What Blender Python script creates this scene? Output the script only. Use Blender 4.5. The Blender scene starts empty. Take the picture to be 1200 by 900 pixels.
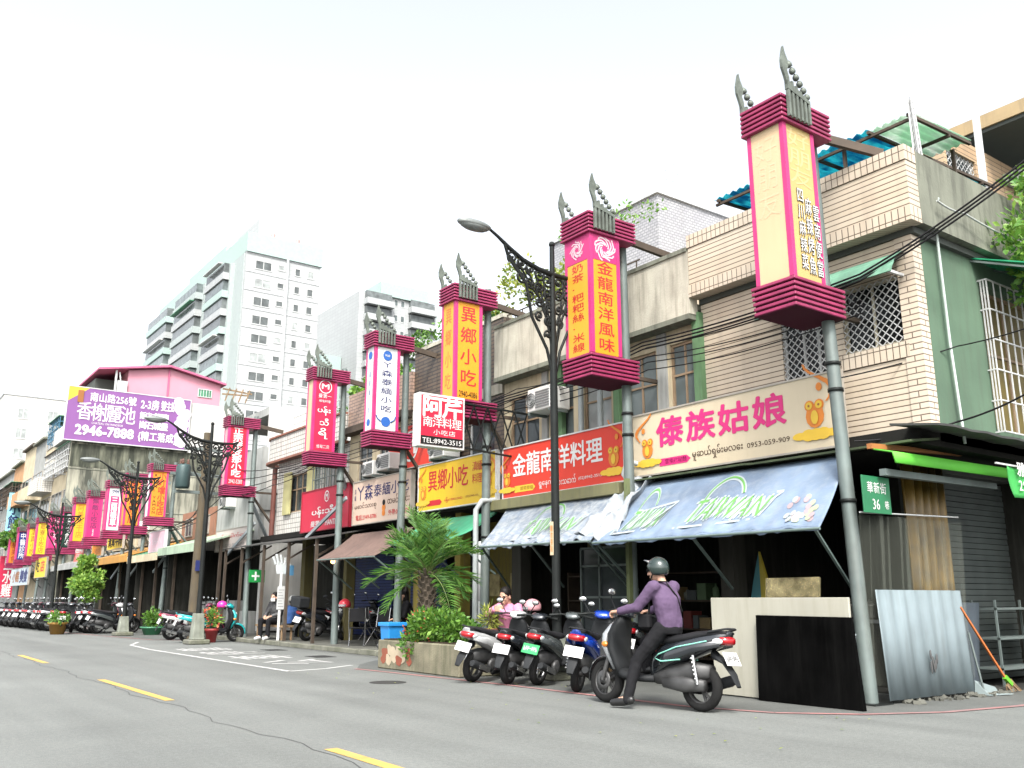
import bpy, bmesh, math, random
from mathutils import Vector, Matrix, Euler, noise as mnoise
R = math.radians
rnd = random.Random(7)
S = bpy.context.scene
COL = S.collection
# ---------------------------------------------------------------- camera, world, sun, exposure
cam = bpy.data.objects.new('camera', bpy.data.cameras.new('camera')); COL.objects.link(cam)
cam.data.lens = 36*1060/1200; cam.data.sensor_width = 36; cam.data.clip_start = .1; cam.data.clip_end = 3000
PITCH = math.atan(253/1060); YAW = R(36); CH = 1.3
cam.location = (0, 0, CH); cam.rotation_euler = (R(90)+PITCH, 0, -YAW); S.camera = cam
SUN_EL, SUN_AZ = R(50), R(216)          # azimuth clockwise from +Y (north): light comes from the left and a little behind
w = bpy.data.worlds.new('World'); S.world = w; w.use_nodes = True
nt = w.node_tree; nt.nodes.clear()
sky = nt.nodes.new('ShaderNodeTexSky'); sky.sky_type = 'NISHITA'; sky.sun_disc = False
sky.sun_elevation = SUN_EL; sky.sun_rotation = SUN_AZ; sky.dust_density = 4; sky.air_density = 1.2
grey = nt.nodes.new('ShaderNodeRGBToBW'); mx = nt.nodes.new('ShaderNodeMix'); mx.data_type = 'RGBA'
mx.inputs['Factor'].default_value = .8                      # white cloud cover over the blue
bg = nt.nodes.new('ShaderNodeBackground'); bg.inputs['Strength'].default_value = .13
out = nt.nodes.new('ShaderNodeOutputWorld')
L = nt.links.new
L(sky.outputs[0], grey.inputs[0]); L(sky.outputs[0], mx.inputs['A']); L(grey.outputs[0], mx.inputs['B'])
L(mx.outputs['Result'], bg.inputs['Color']); L(bg.outputs[0], out.inputs[0])
sl = bpy.data.lights.new('sun', 'SUN'); sl.energy = 1.2; sl.angle = R(14); sl.color = (1, .96, .9)
so = bpy.data.objects.new('sun', sl); COL.objects.link(so)
sd = Vector((math.sin(SUN_AZ)*math.cos(SUN_EL), math.cos(SUN_AZ)*math.cos(SUN_EL), math.sin(SUN_EL)))
so.rotation_euler = sd.to_track_quat('Z', 'Y').to_euler(); so.location = (0, 0, 60)
vs = S.view_settings; vs.view_transform = 'Standard'; vs.look = 'None'; vs.exposure = 2.2; vs.gamma = 1; vs.use_curve_mapping = False
S.cycles.max_bounces = 6; S.cycles.diffuse_bounces = 3; S.cycles.transparent_max_bounces = 8
# ---------------------------------------------------------------- measured points: a pixel of the photo met with a known plane
_f = Vector((math.sin(YAW)*math.cos(PITCH), math.cos(YAW)*math.cos(PITCH), math.sin(PITCH)))
_r = Vector((math.cos(YAW), -math.sin(YAW), 0)); _u = _r.cross(_f)
def W(px, py, X=None, Y=None, Z=None):
    d = _f + _r*((px-600)/1060) + _u*((450-py)/1060)
    t = X/d.x if X is not None else Y/d.y if Y is not None else (Z-CH)/d.z
    return Vector((0, 0, CH)) + d*t
# ---------------------------------------------------------------- materials
MC = {}
ALB = .6
def M(name, rgb, rough=.65, metal=0, var=.12, scale=2.5, bump=.0, streak=0., dirt=None, dirtamt=.35, spec=.4, hue=None, lo=.46, hi=.72, ss=2.2):
    if name in MC: return MC[name]
    if max(rgb) < .07 and rough >= .5: spec *= .3
    rgb = tuple(c*ALB for c in rgb); dirt = tuple(c*ALB for c in dirt) if dirt else dirt
    m = bpy.data.materials.new(name); m.use_nodes = True; MC[name] = m
    n = m.node_tree; b = n.nodes['Principled BSDF']; l = n.links.new
    b.inputs['Roughness'].default_value = rough; b.inputs['Metallic'].default_value = metal
    b.inputs['Specular IOR Level'].default_value = spec
    tc = n.nodes.new('ShaderNodeTexCoord'); co = tc.outputs['Object']
    nz = n.nodes.new('ShaderNodeTexNoise'); nz.inputs['Scale'].default_value = scale; nz.inputs['Detail'].default_value = 6
    l(co, nz.inputs['Vector'])
    mr = n.nodes.new('ShaderNodeMapRange'); mr.inputs['From Min'].default_value = .3; mr.inputs['From Max'].default_value = .7
    mr.inputs['To Min'].default_value = 1-var; mr.inputs['To Max'].default_value = 1+var
    l(nz.outputs['Fac'], mr.inputs['Value'])
    mul = n.nodes.new('ShaderNodeVectorMath'); mul.operation = 'SCALE'
    base = rgb_node(n, rgb, hue, nz)
    l(base, mul.inputs[0]); l(mr.outputs[0], mul.inputs['Scale'])
    c = mul.outputs[0]
    if streak or dirt:
        mp = n.nodes.new('ShaderNodeMapping'); mp.inputs['Scale'].default_value = (3.5, 3.5, .35) if streak else (1, 1, 1)
        l(co, mp.inputs['Vector'])
        n2 = n.nodes.new('ShaderNodeTexNoise'); n2.inputs['Scale'].default_value = ss if streak else 1.1
        n2.inputs['Detail'].default_value = 8; n2.inputs['Roughness'].default_value = .65; l(mp.outputs[0], n2.inputs['Vector'])
        m2 = n.nodes.new('ShaderNodeMapRange'); m2.inputs['From Min'].default_value = lo; m2.inputs['From Max'].default_value = hi
        m2.inputs['To Max'].default_value = streak or dirtamt; l(n2.outputs['Fac'], m2.inputs['Value'])
        mm = n.nodes.new('ShaderNodeMix'); mm.data_type = 'RGBA'; d = dirt or (.05, .05, .045)
        mm.inputs['B'].default_value = (*d, 1); l(c, mm.inputs['A']); l(m2.outputs[0], mm.inputs['Factor']); c = mm.outputs['Result']
    l(c, b.inputs['Base Color'])
    if bump:
        n3 = n.nodes.new('ShaderNodeTexNoise'); n3.inputs['Scale'].default_value = scale*14; n3.inputs['Detail'].default_value = 4
        l(co, n3.inputs['Vector'])
        bp = n.nodes.new('ShaderNodeBump'); bp.inputs['Strength'].default_value = bump; bp.inputs['Distance'].default_value = .02
        l(n3.outputs['Fac'], bp.inputs['Height']); l(bp.outputs[0], b.inputs['Normal'])
    mrr = n.nodes.new('ShaderNodeMapRange'); mrr.inputs['To Min'].default_value = max(.05, rough-.12); mrr.inputs['To Max'].default_value = min(1, rough+.12)
    l(nz.outputs['Fac'], mrr.inputs['Value']); l(mrr.outputs[0], b.inputs['Roughness'])
    return m
def rgb_node(n, rgb, hue, nz):
    if hue is None:
        r = n.nodes.new('ShaderNodeRGB'); r.outputs[0].default_value = (*rgb, 1); return r.outputs[0]
    mm = n.nodes.new('ShaderNodeMix'); mm.data_type = 'RGBA'
    mm.inputs['A'].default_value = (*rgb, 1); mm.inputs['B'].default_value = (*hue, 1)
    r = n.nodes.new('ShaderNodeMapRange'); r.inputs['From Min'].default_value = .35; r.inputs['From Max'].default_value = .65
    n.links.new(nz.outputs['Fac'], r.inputs['Value']); n.links.new(r.outputs[0], mm.inputs['Factor']); return mm.outputs['Result']
def TILE(name, c1, c2, mortar, bw, bh, gap=.012, rough=.5, offset=0., streak=.25, bump=.25, plane='auto'):
    """tiles or bricks on vertical walls: u runs along the wall, v is height"""
    if name in MC: return MC[name]
    m = bpy.data.materials.new(name); m.use_nodes = True; MC[name] = m
    n = m.node_tree; b = n.nodes['Principled BSDF']; l = n.links.new
    tc = n.nodes.new('ShaderNodeTexCoord'); sp = n.nodes.new('ShaderNodeSeparateXYZ'); l(tc.outputs['Object'], sp.inputs[0])
    ad = n.nodes.new('ShaderNodeMath'); l(sp.outputs[0], ad.inputs[0]); l(sp.outputs[1], ad.inputs[1])
    cb = n.nodes.new('ShaderNodeCombineXYZ'); l(ad.outputs[0], cb.inputs[0]); l(sp.outputs[2], cb.inputs[1])
    br = n.nodes.new('ShaderNodeTexBrick'); br.offset = offset; br.squash = 1
    for k, v in (('Scale', 1), ('Mortar Size', gap), ('Mortar Smooth', .1), ('Brick Width', bw), ('Row Height', bh)): br.inputs[k].default_value = v
    c1, c2, mortar = (tuple(c*ALB for c in q) for q in (c1, c2, mortar)); br.inputs['Color1'].default_value = (*c1, 1); br.inputs['Color2'].default_value = (*c2, 1); br.inputs['Mortar'].default_value = (*mortar, 1)
    l(cb.outputs[0], br.inputs['Vector'])
    mp = n.nodes.new('ShaderNodeMapping'); mp.inputs['Scale'].default_value = (2.5, 2.5, .3); l(tc.outputs['Object'], mp.inputs['Vector'])
    nz = n.nodes.new('ShaderNodeTexNoise'); nz.inputs['Scale'].default_value = 1.6; nz.inputs['Detail'].default_value = 8; l(mp.outputs[0], nz.inputs['Vector'])
    mr = n.nodes.new('ShaderNodeMapRange'); mr.inputs['From Min'].default_value = .48; mr.inputs['From Max'].default_value = .75; mr.inputs['To Max'].default_value = streak
    l(nz.outputs['Fac'], mr.inputs['Value'])
    mm = n.nodes.new('ShaderNodeMix'); mm.data_type = 'RGBA'; mm.inputs['B'].default_value = (.09, .08, .065, 1)
    l(br.outputs['Color'], mm.inputs['A']); l(mr.outputs[0], mm.inputs['Factor']); l(mm.outputs['Result'], b.inputs['Base Color'])
    bp = n.nodes.new('ShaderNodeBump'); bp.inputs['Strength'].default_value = bump; bp.inputs['Distance'].default_value = .01; bp.invert = True
    l(br.outputs['Fac'], bp.inputs['Height']); l(bp.outputs[0], b.inputs['Normal']); b.inputs['Roughness'].default_value = rough
    return m
def GLASS(name, rgb, rough=.08):
    """window glass seen from outside: a dark room behind a glossy pane"""
    m = M(name, rgb, rough, var=.35, scale=1.3, spec=.25); return m
def CLEAR(name, rgb=(.9, .95, .93), alpha=.2, rough=.15):
    if name in MC: return MC[name]
    m = bpy.data.materials.new(name); m.use_nodes = True; MC[name] = m; b = m.node_tree.nodes['Principled BSDF']
    b.inputs['Base Color'].default_value = (*rgb, 1); b.inputs['Alpha'].default_value = alpha; b.inputs['Specular IOR Level'].default_value = .12; b.inputs['Roughness'].default_value = rough
    return m
def TRANSL(name, c1, c2, scale=3, trans=.6):
    if name in MC: return MC[name]
    m = bpy.data.materials.new(name); m.use_nodes = True; MC[name] = m; n = m.node_tree; l = n.links.new; n.nodes.clear(); o = n.nodes.new('ShaderNodeOutputMaterial')
    tc = n.nodes.new('ShaderNodeTexCoord'); mp = n.nodes.new('ShaderNodeMapping'); mp.inputs['Scale'].default_value = (1, 2.2, 1); l(tc.outputs['Object'], mp.inputs['Vector'])
    nz = n.nodes.new('ShaderNodeTexNoise'); nz.inputs['Scale'].default_value = scale; nz.inputs['Detail'].default_value = 7; l(mp.outputs[0], nz.inputs['Vector'])
    r = n.nodes.new('ShaderNodeMapRange'); r.inputs['From Min'].default_value = .4; r.inputs['From Max'].default_value = .62; l(nz.outputs['Fac'], r.inputs['Value'])
    mm = n.nodes.new('ShaderNodeMix'); mm.data_type = 'RGBA'; mm.inputs['A'].default_value = (*c1, 1); mm.inputs['B'].default_value = (*c2, 1); l(r.outputs[0], mm.inputs['Factor'])
    d = n.nodes.new('ShaderNodeBsdfDiffuse'); t = n.nodes.new('ShaderNodeBsdfTranslucent'); l(mm.outputs['Result'], d.inputs['Color']); l(mm.outputs['Result'], t.inputs['Color'])
    ms = n.nodes.new('ShaderNodeMixShader'); ms.inputs[0].default_value = trans; l(d.outputs[0], ms.inputs[1]); l(t.outputs[0], ms.inputs[2]); l(ms.outputs[0], o.inputs[0])
    return m
def LEAF(name, c1, c2, trans=.35):
    if name in MC: return MC[name]
    m = bpy.data.materials.new(name); m.use_nodes = True; MC[name] = m; n = m.node_tree; l = n.links.new
    n.nodes.clear(); o = n.nodes.new('ShaderNodeOutputMaterial')
    g = n.nodes.new('ShaderNodeNewGeometry'); mm = n.nodes.new('ShaderNodeMix'); mm.data_type = 'RGBA'
    mm.inputs['A'].default_value = (*c1, 1); mm.inputs['B'].default_value = (*c2, 1); l(g.outputs['Random Per Island'], mm.inputs['Factor'])
    d = n.nodes.new('ShaderNodeBsdfPrincipled'); d.inputs['Roughness'].default_value = .5; t = n.nodes.new('ShaderNodeBsdfTranslucent')
    l(mm.outputs['Result'], d.inputs['Base Color']); l(mm.outputs['Result'], t.inputs['Color'])
    ms = n.nodes.new('ShaderNodeMixShader'); ms.inputs[0].default_value = trans; l(d.outputs[0], ms.inputs[1]); l(t.outputs[0], ms.inputs[2]); l(ms.outputs[0], o.inputs[0])
    return m
def EMIT(name, rgb, s):
    if name in MC: return MC[name]
    m = bpy.data.materials.new(name); m.use_nodes = True; MC[name] = m; b = m.node_tree.nodes['Principled BSDF']
    b.inputs['Base Color'].default_value = (*rgb, 1); b.inputs['Emission Color'].default_value = (*rgb, 1); b.inputs['Emission Strength'].default_value = s; return m
# ---------------------------------------------------------------- objects
def tag(o, label, cat, group=None, kind=None):
    if label: o['label'] = label
    if cat: o['category'] = cat
    if group: o['group'] = group
    if kind: o['kind'] = kind
    return o
def thing(name, label, cat, loc=(0, 0, 0), rz=0, group=None):
    o = bpy.data.objects.new(name, None); COL.objects.link(o); o.location = loc; o.rotation_euler = (0, 0, rz); o.empty_display_size = .1
    return tag(o, label, cat, group)
def copy_tree(o, parent=None):
    c = o.copy(); COL.objects.link(c)
    if parent: c.parent = parent
    for ch in o.children: copy_tree(ch, c)
    return c
class B:
    """collects shapes, then links them as ONE mesh object"""
    def __init__(s): s.v = []; s.f = []; s.mi = []; s.cur = 0; s.mats = []; s.sm = []
    def use(s, m):
        if m not in s.mats: s.mats.append(m)
        s.cur = s.mats.index(m); return s
    def add(s, vs, fs, smooth=False):
        k = len(s.v); s.v += [Vector(p) for p in vs]
        for f in fs: s.f.append([i+k for i in f]); s.mi.append(s.cur); s.sm.append(smooth)
        return s
    def box(s, x0, x1, y0, y1, z0, z1):
        if x0 > x1: x0, x1 = x1, x0
        if y0 > y1: y0, y1 = y1, y0
        if z0 > z1: z0, z1 = z1, z0
        return s.add([(x0, y0, z0), (x1, y0, z0), (x1, y1, z0), (x0, y1, z0), (x0, y0, z1), (x1, y0, z1), (x1, y1, z1), (x0, y1, z1)],
                     [(3, 2, 1, 0), (4, 5, 6, 7), (0, 1, 5, 4), (1, 2, 6, 5), (2, 3, 7, 6), (3, 0, 4, 7)])
    def obox(s, c, dx, dy, dz, rot):
        rot = rot if isinstance(rot, Matrix) else Euler(rot).to_matrix(); c = Vector(c); k = B().box(-dx/2, dx/2, -dy/2, dy/2, -dz/2, dz/2)
        return s.add([c+rot@v for v in k.v], k.f)
    def beam(s, p, q, w, h=None):
        p, q = Vector(p), Vector(q); d = (q-p); ln = d.length; h = h or w
        rot = d.to_track_quat('X', 'Z').to_matrix(); return s.obox((p+q)/2, ln, w, h, rot)
    def tube(s, pts, r, n=8, cap=True, smooth=True, flat=1.):
        pts = [Vector(p) for p in pts]; rs = r if isinstance(r, (list, tuple)) else [r]*len(pts); k = len(s.v); prev = None
        vs = []
        for i, p in enumerate(pts):
            t = (pts[min(i+1, len(pts)-1)]-pts[max(i-1, 0)]).normalized()
            a = prev if prev is not None else Vector((0, 0, 1)) if abs(t.z) < .9 else Vector((1, 0, 0))
            x = (a-t*a.dot(t)).normalized(); prev = x; y = t.cross(x)
            for j in range(n): an = 2*math.pi*j/n; vs.append(p+(x*math.cos(an)*flat+y*math.sin(an))*rs[i])
        fs = [(i*n+j, i*n+(j+1) % n, (i+1)*n+(j+1) % n, (i+1)*n+j) for i in range(len(pts)-1) for j in range(n)]
        s.add(vs, fs, smooth)
        if cap: s.add(vs[:n], [tuple(reversed(range(n)))]); s.add(vs[-n:], [tuple(range(n))])
        return s
    def loft(s, rings, cap=True, smooth=True):
        n = len(rings[0]); vs = [p for r in rings for p in r]
        s.add(vs, [(i*n+j, i*n+(j+1) % n, (i+1)*n+(j+1) % n, (i+1)*n+j) for i in range(len(rings)-1) for j in range(n)]+
              ([tuple(reversed(range(n))), tuple(range((len(rings)-1)*n, len(rings)*n))] if cap else []), smooth); return s
    def ball(s, c, r, n=12, m=8, rot=None):
        c = Vector(c); r = (r, r, r) if not isinstance(r, (list, tuple)) else r; rings = []
        for i in range(m+1):
            a = -math.pi/2+math.pi*i/m; ca = max(math.cos(a), .02); ring = []
            for j in range(n):
                p = Vector((r[0]*ca*math.cos(2*math.pi*j/n), r[1]*ca*math.sin(2*math.pi*j/n), r[2]*math.sin(a))); ring.append(c+(rot@p if rot else p))
            rings.append(ring)
        return s.loft(rings)
    def lathe(s, prof, c=(0, 0, 0), axis='z', n=20, smooth=True, cap=True):
        c = Vector(c); rings = []
        for r, h in prof:
            ring = []
            for j in range(n):
                a = 2*math.pi*j/n; x, y = r*math.cos(a), r*math.sin(a)
                ring.append(c+Vector((x, y, h) if axis == 'z' else (x, -h, y) if axis == 'y' else (h, x, y)))
            rings.append(ring)
        return s.loft(rings, cap, smooth)
    def quad(s, a, b, c, d): return s.add([a, b, c, d], [(0, 1, 2, 3)])
    def prism(s, pts, o, u, v, t):
        """flat outline pts in the plane (o,u,v), thickness vector t"""
        o, u, v, t = map(Vector, (o, u, v, t)); n = len(pts)
        a = [o+u*x+v*y for x, y in pts]; b2 = [p+t for p in a]
        return s.add(a+b2, [tuple(range(n)), tuple(reversed(range(n, 2*n)))]+[(i, (i+1) % n, n+(i+1) % n, n+i)[::-1] for i in range(n)])
    def grid(s, nu, nv, fn, smooth=True, thick=0):
        vs = [Vector(fn(i/(nu-1), j/(nv-1))) for j in range(nv) for i in range(nu)]
        return s.add(vs, [(j*nu+i, j*nu+i+1, (j+1)*nu+i+1, (j+1)*nu+i) for j in range(nv-1) for i in range(nu-1)], smooth)
    def build(s, name, mat=None, parent=None, local=False, bev=0, seg=1, label=None, solid=0, sub=0):
        off = Vector((0, 0, 0))
        me = bpy.data.meshes.new(name)
        if parent is not None and not local:
            p = parent
            while p: off += p.location; p = p.parent
        o0 = Vector((0, 0, 0))
        if parent is None and not local and s.v:
            lo = [min(v[i] for v in s.v) for i in range(3)]; hi = [max(v[i] for v in s.v) for i in range(3)]
            o0 = Vector(((lo[0]+hi[0])/2, (lo[1]+hi[1])/2, lo[2])); off = o0
        me.from_pydata([v-off for v in s.v], [], s.f)
        mats = s.mats or [mat]
        for m in mats: me.materials.append(m)
        me.polygons.foreach_set('use_smooth', s.sm)
        if len(mats) > 1: me.polygons.foreach_set('material_index', s.mi)
        me.update()
        o = bpy.data.objects.new(name, me); COL.objects.link(o); o.location = o0
        if parent: o.parent = parent
        if solid: md = o.modifiers.new('solid', 'SOLIDIFY'); md.thickness = solid; md.offset = 0
        if sub: md = o.modifiers.new('sub', 'SUBSURF'); md.levels = md.render_levels = sub
        if bev: md = o.modifiers.new('bevel', 'BEVEL'); md.width = bev; md.segments = seg; md.limit_method = 'ANGLE'; md.angle_limit = R(40)
        if label: o['label'] = label
        return o
def boxes(name, mat, parent, *bs, bev=0):
    for q in bs: B().box(*q).build(name, mat, parent, bev=bev)
def struct(o): o['kind'] = 'structure'; return o
# ---------------------------------------------------------------- lettering
GC = {}
_tc = bpy.data.curves.new('writing', 'FONT'); _to = bpy.data.objects.new('writing', _tc); COL.objects.link(_to); _tc.resolution_u = 2
def glyph(s, off=0.):
    if (s, off) not in GC:
        _tc.body = s; _tc.offset = off; dg = bpy.context.evaluated_depsgraph_get(); dg.update()
        me = bpy.data.meshes.new_from_object(_to.evaluated_get(dg))
        GC[(s, off)] = ([(v.co.x, v.co.y) for v in me.vertices], [tuple(p.vertices) for p in me.polygons]); bpy.data.meshes.remove(me)
    return GC[(s, off)]
def bbox(vs): xs = [p[0] for p in vs]; ys = [p[1] for p in vs]; return min(xs), min(ys), max(xs), max(ys)
EM = bbox(glyph('國')[0])
def put(b, vs, fs, bb, o, u, v, w, h, lift, off=0.):
    o, u, v = Vector(o), Vector(u), Vector(v); sx, sy = w/(bb[2]-bb[0]), h/(bb[3]-bb[1]); n = u.cross(v)
    for k, (dx, dy) in enumerate([(0, 0)] if off <= 0 else [(math.cos(a)*off*.8*w/max(bb[2]-bb[0], .3), math.sin(a)*off*.8*h/max(bb[3]-bb[1], .3)) for a in [i*math.pi/4 for i in range(8 if off > .015 else 4)]]):   # heavier strokes: the same stroke laid on again beside itself
        b.add([o+u*((x-bb[0])*sx+dx)+v*((y-bb[1])*sy+dy)+n*(lift+k*.0003) for x, y in vs], fs)
def line(b, s, o, u, v, w, h, off=0., lift=.006):
    """a line of writing stretched to fill a w x h box whose lower left corner is o"""
    vs, fs = glyph(s)
    if vs: put(b, vs, fs, bbox(vs), o, u, v, w, h, lift, off)
def cjk(b, s, o, u, v, w, h, vert=False, off=0., fill=.9, lift=.006):
    n = len(s); o, u, v = Vector(o), Vector(u), Vector(v)
    for i, ch in enumerate(s):
        if ch == ' ': continue
        vs, fs = glyph(ch)
        cw, chh = (w, h/n) if vert else (w/n, h)
        p = o+(v*(h-(i+1)*chh) if vert else u*(i*cw)) + u*cw*(1-fill)/2 + v*chh*(1-fill)/2
        put(b, vs, fs, EM, p, u, v, cw*fill, chh*fill, lift, off)
US, VS = Vector((0, -1, 0)), Vector((0, 0, 1))          # a sign that faces the street (-X)
UF = Vector((1, 0, 0))                                   # a sign that faces along the street (-Y)
def finish_writing(): bpy.data.objects.remove(_to); bpy.data.curves.remove(_tc)
# ================================================================ materials of the place
asphalt = M('asphalt', (.195, .206, .193), .85, var=.1, scale=.45, bump=.3, dirt=(.165, .175, .167), dirtamt=.5)
concrete_floor = M('pavement_concrete', (.135, .142, .132), .85, var=.16, scale=1.2, bump=.2, dirt=(.08, .085, .075), dirtamt=.55)
kerbstone = M('mossy_kerb', (.2, .2, .16), .9, var=.25, scale=3, bump=.4, dirt=(.07, .085, .035), dirtamt=.7)
white_paint = M('worn_white_paint', (.62, .62, .6), .7, var=.15, scale=4, dirt=(.22, .22, .22), dirtamt=.6)
yellow_paint = M('worn_yellow_paint', (.66, .42, .1), .7, var=.15, scale=4, dirt=(.3, .25, .15), dirtamt=.5)
red_line = M('worn_red_line', (.42, .2, .19), .8, var=.2, scale=4, dirt=(.22, .2, .2), dirtamt=.8)
cream_tile = TILE('cream_strip_tile', (.74, .635, .5), (.69, .58, .44), (.12, .085, .055), 60, .088, .0085, streak=.22)
cream_soldier = TILE('cream_upright_tile', (.74, .64, .51), (.69, .58, .45), (.12, .09, .06), .105, .26, .008, streak=.2)
orange_tile = TILE('tan_strip_tile', (.62, .44, .27), (.55, .38, .23), (.16, .11, .07), .9, .1, .009, streak=.3)
white_tile = TILE('white_square_tile', (.85, .83, .77), (.76, .74, .68), (.25, .24, .22), .16, .16, .014, streak=.35)
speck_tile = TILE('speckled_white_tile', (.56, .56, .57), (.44, .44, .46), (.3, .3, .32), .22, .12, .02, offset=.5, streak=.12)
brown_tile = TILE('brown_strip_tile', (.15, .105, .07), (.11, .08, .055), (.04, .03, .025), .5, .1, .018, offset=.5, streak=.3)
pink_tile = TILE('dusty_pink_tile', (.5, .34, .26), (.44, .29, .22), (.2, .14, .11), .3, .1, .014, offset=.5, streak=.3)
tower_tile = TILE('white_tower_tile', (.54, .56, .56), (.5, .52, .52), (.4, .42, .42), 1.2, .66, .03, streak=.06, bump=.05)
green_plaster = M('grey_green_plaster', (.11, .185, .12), .85, var=.14, scale=1.2, bump=.08, streak=.35, dirt=(.09, .1, .075))
stained_conc = M('stained_concrete', (.22, .23, .18), .9, var=.2, scale=1.6, bump=.2, streak=.75, dirt=(.07, .07, .055))
old_conc = M('old_parapet_concrete', (.6, .57, .47), .9, var=.18, scale=2, bump=.25, streak=.55, dirt=(.14, .125, .09))
stain_wall = M('mouldy_party_wall', (.42, .41, .32), .9, var=.35, scale=.4, bump=.1, streak=.92, dirt=(.04, .045, .035), lo=.4, hi=.6, ss=.6)
cream_plaster = M('cream_plaster', (.68, .58, .4), .85, var=.15, scale=1.5, streak=.4, dirt=(.2, .16, .1))
grey_plaster = M('grey_plaster', (.42, .43, .41), .85, var=.15, scale=1.5, streak=.5, dirt=(.15, .15, .14))
white_plaster = M('white_plaster', (.7, .69, .65), .85, var=.1, scale=1.2, streak=.35, dirt=(.3, .28, .24))
orange_plaster = M('orange_plaster', (.6, .33, .16), .85, var=.15, scale=1.5, streak=.35)
pink_sheet = M('pink_sheet_metal', (.72, .32, .4), .6, var=.06, scale=.8)
pink_roof = M('dark_pink_roof', (.6, .14, .27), .6, var=.1)
dark_wall = M('shaded_shop_wall', (.024, .024, .02), .8, var=.3, scale=1.5, streak=.5)  # base colour lowered to carry the interior's shade; the streaks are dirt
dark_ceiling = M('shaded_ceiling', (.02, .02, .018), .9, var=.2)  # near-black colour carries the shade under the upper floors
green_pil = M('green_pilaster', (.14, .27, .13), .8, var=.2, scale=3, streak=.4)
alu = M('aluminium_frame', (.5, .46, .4), .45, .3, var=.12, scale=4)
bronze = M('brown_window_frame', (.38, .27, .17), .55, .1, var=.15, scale=4)
glass = GLASS('dusty_window_glass', (.16, .19, .19)); bglass = GLASS('black_window_glass', (.012, .014, .014), .2); dglass = GLASS('dark_window_glass', (.045, .055, .06)); pale_glass = GLASS('pale_curtained_glass', (.42, .45, .44), .2)
steel = M('galvanised_steel', (.17, .21, .2), .6, .25, var=.2, scale=3, streak=.3, dirt=(.14, .12, .1))
rust = M('rusty_steel', (.1, .075, .055), .75, .3, var=.3, scale=3)
black_iron = M('black_iron', (.025, .028, .027), .5, .3, var=.2, scale=4)
white_metal = M('white_metal', (.7, .71, .7), .5, .1, var=.1, scale=2, streak=.2)
plastic_white = M('white_plastic', (.75, .75, .72), .45, var=.08)
green_tin = M('green_tin', (.08, .3, .16), .5, .1, var=.25, scale=2, streak=.35)
pale_green = M('pale_green_sheet', (.45, .58, .42), .55, var=.15, streak=.35)
wood = M('weathered_wood', (.3, .2, .11), .75, var=.3, scale=4)
# ================================================================ ground
def _road(m):
    n = m.node_tree; l = n.links.new; b = n.nodes['Principled BSDF']; src = b.inputs['Base Color'].links[0].from_socket; tc = n.nodes.new('ShaderNodeTexCoord'); c = src
    for sc, lo_, hi_, d0, d1 in ((95, .35, .65, .72, 1.26), (22, .4, .62, .9, 1.06)):           # aggregate, small stains
        nz = n.nodes.new('ShaderNodeTexNoise'); nz.inputs['Scale'].default_value = sc; nz.inputs['Detail'].default_value = 3; l(tc.outputs['Object'], nz.inputs['Vector'])
        r = n.nodes.new('ShaderNodeMapRange'); r.inputs['From Min'].default_value = lo_; r.inputs['From Max'].default_value = hi_; r.inputs['To Min'].default_value = d0; r.inputs['To Max'].default_value = d1; l(nz.outputs['Fac'], r.inputs['Value'])
        s_ = n.nodes.new('ShaderNodeVectorMath'); s_.operation = 'SCALE'; l(c, s_.inputs[0]); l(r.outputs[0], s_.inputs['Scale']); c = s_.outputs[0]
    mp = n.nodes.new('ShaderNodeMapping'); mp.inputs['Scale'].default_value = (1.1, .07, 1); l(tc.outputs['Object'], mp.inputs['Vector'])   # long worn wheel tracks
    nz = n.nodes.new('ShaderNodeTexNoise'); nz.inputs['Scale'].default_value = 1.0; nz.inputs['Detail'].default_value = 5; l(mp.outputs[0], nz.inputs['Vector'])
    r = n.nodes.new('ShaderNodeMapRange'); r.inputs['From Min'].default_value = .35; r.inputs['From Max'].default_value = .65; r.inputs['To Min'].default_value = .86; r.inputs['To Max'].default_value = 1.1; l(nz.outputs['Fac'], r.inputs['Value'])
    s_ = n.nodes.new('ShaderNodeVectorMath'); s_.operation = 'SCALE'; l(c, s_.inputs[0]); l(r.outputs[0], s_.inputs['Scale']); l(s_.outputs[0], b.inputs['Base Color'])
_road(asphalt); _road(concrete_floor)
struct(B().quad((-400, -60, 0), (600, -60, 0), (600, 700, 0), (-400, 700, 0)).build('road', asphalt))
kl = [(600, 5.95), (14, 5.95), (12.3, 6.0), (10.9, 6.2), (9.9, 6.65), (9.2, 7.35), (8.85, 8.4), (8.8, 10), (8.75, 12), (8.6, 14), (8.45, 15.8), (8.35, 16.6)]
def arcpts(a, b, n): return [(a[0]+(b[0]-a[0])*i/n, a[1]+(b[1]-a[1])*i/n) for i in range(n)]
far_k = [(8.9, 17.6), (10.3, 19.2), (10.35, 24), (10.35, 29.3), (9.6, 31.2), (8.8, 32.5), (8.55, 34.5), (8.2, 37.3), (7.8, 42), (7.1, 55), (6.6, 70), (6, 110), (6, 600)]
pv = B(); al = kl+far_k
for a, b2 in zip(al, al[1:]):
    pv.quad((a[0], a[1], .004), (600 if a is kl[0] else max(a[0], 60), a[1], .004), (max(b2[0], 60), b2[1], .004), (b2[0], b2[1], .004)) if False else None
pv.add([(x, y, .004) for x, y in al]+[(600, 600, .004)], [tuple(range(len(al)+1))])
struct(pv.build('pavement', concrete_floor))
rl = B()
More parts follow.
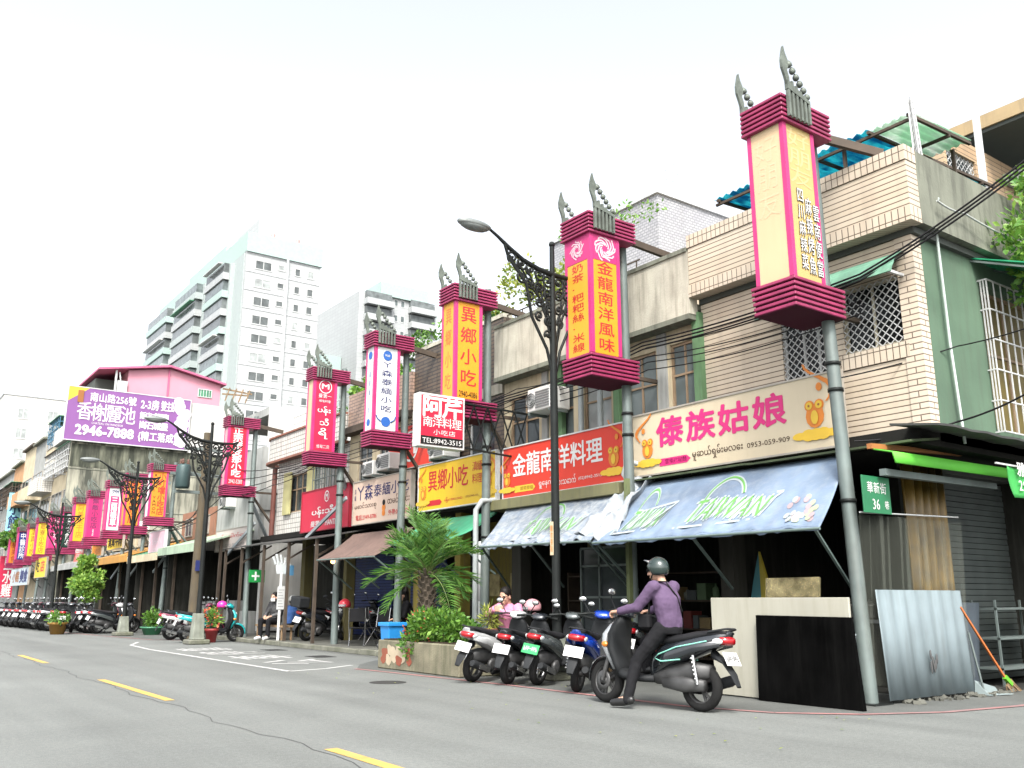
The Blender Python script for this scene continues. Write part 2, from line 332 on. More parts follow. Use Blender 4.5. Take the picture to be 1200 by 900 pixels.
def strip(b, pts, wd, z):
    for a, c in zip(pts, pts[1:]):
        d = Vector((c[0]-a[0], c[1]-a[1], 0)).normalized(); nn = Vector((-d.y, d.x, 0))*wd/2; a3, c3 = Vector((*a, z)), Vector((*c, z))
        b.quad(a3-nn, c3-nn, c3+nn, a3+nn)
strip(rl, [(x-.07, y-.05) for x, y in kl], .1, .008); strip(rl, [(x-.1, y) for x, y in far_k[4:9]], .1, .008)
struct(rl.build('red_kerb_line', red_line))
ds = B()
for y0, y1 in ((2.4, 6.0), (6.4, 7.95), (12.9, 16.9), (21.9, 25.4), (30.5, 34.2), (39.5, 43.2), (48.5, 52)): ds.quad((3.7, y0, .004), (3.83, y0, .004), (3.83, y1, .004), (3.7, y1, .004))
struct(ds.build('yellow_centre_line', yellow_paint))
cr = B(); pts = [(3.6+.06*math.sin(y*1.7)+.04*math.sin(y*5.3)+.02*rnd.random(), y) for y in [2+.4*i for i in range(90)]]
strip(cr, pts, .012, .003); struct(cr.build('road_seam', M('tar_seam', (.075, .075, .075), .9)))
sn = B()
for (x0, y0, x1, y1) in ((1.2, 3, 3.5, 14),): pass
mh = B().lathe([(.3, .003), (.3, .005)], (7.4, 13.6, 0), n=20, smooth=False); struct(mh.build('manhole_cover', M('cast_iron_cover', (.06, .06, .058), .7)))
bay = B()
strip(bay, [(7.0, 26.2), (7.03, 16.75), (7.9, 17.0), (8.7, 17.55)], .11, .004); strip(bay, [(7.0, 26.2), (7.2, 29), (7.9, 31)], .1, .004)
struct(bay.build('white_bay_line', white_paint))
bt = B().use(white_paint)
for i, ch in enumerate('公車停靠'):
    cjk(bt, ch, (9.0, 18.4+i*2.1, 0), (0, 1, 0), (-1, 0, 0), 1.5, 1.5, off=.012, lift=.004)
struct(bt.build('white_bay_marking', white_paint))
gr = B()
for x, y in ((9.4, 20.6), (9.6, 24.0)): gr.box(x-.25, x+.25, y-.35, y+.35, .002, .007)
struct(gr.build('drain_cover', M('drain_iron', (.05, .05, .05), .7)))
stp = B().box(10.62, 17, 17.2, 33, 0, .13); struct(stp.build('pavement_step', M('dirty_step_concrete', (.13, .13, .11), .85, var=.25, scale=1.5, dirt=(.05, .05, .04), dirtamt=.6), bev=.015))
ke = B()
y = 17.2
while y < 32.9: l2 = rnd.uniform(.7, 1.1); ke.box(10.5, 10.62, y, min(y+l2-.015, 33), 0, rnd.uniform(.115, .14)); y += l2
struct(ke.build('step_kerb', kerbstone, bev=.015))
# ================================================================ building helpers
def wall(b, ax, t0, t1, u0, u1, z0, z1, holes=()):
    zs = sorted({z0, z1, *[h[2] for h in holes], *[h[3] for h in holes]}); zs = [z for z in zs if z0 <= z <= z1]
    for za, zb in zip(zs, zs[1:]):
        hs = sorted((h[0], h[1]) for h in holes if h[2] < zb-1e-6 and h[3] > za+1e-6); c = u0
        for a, e in hs+[(u1, u1)]:
            if a > c+1e-6: b.box(t0, t1, c, a, za, zb) if ax == 'x' else b.box(c, a, t0, t1, za, zb)
            c = max(c, e)
def PB(b, ax, p, d0, d1, u0, u1, z0, z1): b.box(p-d1, p-d0, u0, u1, z0, z1) if ax == 'x' else b.box(u0, u1, p-d1, p-d0, z0, z1)
def window(root, ax, p, u0, u1, z0, z1, mull=(.5,), trans=(), fm=None, gm=None, fw=.05, grille=None, gmat=None, name='window'):
    f = B(); fm = fm or alu; gm = gm or glass; D = (0, .06)
    PB(f, ax, p, *D, u0, u0+fw, z0, z1); PB(f, ax, p, *D, u1-fw, u1, z0, z1); PB(f, ax, p, *D, u0+fw, u1-fw, z0, z0+fw); PB(f, ax, p, *D, u0+fw, u1-fw, z1-fw, z1)
    ts = [z0+(z1-z0)*t for t in trans]
    for t in ts: PB(f, ax, p, .004, .055, u0+fw, u1-fw, t-fw*.4, t+fw*.4)
    cuts = [z0+fw]+ts+[z1-fw]
    for m in mull:
        um = u0+(u1-u0)*m
        for i, (a, c) in enumerate(zip(cuts, cuts[1:])): PB(f, ax, p, .006, .05, um-fw*.4, um+fw*.4, a+(fw*.4 if i else 0), c-(fw*.4 if i < len(cuts)-2 else 0))
    fo = f.build(name, fm, root)
    g = B(); PB(g, ax, p, .02, .026, u0+fw*.5, u1-fw*.5, z0+fw*.5, z1-fw*.5); g.build('pane', gm, fo)
    if grille:
        k = B(); st, d = grille
        def ln(ua, za, ub, zb):
            P = (lambda u, z: (p-d, u, z)) if ax == 'x' else (lambda u, z: (u, p-d, z)); k.beam(P(ua, za), P(ub, zb), .012)
        H = z1-z0; n = int((u1-u0+H)/st)+1
        for i in range(n+1):
            c = i*st
            a, e = max(0, c-(u1-u0)), min(H, c)
            if e > a: ln(u0+c-a, z0+a, u0+c-e, z0+e)
            if e > a: ln(u1-(c-a), z0+a, u1-(c-e), z0+e)
        k.build('grille', gmat or white_metal, fo)
    return fo
def bars(root, ax, p, u0, u1, z0, z1, nv, nh, mat, depth=.35, r=.012, top=None):
    """a window cage standing proud of the wall"""
    k = B(); P = (lambda d, u, z: (p-d, u, z)) if ax == 'x' else (lambda d, u, z: (u, p-d, z))
    for i in range(nv+1): u = u0+(u1-u0)*i/nv; k.beam(P(depth, u, z0), P(depth, u, z1), 2*r)
    for j in range(nh+1):
        z = z0+(z1-z0)*j/nh; k.beam(P(depth, u0, z), P(depth, u1, z), 2.4*r)
        for u in (u0, u1): k.beam(P(0, u, z), P(depth, u, z), 2.4*r)
    for s2 in (.33, .66):
        for u in (u0, u1): k.beam(P(depth*s2, u, z0), P(depth*s2, u, z1), 2*r)
    o = k.build('window_cage', mat, root)
    if top: t = B(); PB(t, ax, p, 0, depth+.12, u0-.08, u1+.08, z1, z1+.04); t.build('cage_roof', top, o)
    return o
def ac_unit(label, loc, ax='x', s=1., group='air conditioners on the facades', flip=1):
    """boxy window air conditioner, louvred front towards the street"""
    t = thing('air_conditioner', label, 'air conditioner', loc, 0 if ax == 'x' else R(90), group)
    b = B().box(0, .55*s, -.4*s, .4*s, 0, .5*s); b.build('casing', plastic_white, t, local=True, bev=.02)
    g = B()
    for i in range(7): z = .06*s+i*.055*s; g.box(-.018, .0, -.36*s, .1*s, z, z+.03*s)
    g.lathe([(.17*s, 0), (.17*s, .015), (.13*s, .02)], (-.001, .0, 0), axis='x', n=16) if False else None
    g.build('louvre', M('grey_louvre', (.2, .21, .21), .6), t, local=True)
    f = B()
    for k in range(1, 4): f.lathe([(.05*s*k, 0), (.05*s*k+.012, 0), (.05*s*k+.012, -.02), (.05*s*k, -.02)], (-.004, .26*s, .25*s), axis='x', n=14, cap=False)
    f.box(-.02, 0, .255*s, .265*s, .08*s, .42*s); f.build('fan_guard', M('grey_louvre', (.2, .21, .21), .6), t, local=True)
    h = B().box(.0, .5*s, -.38*s, -.34*s, -.06, -.002).box(.0, .5*s, .34*s, .38*s, -.06, -.002); h.build('bracket', steel, t, local=True)
    return t
def span(px0, px1, py0, py1, X):
    a, b2 = W(px1, (py0+py1)/2, X=X).y, W(px0, (py0+py1)/2, X=X).y; m = (px0+px1)/2
    return a, b2, W(m, py1, X=X).z, W(m, py0, X=X).z
# ================================================================ corner building (cream tile)
XF = 12.2
cb = thing('corner_shop_building', 'two storey corner house in cream strip tiles with a grey green side wall', 'building', (XF, 8.8, 0))
h1 = span(917, 980, 378, 447, XF); h2 = span(985, 1057, 318, 392, XF)
h1 = (h1[0], h1[1], 4.62, 5.85); h2 = (h2[0], h2[1], 5.0, 6.05)
b = B(); wall(b, 'x', XF, XF+.22, 6.96, 10.85, 3.68, 6.6, [h1, h2]); b.build('wall', cream_tile, cb)
b = B().box(XF-.02, XF+.22, 6.68, 6.955, 3.68, 6.6); b.build('corner_tile_strip', TILE('cream_corner_tile', (.8, .69, .55), (.74, .62, .48), (.16, .12, .09), .4, .088, .009, offset=.5), cb)
for h in (h1, h2):
    b = B().box(XF-.025, XF+.05, h[0]-.06, h[1]+.06, h[2]-.24, h[2]-.0); b.build('window_apron', cream_soldier, cb)
window(cb, 'x', XF+.12, *h1, mull=(.35, .62), fm=white_metal, gm=bglass, grille=(.13, .1)); window(cb, 'x', XF+.12, *h2, mull=(.5,), fm=M('cream_frame', (.62, .57, .42), .5), gm=bglass, grille=(.13, .1))
b = B(); wall(b, 'y', 6.7, 6.94, XF+.225, 21, 3.5, 6.62, [(14.1, 16.9, 3.85, 6.2)]); b.build('side_wall', green_plaster, cb)
window(cb, 'y', 6.9, 14.1, 16.9, 3.85, 6.2, mull=(.35, .7), trans=(.55,), fm=bronze, gm=M('ochre_shutter', (.2, .15, .035), .6, streak=.4))
bars(cb, 'y', 6.7, 14.05, 16.95, 3.8, 6.25, 13, 5, white_metal, .14, .009)
cn = B()
for i in range(14):
    x0 = 13.9+i*.23; cn.quad((x0, 6.72, 6.62), (x0+.23, 6.72, 6.62+.0), (x0+.23, 5.75, 6.22+.02*(i % 2)), (x0, 5.75, 6.22+.02*((i+1) % 2)))
cn.build('side_canopy', M('green_corrugated_plastic', (.03, .36, .17), .4, var=.2), cb, solid=.02)
cf = B()
for i in range(5): cf.beam((13.92+i*.75, 6.71, 6.57), (13.92+i*.75, 5.76, 6.17), .03)
cf.beam((13.9, 5.76, 6.16), (17.1, 5.76, 6.16), .03); cf.build('canopy_frame', steel, cb)
b = B().box(XF-.28, XF, 6.5, 10.85, 6.92, 7.66); b.build('parapet', cream_tile, cb)
b = B().box(XF-.3, XF+.0, 6.49, 10.86, 7.66, 7.9).box(XF-.3, XF, 6.49, 10.86, 6.7, 6.92); b.build('parapet_border', cream_soldier, cb)
b = B().box(XF+.003, 21, 6.5, 6.68, 6.72, 7.88); b.build('side_parapet', stained_conc, cb)
b = B().box(XF-.04, 21, 6.62, 10.85, 6.6, 6.698); b.build('roof_slab', M('dark_soffit', (.08, .09, .08), .8), cb)  # dark colour paints in the shadow below the parapet
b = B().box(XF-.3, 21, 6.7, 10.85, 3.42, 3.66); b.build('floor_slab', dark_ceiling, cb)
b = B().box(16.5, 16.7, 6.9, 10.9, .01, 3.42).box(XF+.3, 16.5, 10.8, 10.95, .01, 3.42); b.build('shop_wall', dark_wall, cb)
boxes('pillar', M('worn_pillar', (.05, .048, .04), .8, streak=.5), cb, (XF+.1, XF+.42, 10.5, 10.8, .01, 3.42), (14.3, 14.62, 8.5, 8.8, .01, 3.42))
B().box(XF+.05, 16.5, 6.95, 10.8, .006, .012).build('shop_floor', M('shaded_shop_floor', (.04, .04, .036), .7, var=.3), cb)  # dark sheets over the pavement, indoor shade put into their colour
for y in (11, ): B().box(XF+.05, 16.2, 10.97, 16.94, .006, .012).build('shop_floor', M('shaded_shop_floor', (.04, .04, .036)), cb)
aw = B(); y0, y1 = h2[0]-.12, h2[1]+.1
aw.grid(2, 9, lambda u, v: (XF-.02-.4*v, y0+(y1-y0)*u, h2[3]+.3-.36*v*v-.02*v+(.012 if int(v*8) % 2 else 0)), smooth=False)
aw.build('window_awning', M('green_awning_sheet', (.17, .36, .25), .5, var=.2, streak=.4), cb, solid=.015)
B().beam((XF-.02, y0+.05, h2[3]-.05), (XF-.41, y0+.05, h2[3]-.06), .04).build('awning_stay', white_metal, cb)
a1 = B(); a1.beam((XF-.02, h1[0], h1[3]+.16), (XF-.02, h1[1]+.5, h1[3]+.16), .03); a1.grid(2, 5, lambda u, v: (XF-.02-.35*v, h1[0]+(h1[1]-h1[0]+.1)*u, h1[3]+.22-.14*v)); a1.build('small_awning', M('green_awning_sheet', (.17, .36, .25)), cb, solid=.015)
# rooftop shelter on the corner house
ph = thing('rooftop_penthouse', 'tan tiled rooftop room with a flat overhanging roof above the corner house', 'penthouse', (18, 9, 6.7))
b = B(); wall(b, 'y', 7.9, 8.1, 15.9, 22, 6.7, 10.1, [(16.0, 17.1, 8.4, 9.75)]); b.build('wall', orange_tile, ph)
window(ph, 'y', 8.05, 16.0, 17.1, 8.4, 9.75, fm=white_metal, gm=dglass, grille=(.14, .1))
b = B().box(15.9, 16.1, 8.1, 9.5, 6.7, 10.1); b.build('side_wall', orange_tile, ph)
b = B().box(17.3, 23, 6.6, 9.0, 10.5, 10.78); b.build('roof', M('tan_eave', (.5, .37, .2), .7, streak=.3), ph)
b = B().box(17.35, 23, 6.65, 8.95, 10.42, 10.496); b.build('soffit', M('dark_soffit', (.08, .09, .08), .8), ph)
b = B().box(18.2, 23, 7.5, 7.898, 9.6, 9.8); b.build('cornice', M('pale_green_cornice', (.6, .68, .58), .6), ph)
cs = thing('rooftop_canopy', 'blue and green corrugated plastic rooftop canopy above the cream parapet', 'canopy', (14, 8.4, 6.7))
def corr(b, x0, x1, ya, yb, za, zb, n=40, amp=.025):
    b.grid(n*2, 2, lambda u, v: (x0+(x1-x0)*v, ya+(yb-ya)*u, za+(zb-za)*v+amp*math.sin(u*n*math.pi)), smooth=True)
bl = TRANSL('blue_corrugated_plastic', (.1, .56, .62), (.02, .2, .34), 2.6)
zc = lambda x: 8.68+(x-12.45)*.05
b = B(); corr(b, 12.45, 16.5, 7.35, 10.6, zc(12.45), zc(16.5)); b.build('blue_sheet', bl, cs, solid=.01)
b = B(); corr(b, 12.5, 14.3, 6.62, 7.33, zc(12.5), zc(14.3), 10); b.build('green_sheet', TRANSL('pale_green_plastic', (.4, .6, .45), (.72, .78, .72), 1.2), cs, solid=.01)
b = B()
for y in (6.65, 7.34, 8.4, 9.5, 10.5): b.beam((12.42, y, zc(12.4)-.05), (14.3 if y < 7 else 16.5, y, zc(14.3 if y < 7 else 16.5)-.05), .05)
for x in (12.5, 13.6, 14.8, 16): b.beam((x, 6.62 if x < 14.4 else 7.3, zc(x)-.1), (x, 10.6, zc(x)-.1), .045)
for x, y in ((12.6, 7.9), (12.6, 9.6), (14.2, 6.9)): b.beam((x, y, 6.7), (x, y, zc(x)-.08), .05)
b.build('frame', rust, cs)
tr = thing('lattice_mast', 'white perforated steel mast standing behind the corner parapet', 'mast', (12.6, 6.58, 6.7))
b = B(); pa, pb = W(1079, 192, Y=6.58), W(1066, 115, Y=6.58); pa.z -= .8
for dx, dy in ((-.05, -.05), (.05, -.05), (.05, .05), (-.05, .05)): b.beam(pa+Vector((dx, dy, 0)), pb+Vector((dx*.5, dy*.5, 0)), .022)
for i in range(18):
    q = pa.lerp(pb, i/18); q2 = pa.lerp(pb, (i+1)/18); s_ = .05*(1-i/36); b.beam(q+Vector((-s_, -s_, 0)), q2+Vector((s_, -s_, 0)), .014); b.beam(q+Vector((-s_, s_, 0)), q2+Vector((-s_, -s_, 0)), .014)
b.build('lattice', white_metal, tr)
tag(B().beam(W(1152, 215, Y=7.4)-Vector((0, 0, 1.3)), W(1143, 133, Y=7.4), .1).build('roof_post', white_metal), 'plain white square post holding up the rooftop canopy edge', 'post')
pp = B().tube([W(1131, 520, Y=6.62), W(1113, 400, Y=6.62), W(1096, 262, Y=6.62), W(1096, 240, Y=6.55), W(1100, 232, Y=6.5)], .022, 8)
tag(pp.build('drain_pipe', M('pale_pipe', (.6, .68, .64), .5)), 'thin pale pipe running up the grey green side wall', 'pipe')
# ================================================================ middle building (old concrete parapet)
mb = thing('concrete_shop_building', 'two storey house with a long stippled concrete parapet and tall brown framed windows', 'building', (XF, 14, 0))
hs = [(11.0, 11.68, 4.5, 6.02), (12.05, 12.95, 4.4, 6.0), (13.35, 14.2, 4.4, 5.95), (14.55, 15.35, 4.4, 5.95), (15.75, 16.85, 4.4, 5.9)]
b = B(); wall(b, 'x', XF, XF+.22, 10.98, 17.1, 3.66, 6.5, hs); b.build('wall', cream_plaster, mb)
for i, h in enumerate(hs): window(mb, 'x', XF+.1, *h, mull=(.5,), trans=(.6,), fm=bronze, gm=[glass, glass, pale_glass, glass, dglass][i])
for y in (10.9, 13.08, 14.9):
    b = B().box(XF-.12, XF+.0, y-.09, y+.09, 3.9, 6.45); b.build('pilaster', green_pil, mb)
boxes('pier', grey_plaster, mb, (XF-.05, XF, 11.75, 11.98, 3.9, 6.28), (XF-.05, XF, 15.4, 15.6, 3.9, 6.28))
b = B().box(XF-.3, XF-.08, 10.86, 17.1, 6.4, 7.6); b.build('parapet', old_conc, mb)
b = B().box(XF-.33, XF-.05, 10.87, 17.1, 7.6, 7.68).box(XF-.08, 20, 10.87, 17.1, 6.5, 6.62).box(XF-.32, XF-.0, 10.87, 17.1, 6.3, 6.397); b.build('roof_slab', stained_conc, mb)
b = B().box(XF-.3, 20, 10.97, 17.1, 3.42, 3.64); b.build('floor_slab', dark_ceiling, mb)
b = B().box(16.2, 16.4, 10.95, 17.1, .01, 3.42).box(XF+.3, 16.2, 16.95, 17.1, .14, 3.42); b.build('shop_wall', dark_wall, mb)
b = B().box(XF+.1, XF+.4, 14.0, 14.3, .01, 3.42); b.build('pillar', M('ochre_pillar', (.13, .11, .035), .8, streak=.5), mb)
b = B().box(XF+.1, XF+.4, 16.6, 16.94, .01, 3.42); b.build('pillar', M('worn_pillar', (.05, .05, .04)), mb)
# ================================================================ brown tile building
bb = thing('brown_tile_building', 'two storey house faced in dark brown strip tiles behind the orange lantern sign', 'building', (XF, 19.2, 0))
hs = [(17.5, 18.6, 4.4, 5.8), (19.0, 20.1, 4.4, 5.8), (20.4, 21.2, 4.4, 5.8)]
b = B(); wall(b, 'x', XF, XF+.22, 17.12, 21.4, 3.66, 8.0, hs); b.build('wall', brown_tile, bb)
for h in hs: window(bb, 'x', XF+.1, *h, mull=(.5,), fm=white_metal, gm=dglass)
b = B().box(XF-.03, XF+.25, 17.12, 21.4, 8.0, 8.1).box(XF-.05, XF, 17.12, 21.4, 6.1, 6.35); b.build('coping', old_conc, bb)
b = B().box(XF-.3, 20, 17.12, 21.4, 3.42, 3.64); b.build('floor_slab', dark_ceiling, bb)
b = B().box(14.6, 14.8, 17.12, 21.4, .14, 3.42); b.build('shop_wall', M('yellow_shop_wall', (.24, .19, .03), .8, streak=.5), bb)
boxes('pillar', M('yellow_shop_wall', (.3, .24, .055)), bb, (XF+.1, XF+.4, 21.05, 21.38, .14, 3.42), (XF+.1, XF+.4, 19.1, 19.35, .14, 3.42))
boxes('wall_poster', M('paper_notice', (.5, .42, .2), .7, var=.4, scale=6), bb, *[(14.55, 14.598, y, y+.5, 1.4, 2.0) for y in (19.6, 20.6)])
# ================================================================ pink tile building
pk = thing('pink_tile_building', 'two storey house with dusty pink tile and weathered cream plaster behind the white lantern sign', 'building', (XF, 23, 0))
hs = [(21.7, 22.5, 4.4, 6.0), (22.8, 23.4, 4.6, 5.8), (23.8, 24.7, 4.3, 6.0)]
b = B(); wall(b, 'x', XF, XF+.22, 21.42, 25.3, 3.66, 6.4, hs); b.build('wall', cream_plaster, pk)
b = B().box(XF-.1, XF+.2, 21.42, 25.3, 6.4, 7.5); b.build('parapet', pink_tile, pk)
b = B().box(XF-.35, XF+.2, 21.42, 25.3, 6.2, 6.395); b.build('eave', rust, pk)
for h in hs: window(pk, 'x', XF+.1, *h, mull=(.5,), trans=(.65,), fm=alu, gm=dglass)
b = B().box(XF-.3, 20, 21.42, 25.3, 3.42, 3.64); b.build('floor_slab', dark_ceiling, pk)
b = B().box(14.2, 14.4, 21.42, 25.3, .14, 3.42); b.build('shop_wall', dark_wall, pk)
b = B()
for i in range(30): z = .2+i*.09; b.box(13.8, 13.86, 22.2, 25.0, z, z+.075)
b.build('roller_shutter', M('blue_shutter', (.015, .035, .16), .5, .2, var=.2), pk)
b = B().box(XF+.1, XF+.38, 22.0, 22.3, .14, 3.42); b.build('pillar', M('ochre_pillar', (.2, .17, .07)), pk)
# ================================================================ white tile building with curved parapet
wb = thing('white_tile_building', 'two storey house with a white tiled parapet that curves round its left end', 'building', (XF, 28.4, 0))
hs = [(28.0, 29.9, 4.2, 5.5), (26.0, 27.2, 4.2, 5.9)]
b = B(); wall(b, 'x', XF, XF+.22, 25.32, 31.0, 3.5, 6.1, hs); b.build('wall', white_tile, wb)
window(wb, 'x', XF+.1, *hs[0], mull=(.25, .5, .75), trans=(.6,), fm=bronze, gm=dglass)
window(wb, 'x', XF+.1, *hs[1], mull=(.33, .66), fm=alu, gm=pale_glass); bars(wb, 'x', XF, 25.9, 27.3, 4.1, 6.0, 8, 4, steel, .3)
for y in (27.95, 29.95):
    b = B().box(XF-.1, XF-.04, y-.3, y+.3, 4.15, 5.6); b.build('shutter', M('pale_yellow_shutter', (.55, .52, .25), .6, var=.2), wb)
b = B(); arc = [(XF-.25, 25.32), (XF-.25, 31.2)]+[(XF-.25+.8-.8*math.cos(a), 31.2+.8*math.sin(a)) for a in [math.pi/2*i/8 for i in range(1, 9)]]+[(16, 32)]
for (xa, ya), (xb, yb) in zip(arc, arc[1:]):
    d = Vector((xb-xa, yb-ya, 0)).normalized(); n2 = Vector((d.y, -d.x, 0))*.16
    a3, c3 = Vector((xa, ya, 0)), Vector((xb, yb, 0))
    v = [a3+Vector((0, 0, 6.12)), c3+Vector((0, 0, 6.12)), c3+n2+Vector((0, 0, 6.12)), a3+n2+Vector((0, 0, 6.12))]; b.add(v+[p+Vector((0, 0, .8)) for p in v], [(3, 2, 1, 0), (4, 5, 6, 7), (0, 1, 5, 4), (1, 2, 6, 5), (2, 3, 7, 6), (3, 0, 4, 7)])
b.build('parapet', white_tile, wb)
b = B(); 
for (xa, ya), (xb, yb) in zip(arc, arc[1:]): b.beam((xa+.05, ya, 6.96), (xb+.05, yb, 6.96), .2, .06); b.beam((xa+.05, ya, 6.06), (xb+.05, yb, 6.06), .3, .08)
b.build('coping', M('red_brown_coping', (.3, .13, .09), .8, var=.3), wb)
b = B().box(XF+.23, 16, 30.8, 31.0, 3.5, 6.1); b.build('side_wall', white_plaster, wb)
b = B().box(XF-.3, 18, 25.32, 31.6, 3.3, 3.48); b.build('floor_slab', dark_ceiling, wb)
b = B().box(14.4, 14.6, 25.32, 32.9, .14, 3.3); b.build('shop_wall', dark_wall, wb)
b = B()
for i in range(30): z = .2+i*.09; b.box(14.0, 14.06, 25.6, 28.2, z, z+.075)
b.build('roller_shutter', M('blue_shutter', (.015, .035, .16)), wb)
boxes('pillar', M('ochre_pillar', (.2, .17, .07)), wb, (XF+.1, XF+.38, 28.5, 28.8, .14, 3.3), (XF+.1, XF+.38, 25.4, 25.6, .14, 3.3))
b = B().tube([(XF-.1, 31.1, 3.3), (XF-.1, 31.1, 5.9)], .09, 10); b.build('downpipe', M('red_brown_pipe', (.16, .05, .035), .6, var=.3), wb)
# grey house behind it
gh = thing('grey_plaster_house', 'plain grey and white plaster house with one pale window beside the curved white parapet', 'building', (14.5, 34, 0))
b = B(); wall(b, 'y', 33.2, 33.4, 12.6, 18, .2, 8.6, [(13.9, 14.8, 5.6, 7.6)]); b.build('wall', white_plaster, gh)
window(gh, 'y', 33.3, 13.9, 14.8, 5.6, 7.6, gm=pale_glass)
b = B().box(12.4, 12.6, 33.2, 38, 3.5, 7.0).box(12.6, 18, 33.4, 38, 8.3, 8.6); b.build('front_wall', grey_plaster, gh)
b = B().box(12.35, 18, 33.1, 33.198, 4.6, 5.4); b.build('band', grey_plaster, gh)
# ================================================================ low shops along the far pavement
def low_shop(y0, y1, ez, roofm, label, wallm=dark_wall, bz=4.4, fascia=pale_green, up=None):
    t = thing('low_shop', label, 'shop', (12, (y0+y1)/2, 0), group='low open fronted shops along the far pavement')
    b = B().grid(2, 12, lambda u, v: (10.6+2.6*u, y0+(y1-y0)*v, ez+.75*u+.012*(int(v*11) % 2)), smooth=False); b.build('roof', roofm, t, solid=.05)
    b = B().box(10.55, 10.6, y0, y1, ez-.28, ez+.03); b.build('fascia', fascia, t)
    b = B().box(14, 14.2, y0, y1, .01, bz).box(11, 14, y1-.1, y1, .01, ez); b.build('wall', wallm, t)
    b = B().box(12.9, 13.1, y0, y1, ez+.8, bz+.3); b.build('upper_wall', up or rnd.choice([grey_plaster, cream_plaster, old_conc]), t)
    n = max(1, int((y1-y0)/2.2))
    for i in range(n):
        y = y0+(i+.5)*(y1-y0)/n; window(t, 'x', 12.9, y-.5, y+.5, ez+.95, min(bz+.1, ez+1.8), gm=dglass)
    for y in (y0+.15, (y0+y1)/2, y1-.2):
        b = B().box(11.2, 11.3, y, y+.1, .01, ez+.15); b.build('post', rnd.choice([rust, rust, steel]), t)
    b = B()
    for i in range(int((y1-y0)/1.2)):
        y = y0+.4+i*1.2; b.box(12.4, 12.9, y, y+.9, .05, rnd.uniform(.8, 1.6))
    b.build('counter', rnd.choice([wood, grey_plaster, rust]), t)
low_shop(33.6, 39.6, 3.35, pale_green, 'low shop with a pale green roof edge beside the brown utility pole', bz=6.1, up=M('dark_plaster', (.16, .14, .11), .85, var=.3, streak=.6))
low_shop(39.8, 44.6, 3.2, M('green_tin', (.08, .3, .16)), 'low shop with a green roof edge behind the small pink sign', fascia=cream_plaster, bz=5.0, up=M('dark_orange_tin', (.42, .2, .12), .7, streak=.5))
low_shop(44.8, 52.5, 3.3, M('orange_canvas_roof', (.6, .3, .06), .7, streak=.3), 'low shop under an orange canvas awning behind the roadside tree', fascia=M('orange_canvas_roof', (.6, .3, .06)))
low_shop(52.7, 63.5, 3.3, grey_plaster, 'low grey shop between the orange awning and the tall stained building', fascia=grey_plaster)
# ================================================================ stained billboard building and its neighbours
tb = thing('stained_building', 'tall old building whose bare side wall is streaked with black mould under the purple billboard', 'building', (16, 71, 0))
b = B().box(11, 22, 64, 64.3, 0, 14.2); b.build('side_wall', stain_wall, tb)
b = B().box(10.4, 21.2, 63.9, 63.998, 14.1, 14.85); b.build('white_band', white_plaster, tb)
b = B().box(18.4, 21.6, 63.86, 63.995, 11.3, 14.09); b.build('white_panel', white_plaster, tb)
b = B().box(11.7, 11.95, 64.305, 78, 3.4, 14.2).box(11.95, 22, 64.31, 78, 14.0, 14.2); b.build('front_wall', cream_plaster, tb)
b = B()
for x, z in ((11.0, 12.3), (11, 9.6), (11, 7.0)): b.box(10.98, 21.5, 63.97, 64, z, z+.05)
b.build('floor_line', stained_conc, tb)
B().box(11.02, 21.9, 63.985, 63.999, 9.75, 11.25).build('mould_band', M('black_mould', (.16, .165, .12), .9, var=.5, scale=1.2, streak=.9, dirt=(.025, .03, .02), lo=.36, hi=.6, ss=.9), tb)
def facade(t, y0, y1, floors, ballm, cagem, seed, p=11.7, n=2):
    r2 = random.Random(seed)
    for (z0, z1) in floors:
        wdt = (y1-y0)/n
        for i in range(n):
            a, c = y0+i*wdt+.25, y0+(i+1)*wdt-.25
            window(t, 'x', p, a, c, z0+.95, z1-.3, mull=(.33, .66), gm=dglass, fm=alu)
            k = r2.random() if z0 > 7 else .99
            if k < .45: bars(t, 'x', p, a-.1, c+.1, z0+.8, z1-.2, 7, 4, r2.choice(cagem), .7, .025, top=r2.choice([green_tin, rust, white_metal]))
            elif k < .85:
                bm = B().box(p-1.0, p-.004, a-.1, c+.1, z0+.0, z0+.12).box(p-1.0, p-.9, a-.1, c+.1, z0+.12, z0+1.05).box(p-.9, p-.004, a-.1, a, z0+.12, z0+1.05); bm.build('balcony', r2.choice(ballm), t)
cages = [white_metal, M('blue_cage', (.06, .2, .32), .5), green_tin, rust, white_metal]
balls = [white_tile, cream_plaster, orange_plaster, white_plaster]
facade(tb, 64.6, 77.8, [(3.6, 6.4), (6.4, 9.0), (9.0, 11.6), (11.6, 14.1)], balls, cages, 3, n=3)
pr = thing('pink_rooftop_house', 'pink sheet metal house with a shallow dark pink gable standing on the stained building', 'rooftop house', (18, 67, 14.2))
b = B().prism([(14.2, 14.85), (20.6, 14.85), (20.6, 16.55), (16.9, 17.25), (14.2, 16.75)], (0, 64.6, 0), (1, 0, 0), (0, 0, 1), (0, 8, 0)); b.build('wall', pink_sheet, pr)
b = B()
for (xa, za), (xb, zb) in (((12.2, 16.45), (16.9, 17.3)), ((16.9, 17.3), (20.9, 16.52))): b.prism([(xa, za), (xb, zb), (xb, zb+.14), (xa, za+.14)], (0, 64.2, 0), (1, 0, 0), (0, 0, 1), (0, 8.6, 0))
b.build('roof', pink_roof, pr)
b = B().box(16.85, 16.95, 64.52, 64.598, 14.85, 17.2); b.build('seam', pink_roof, pr)
window(pr, 'y', 64.6, 19.0, 20.0, 15.5, 16.1, mull=(.2, .4, .6, .8), fm=white_metal, gm=green_tin)
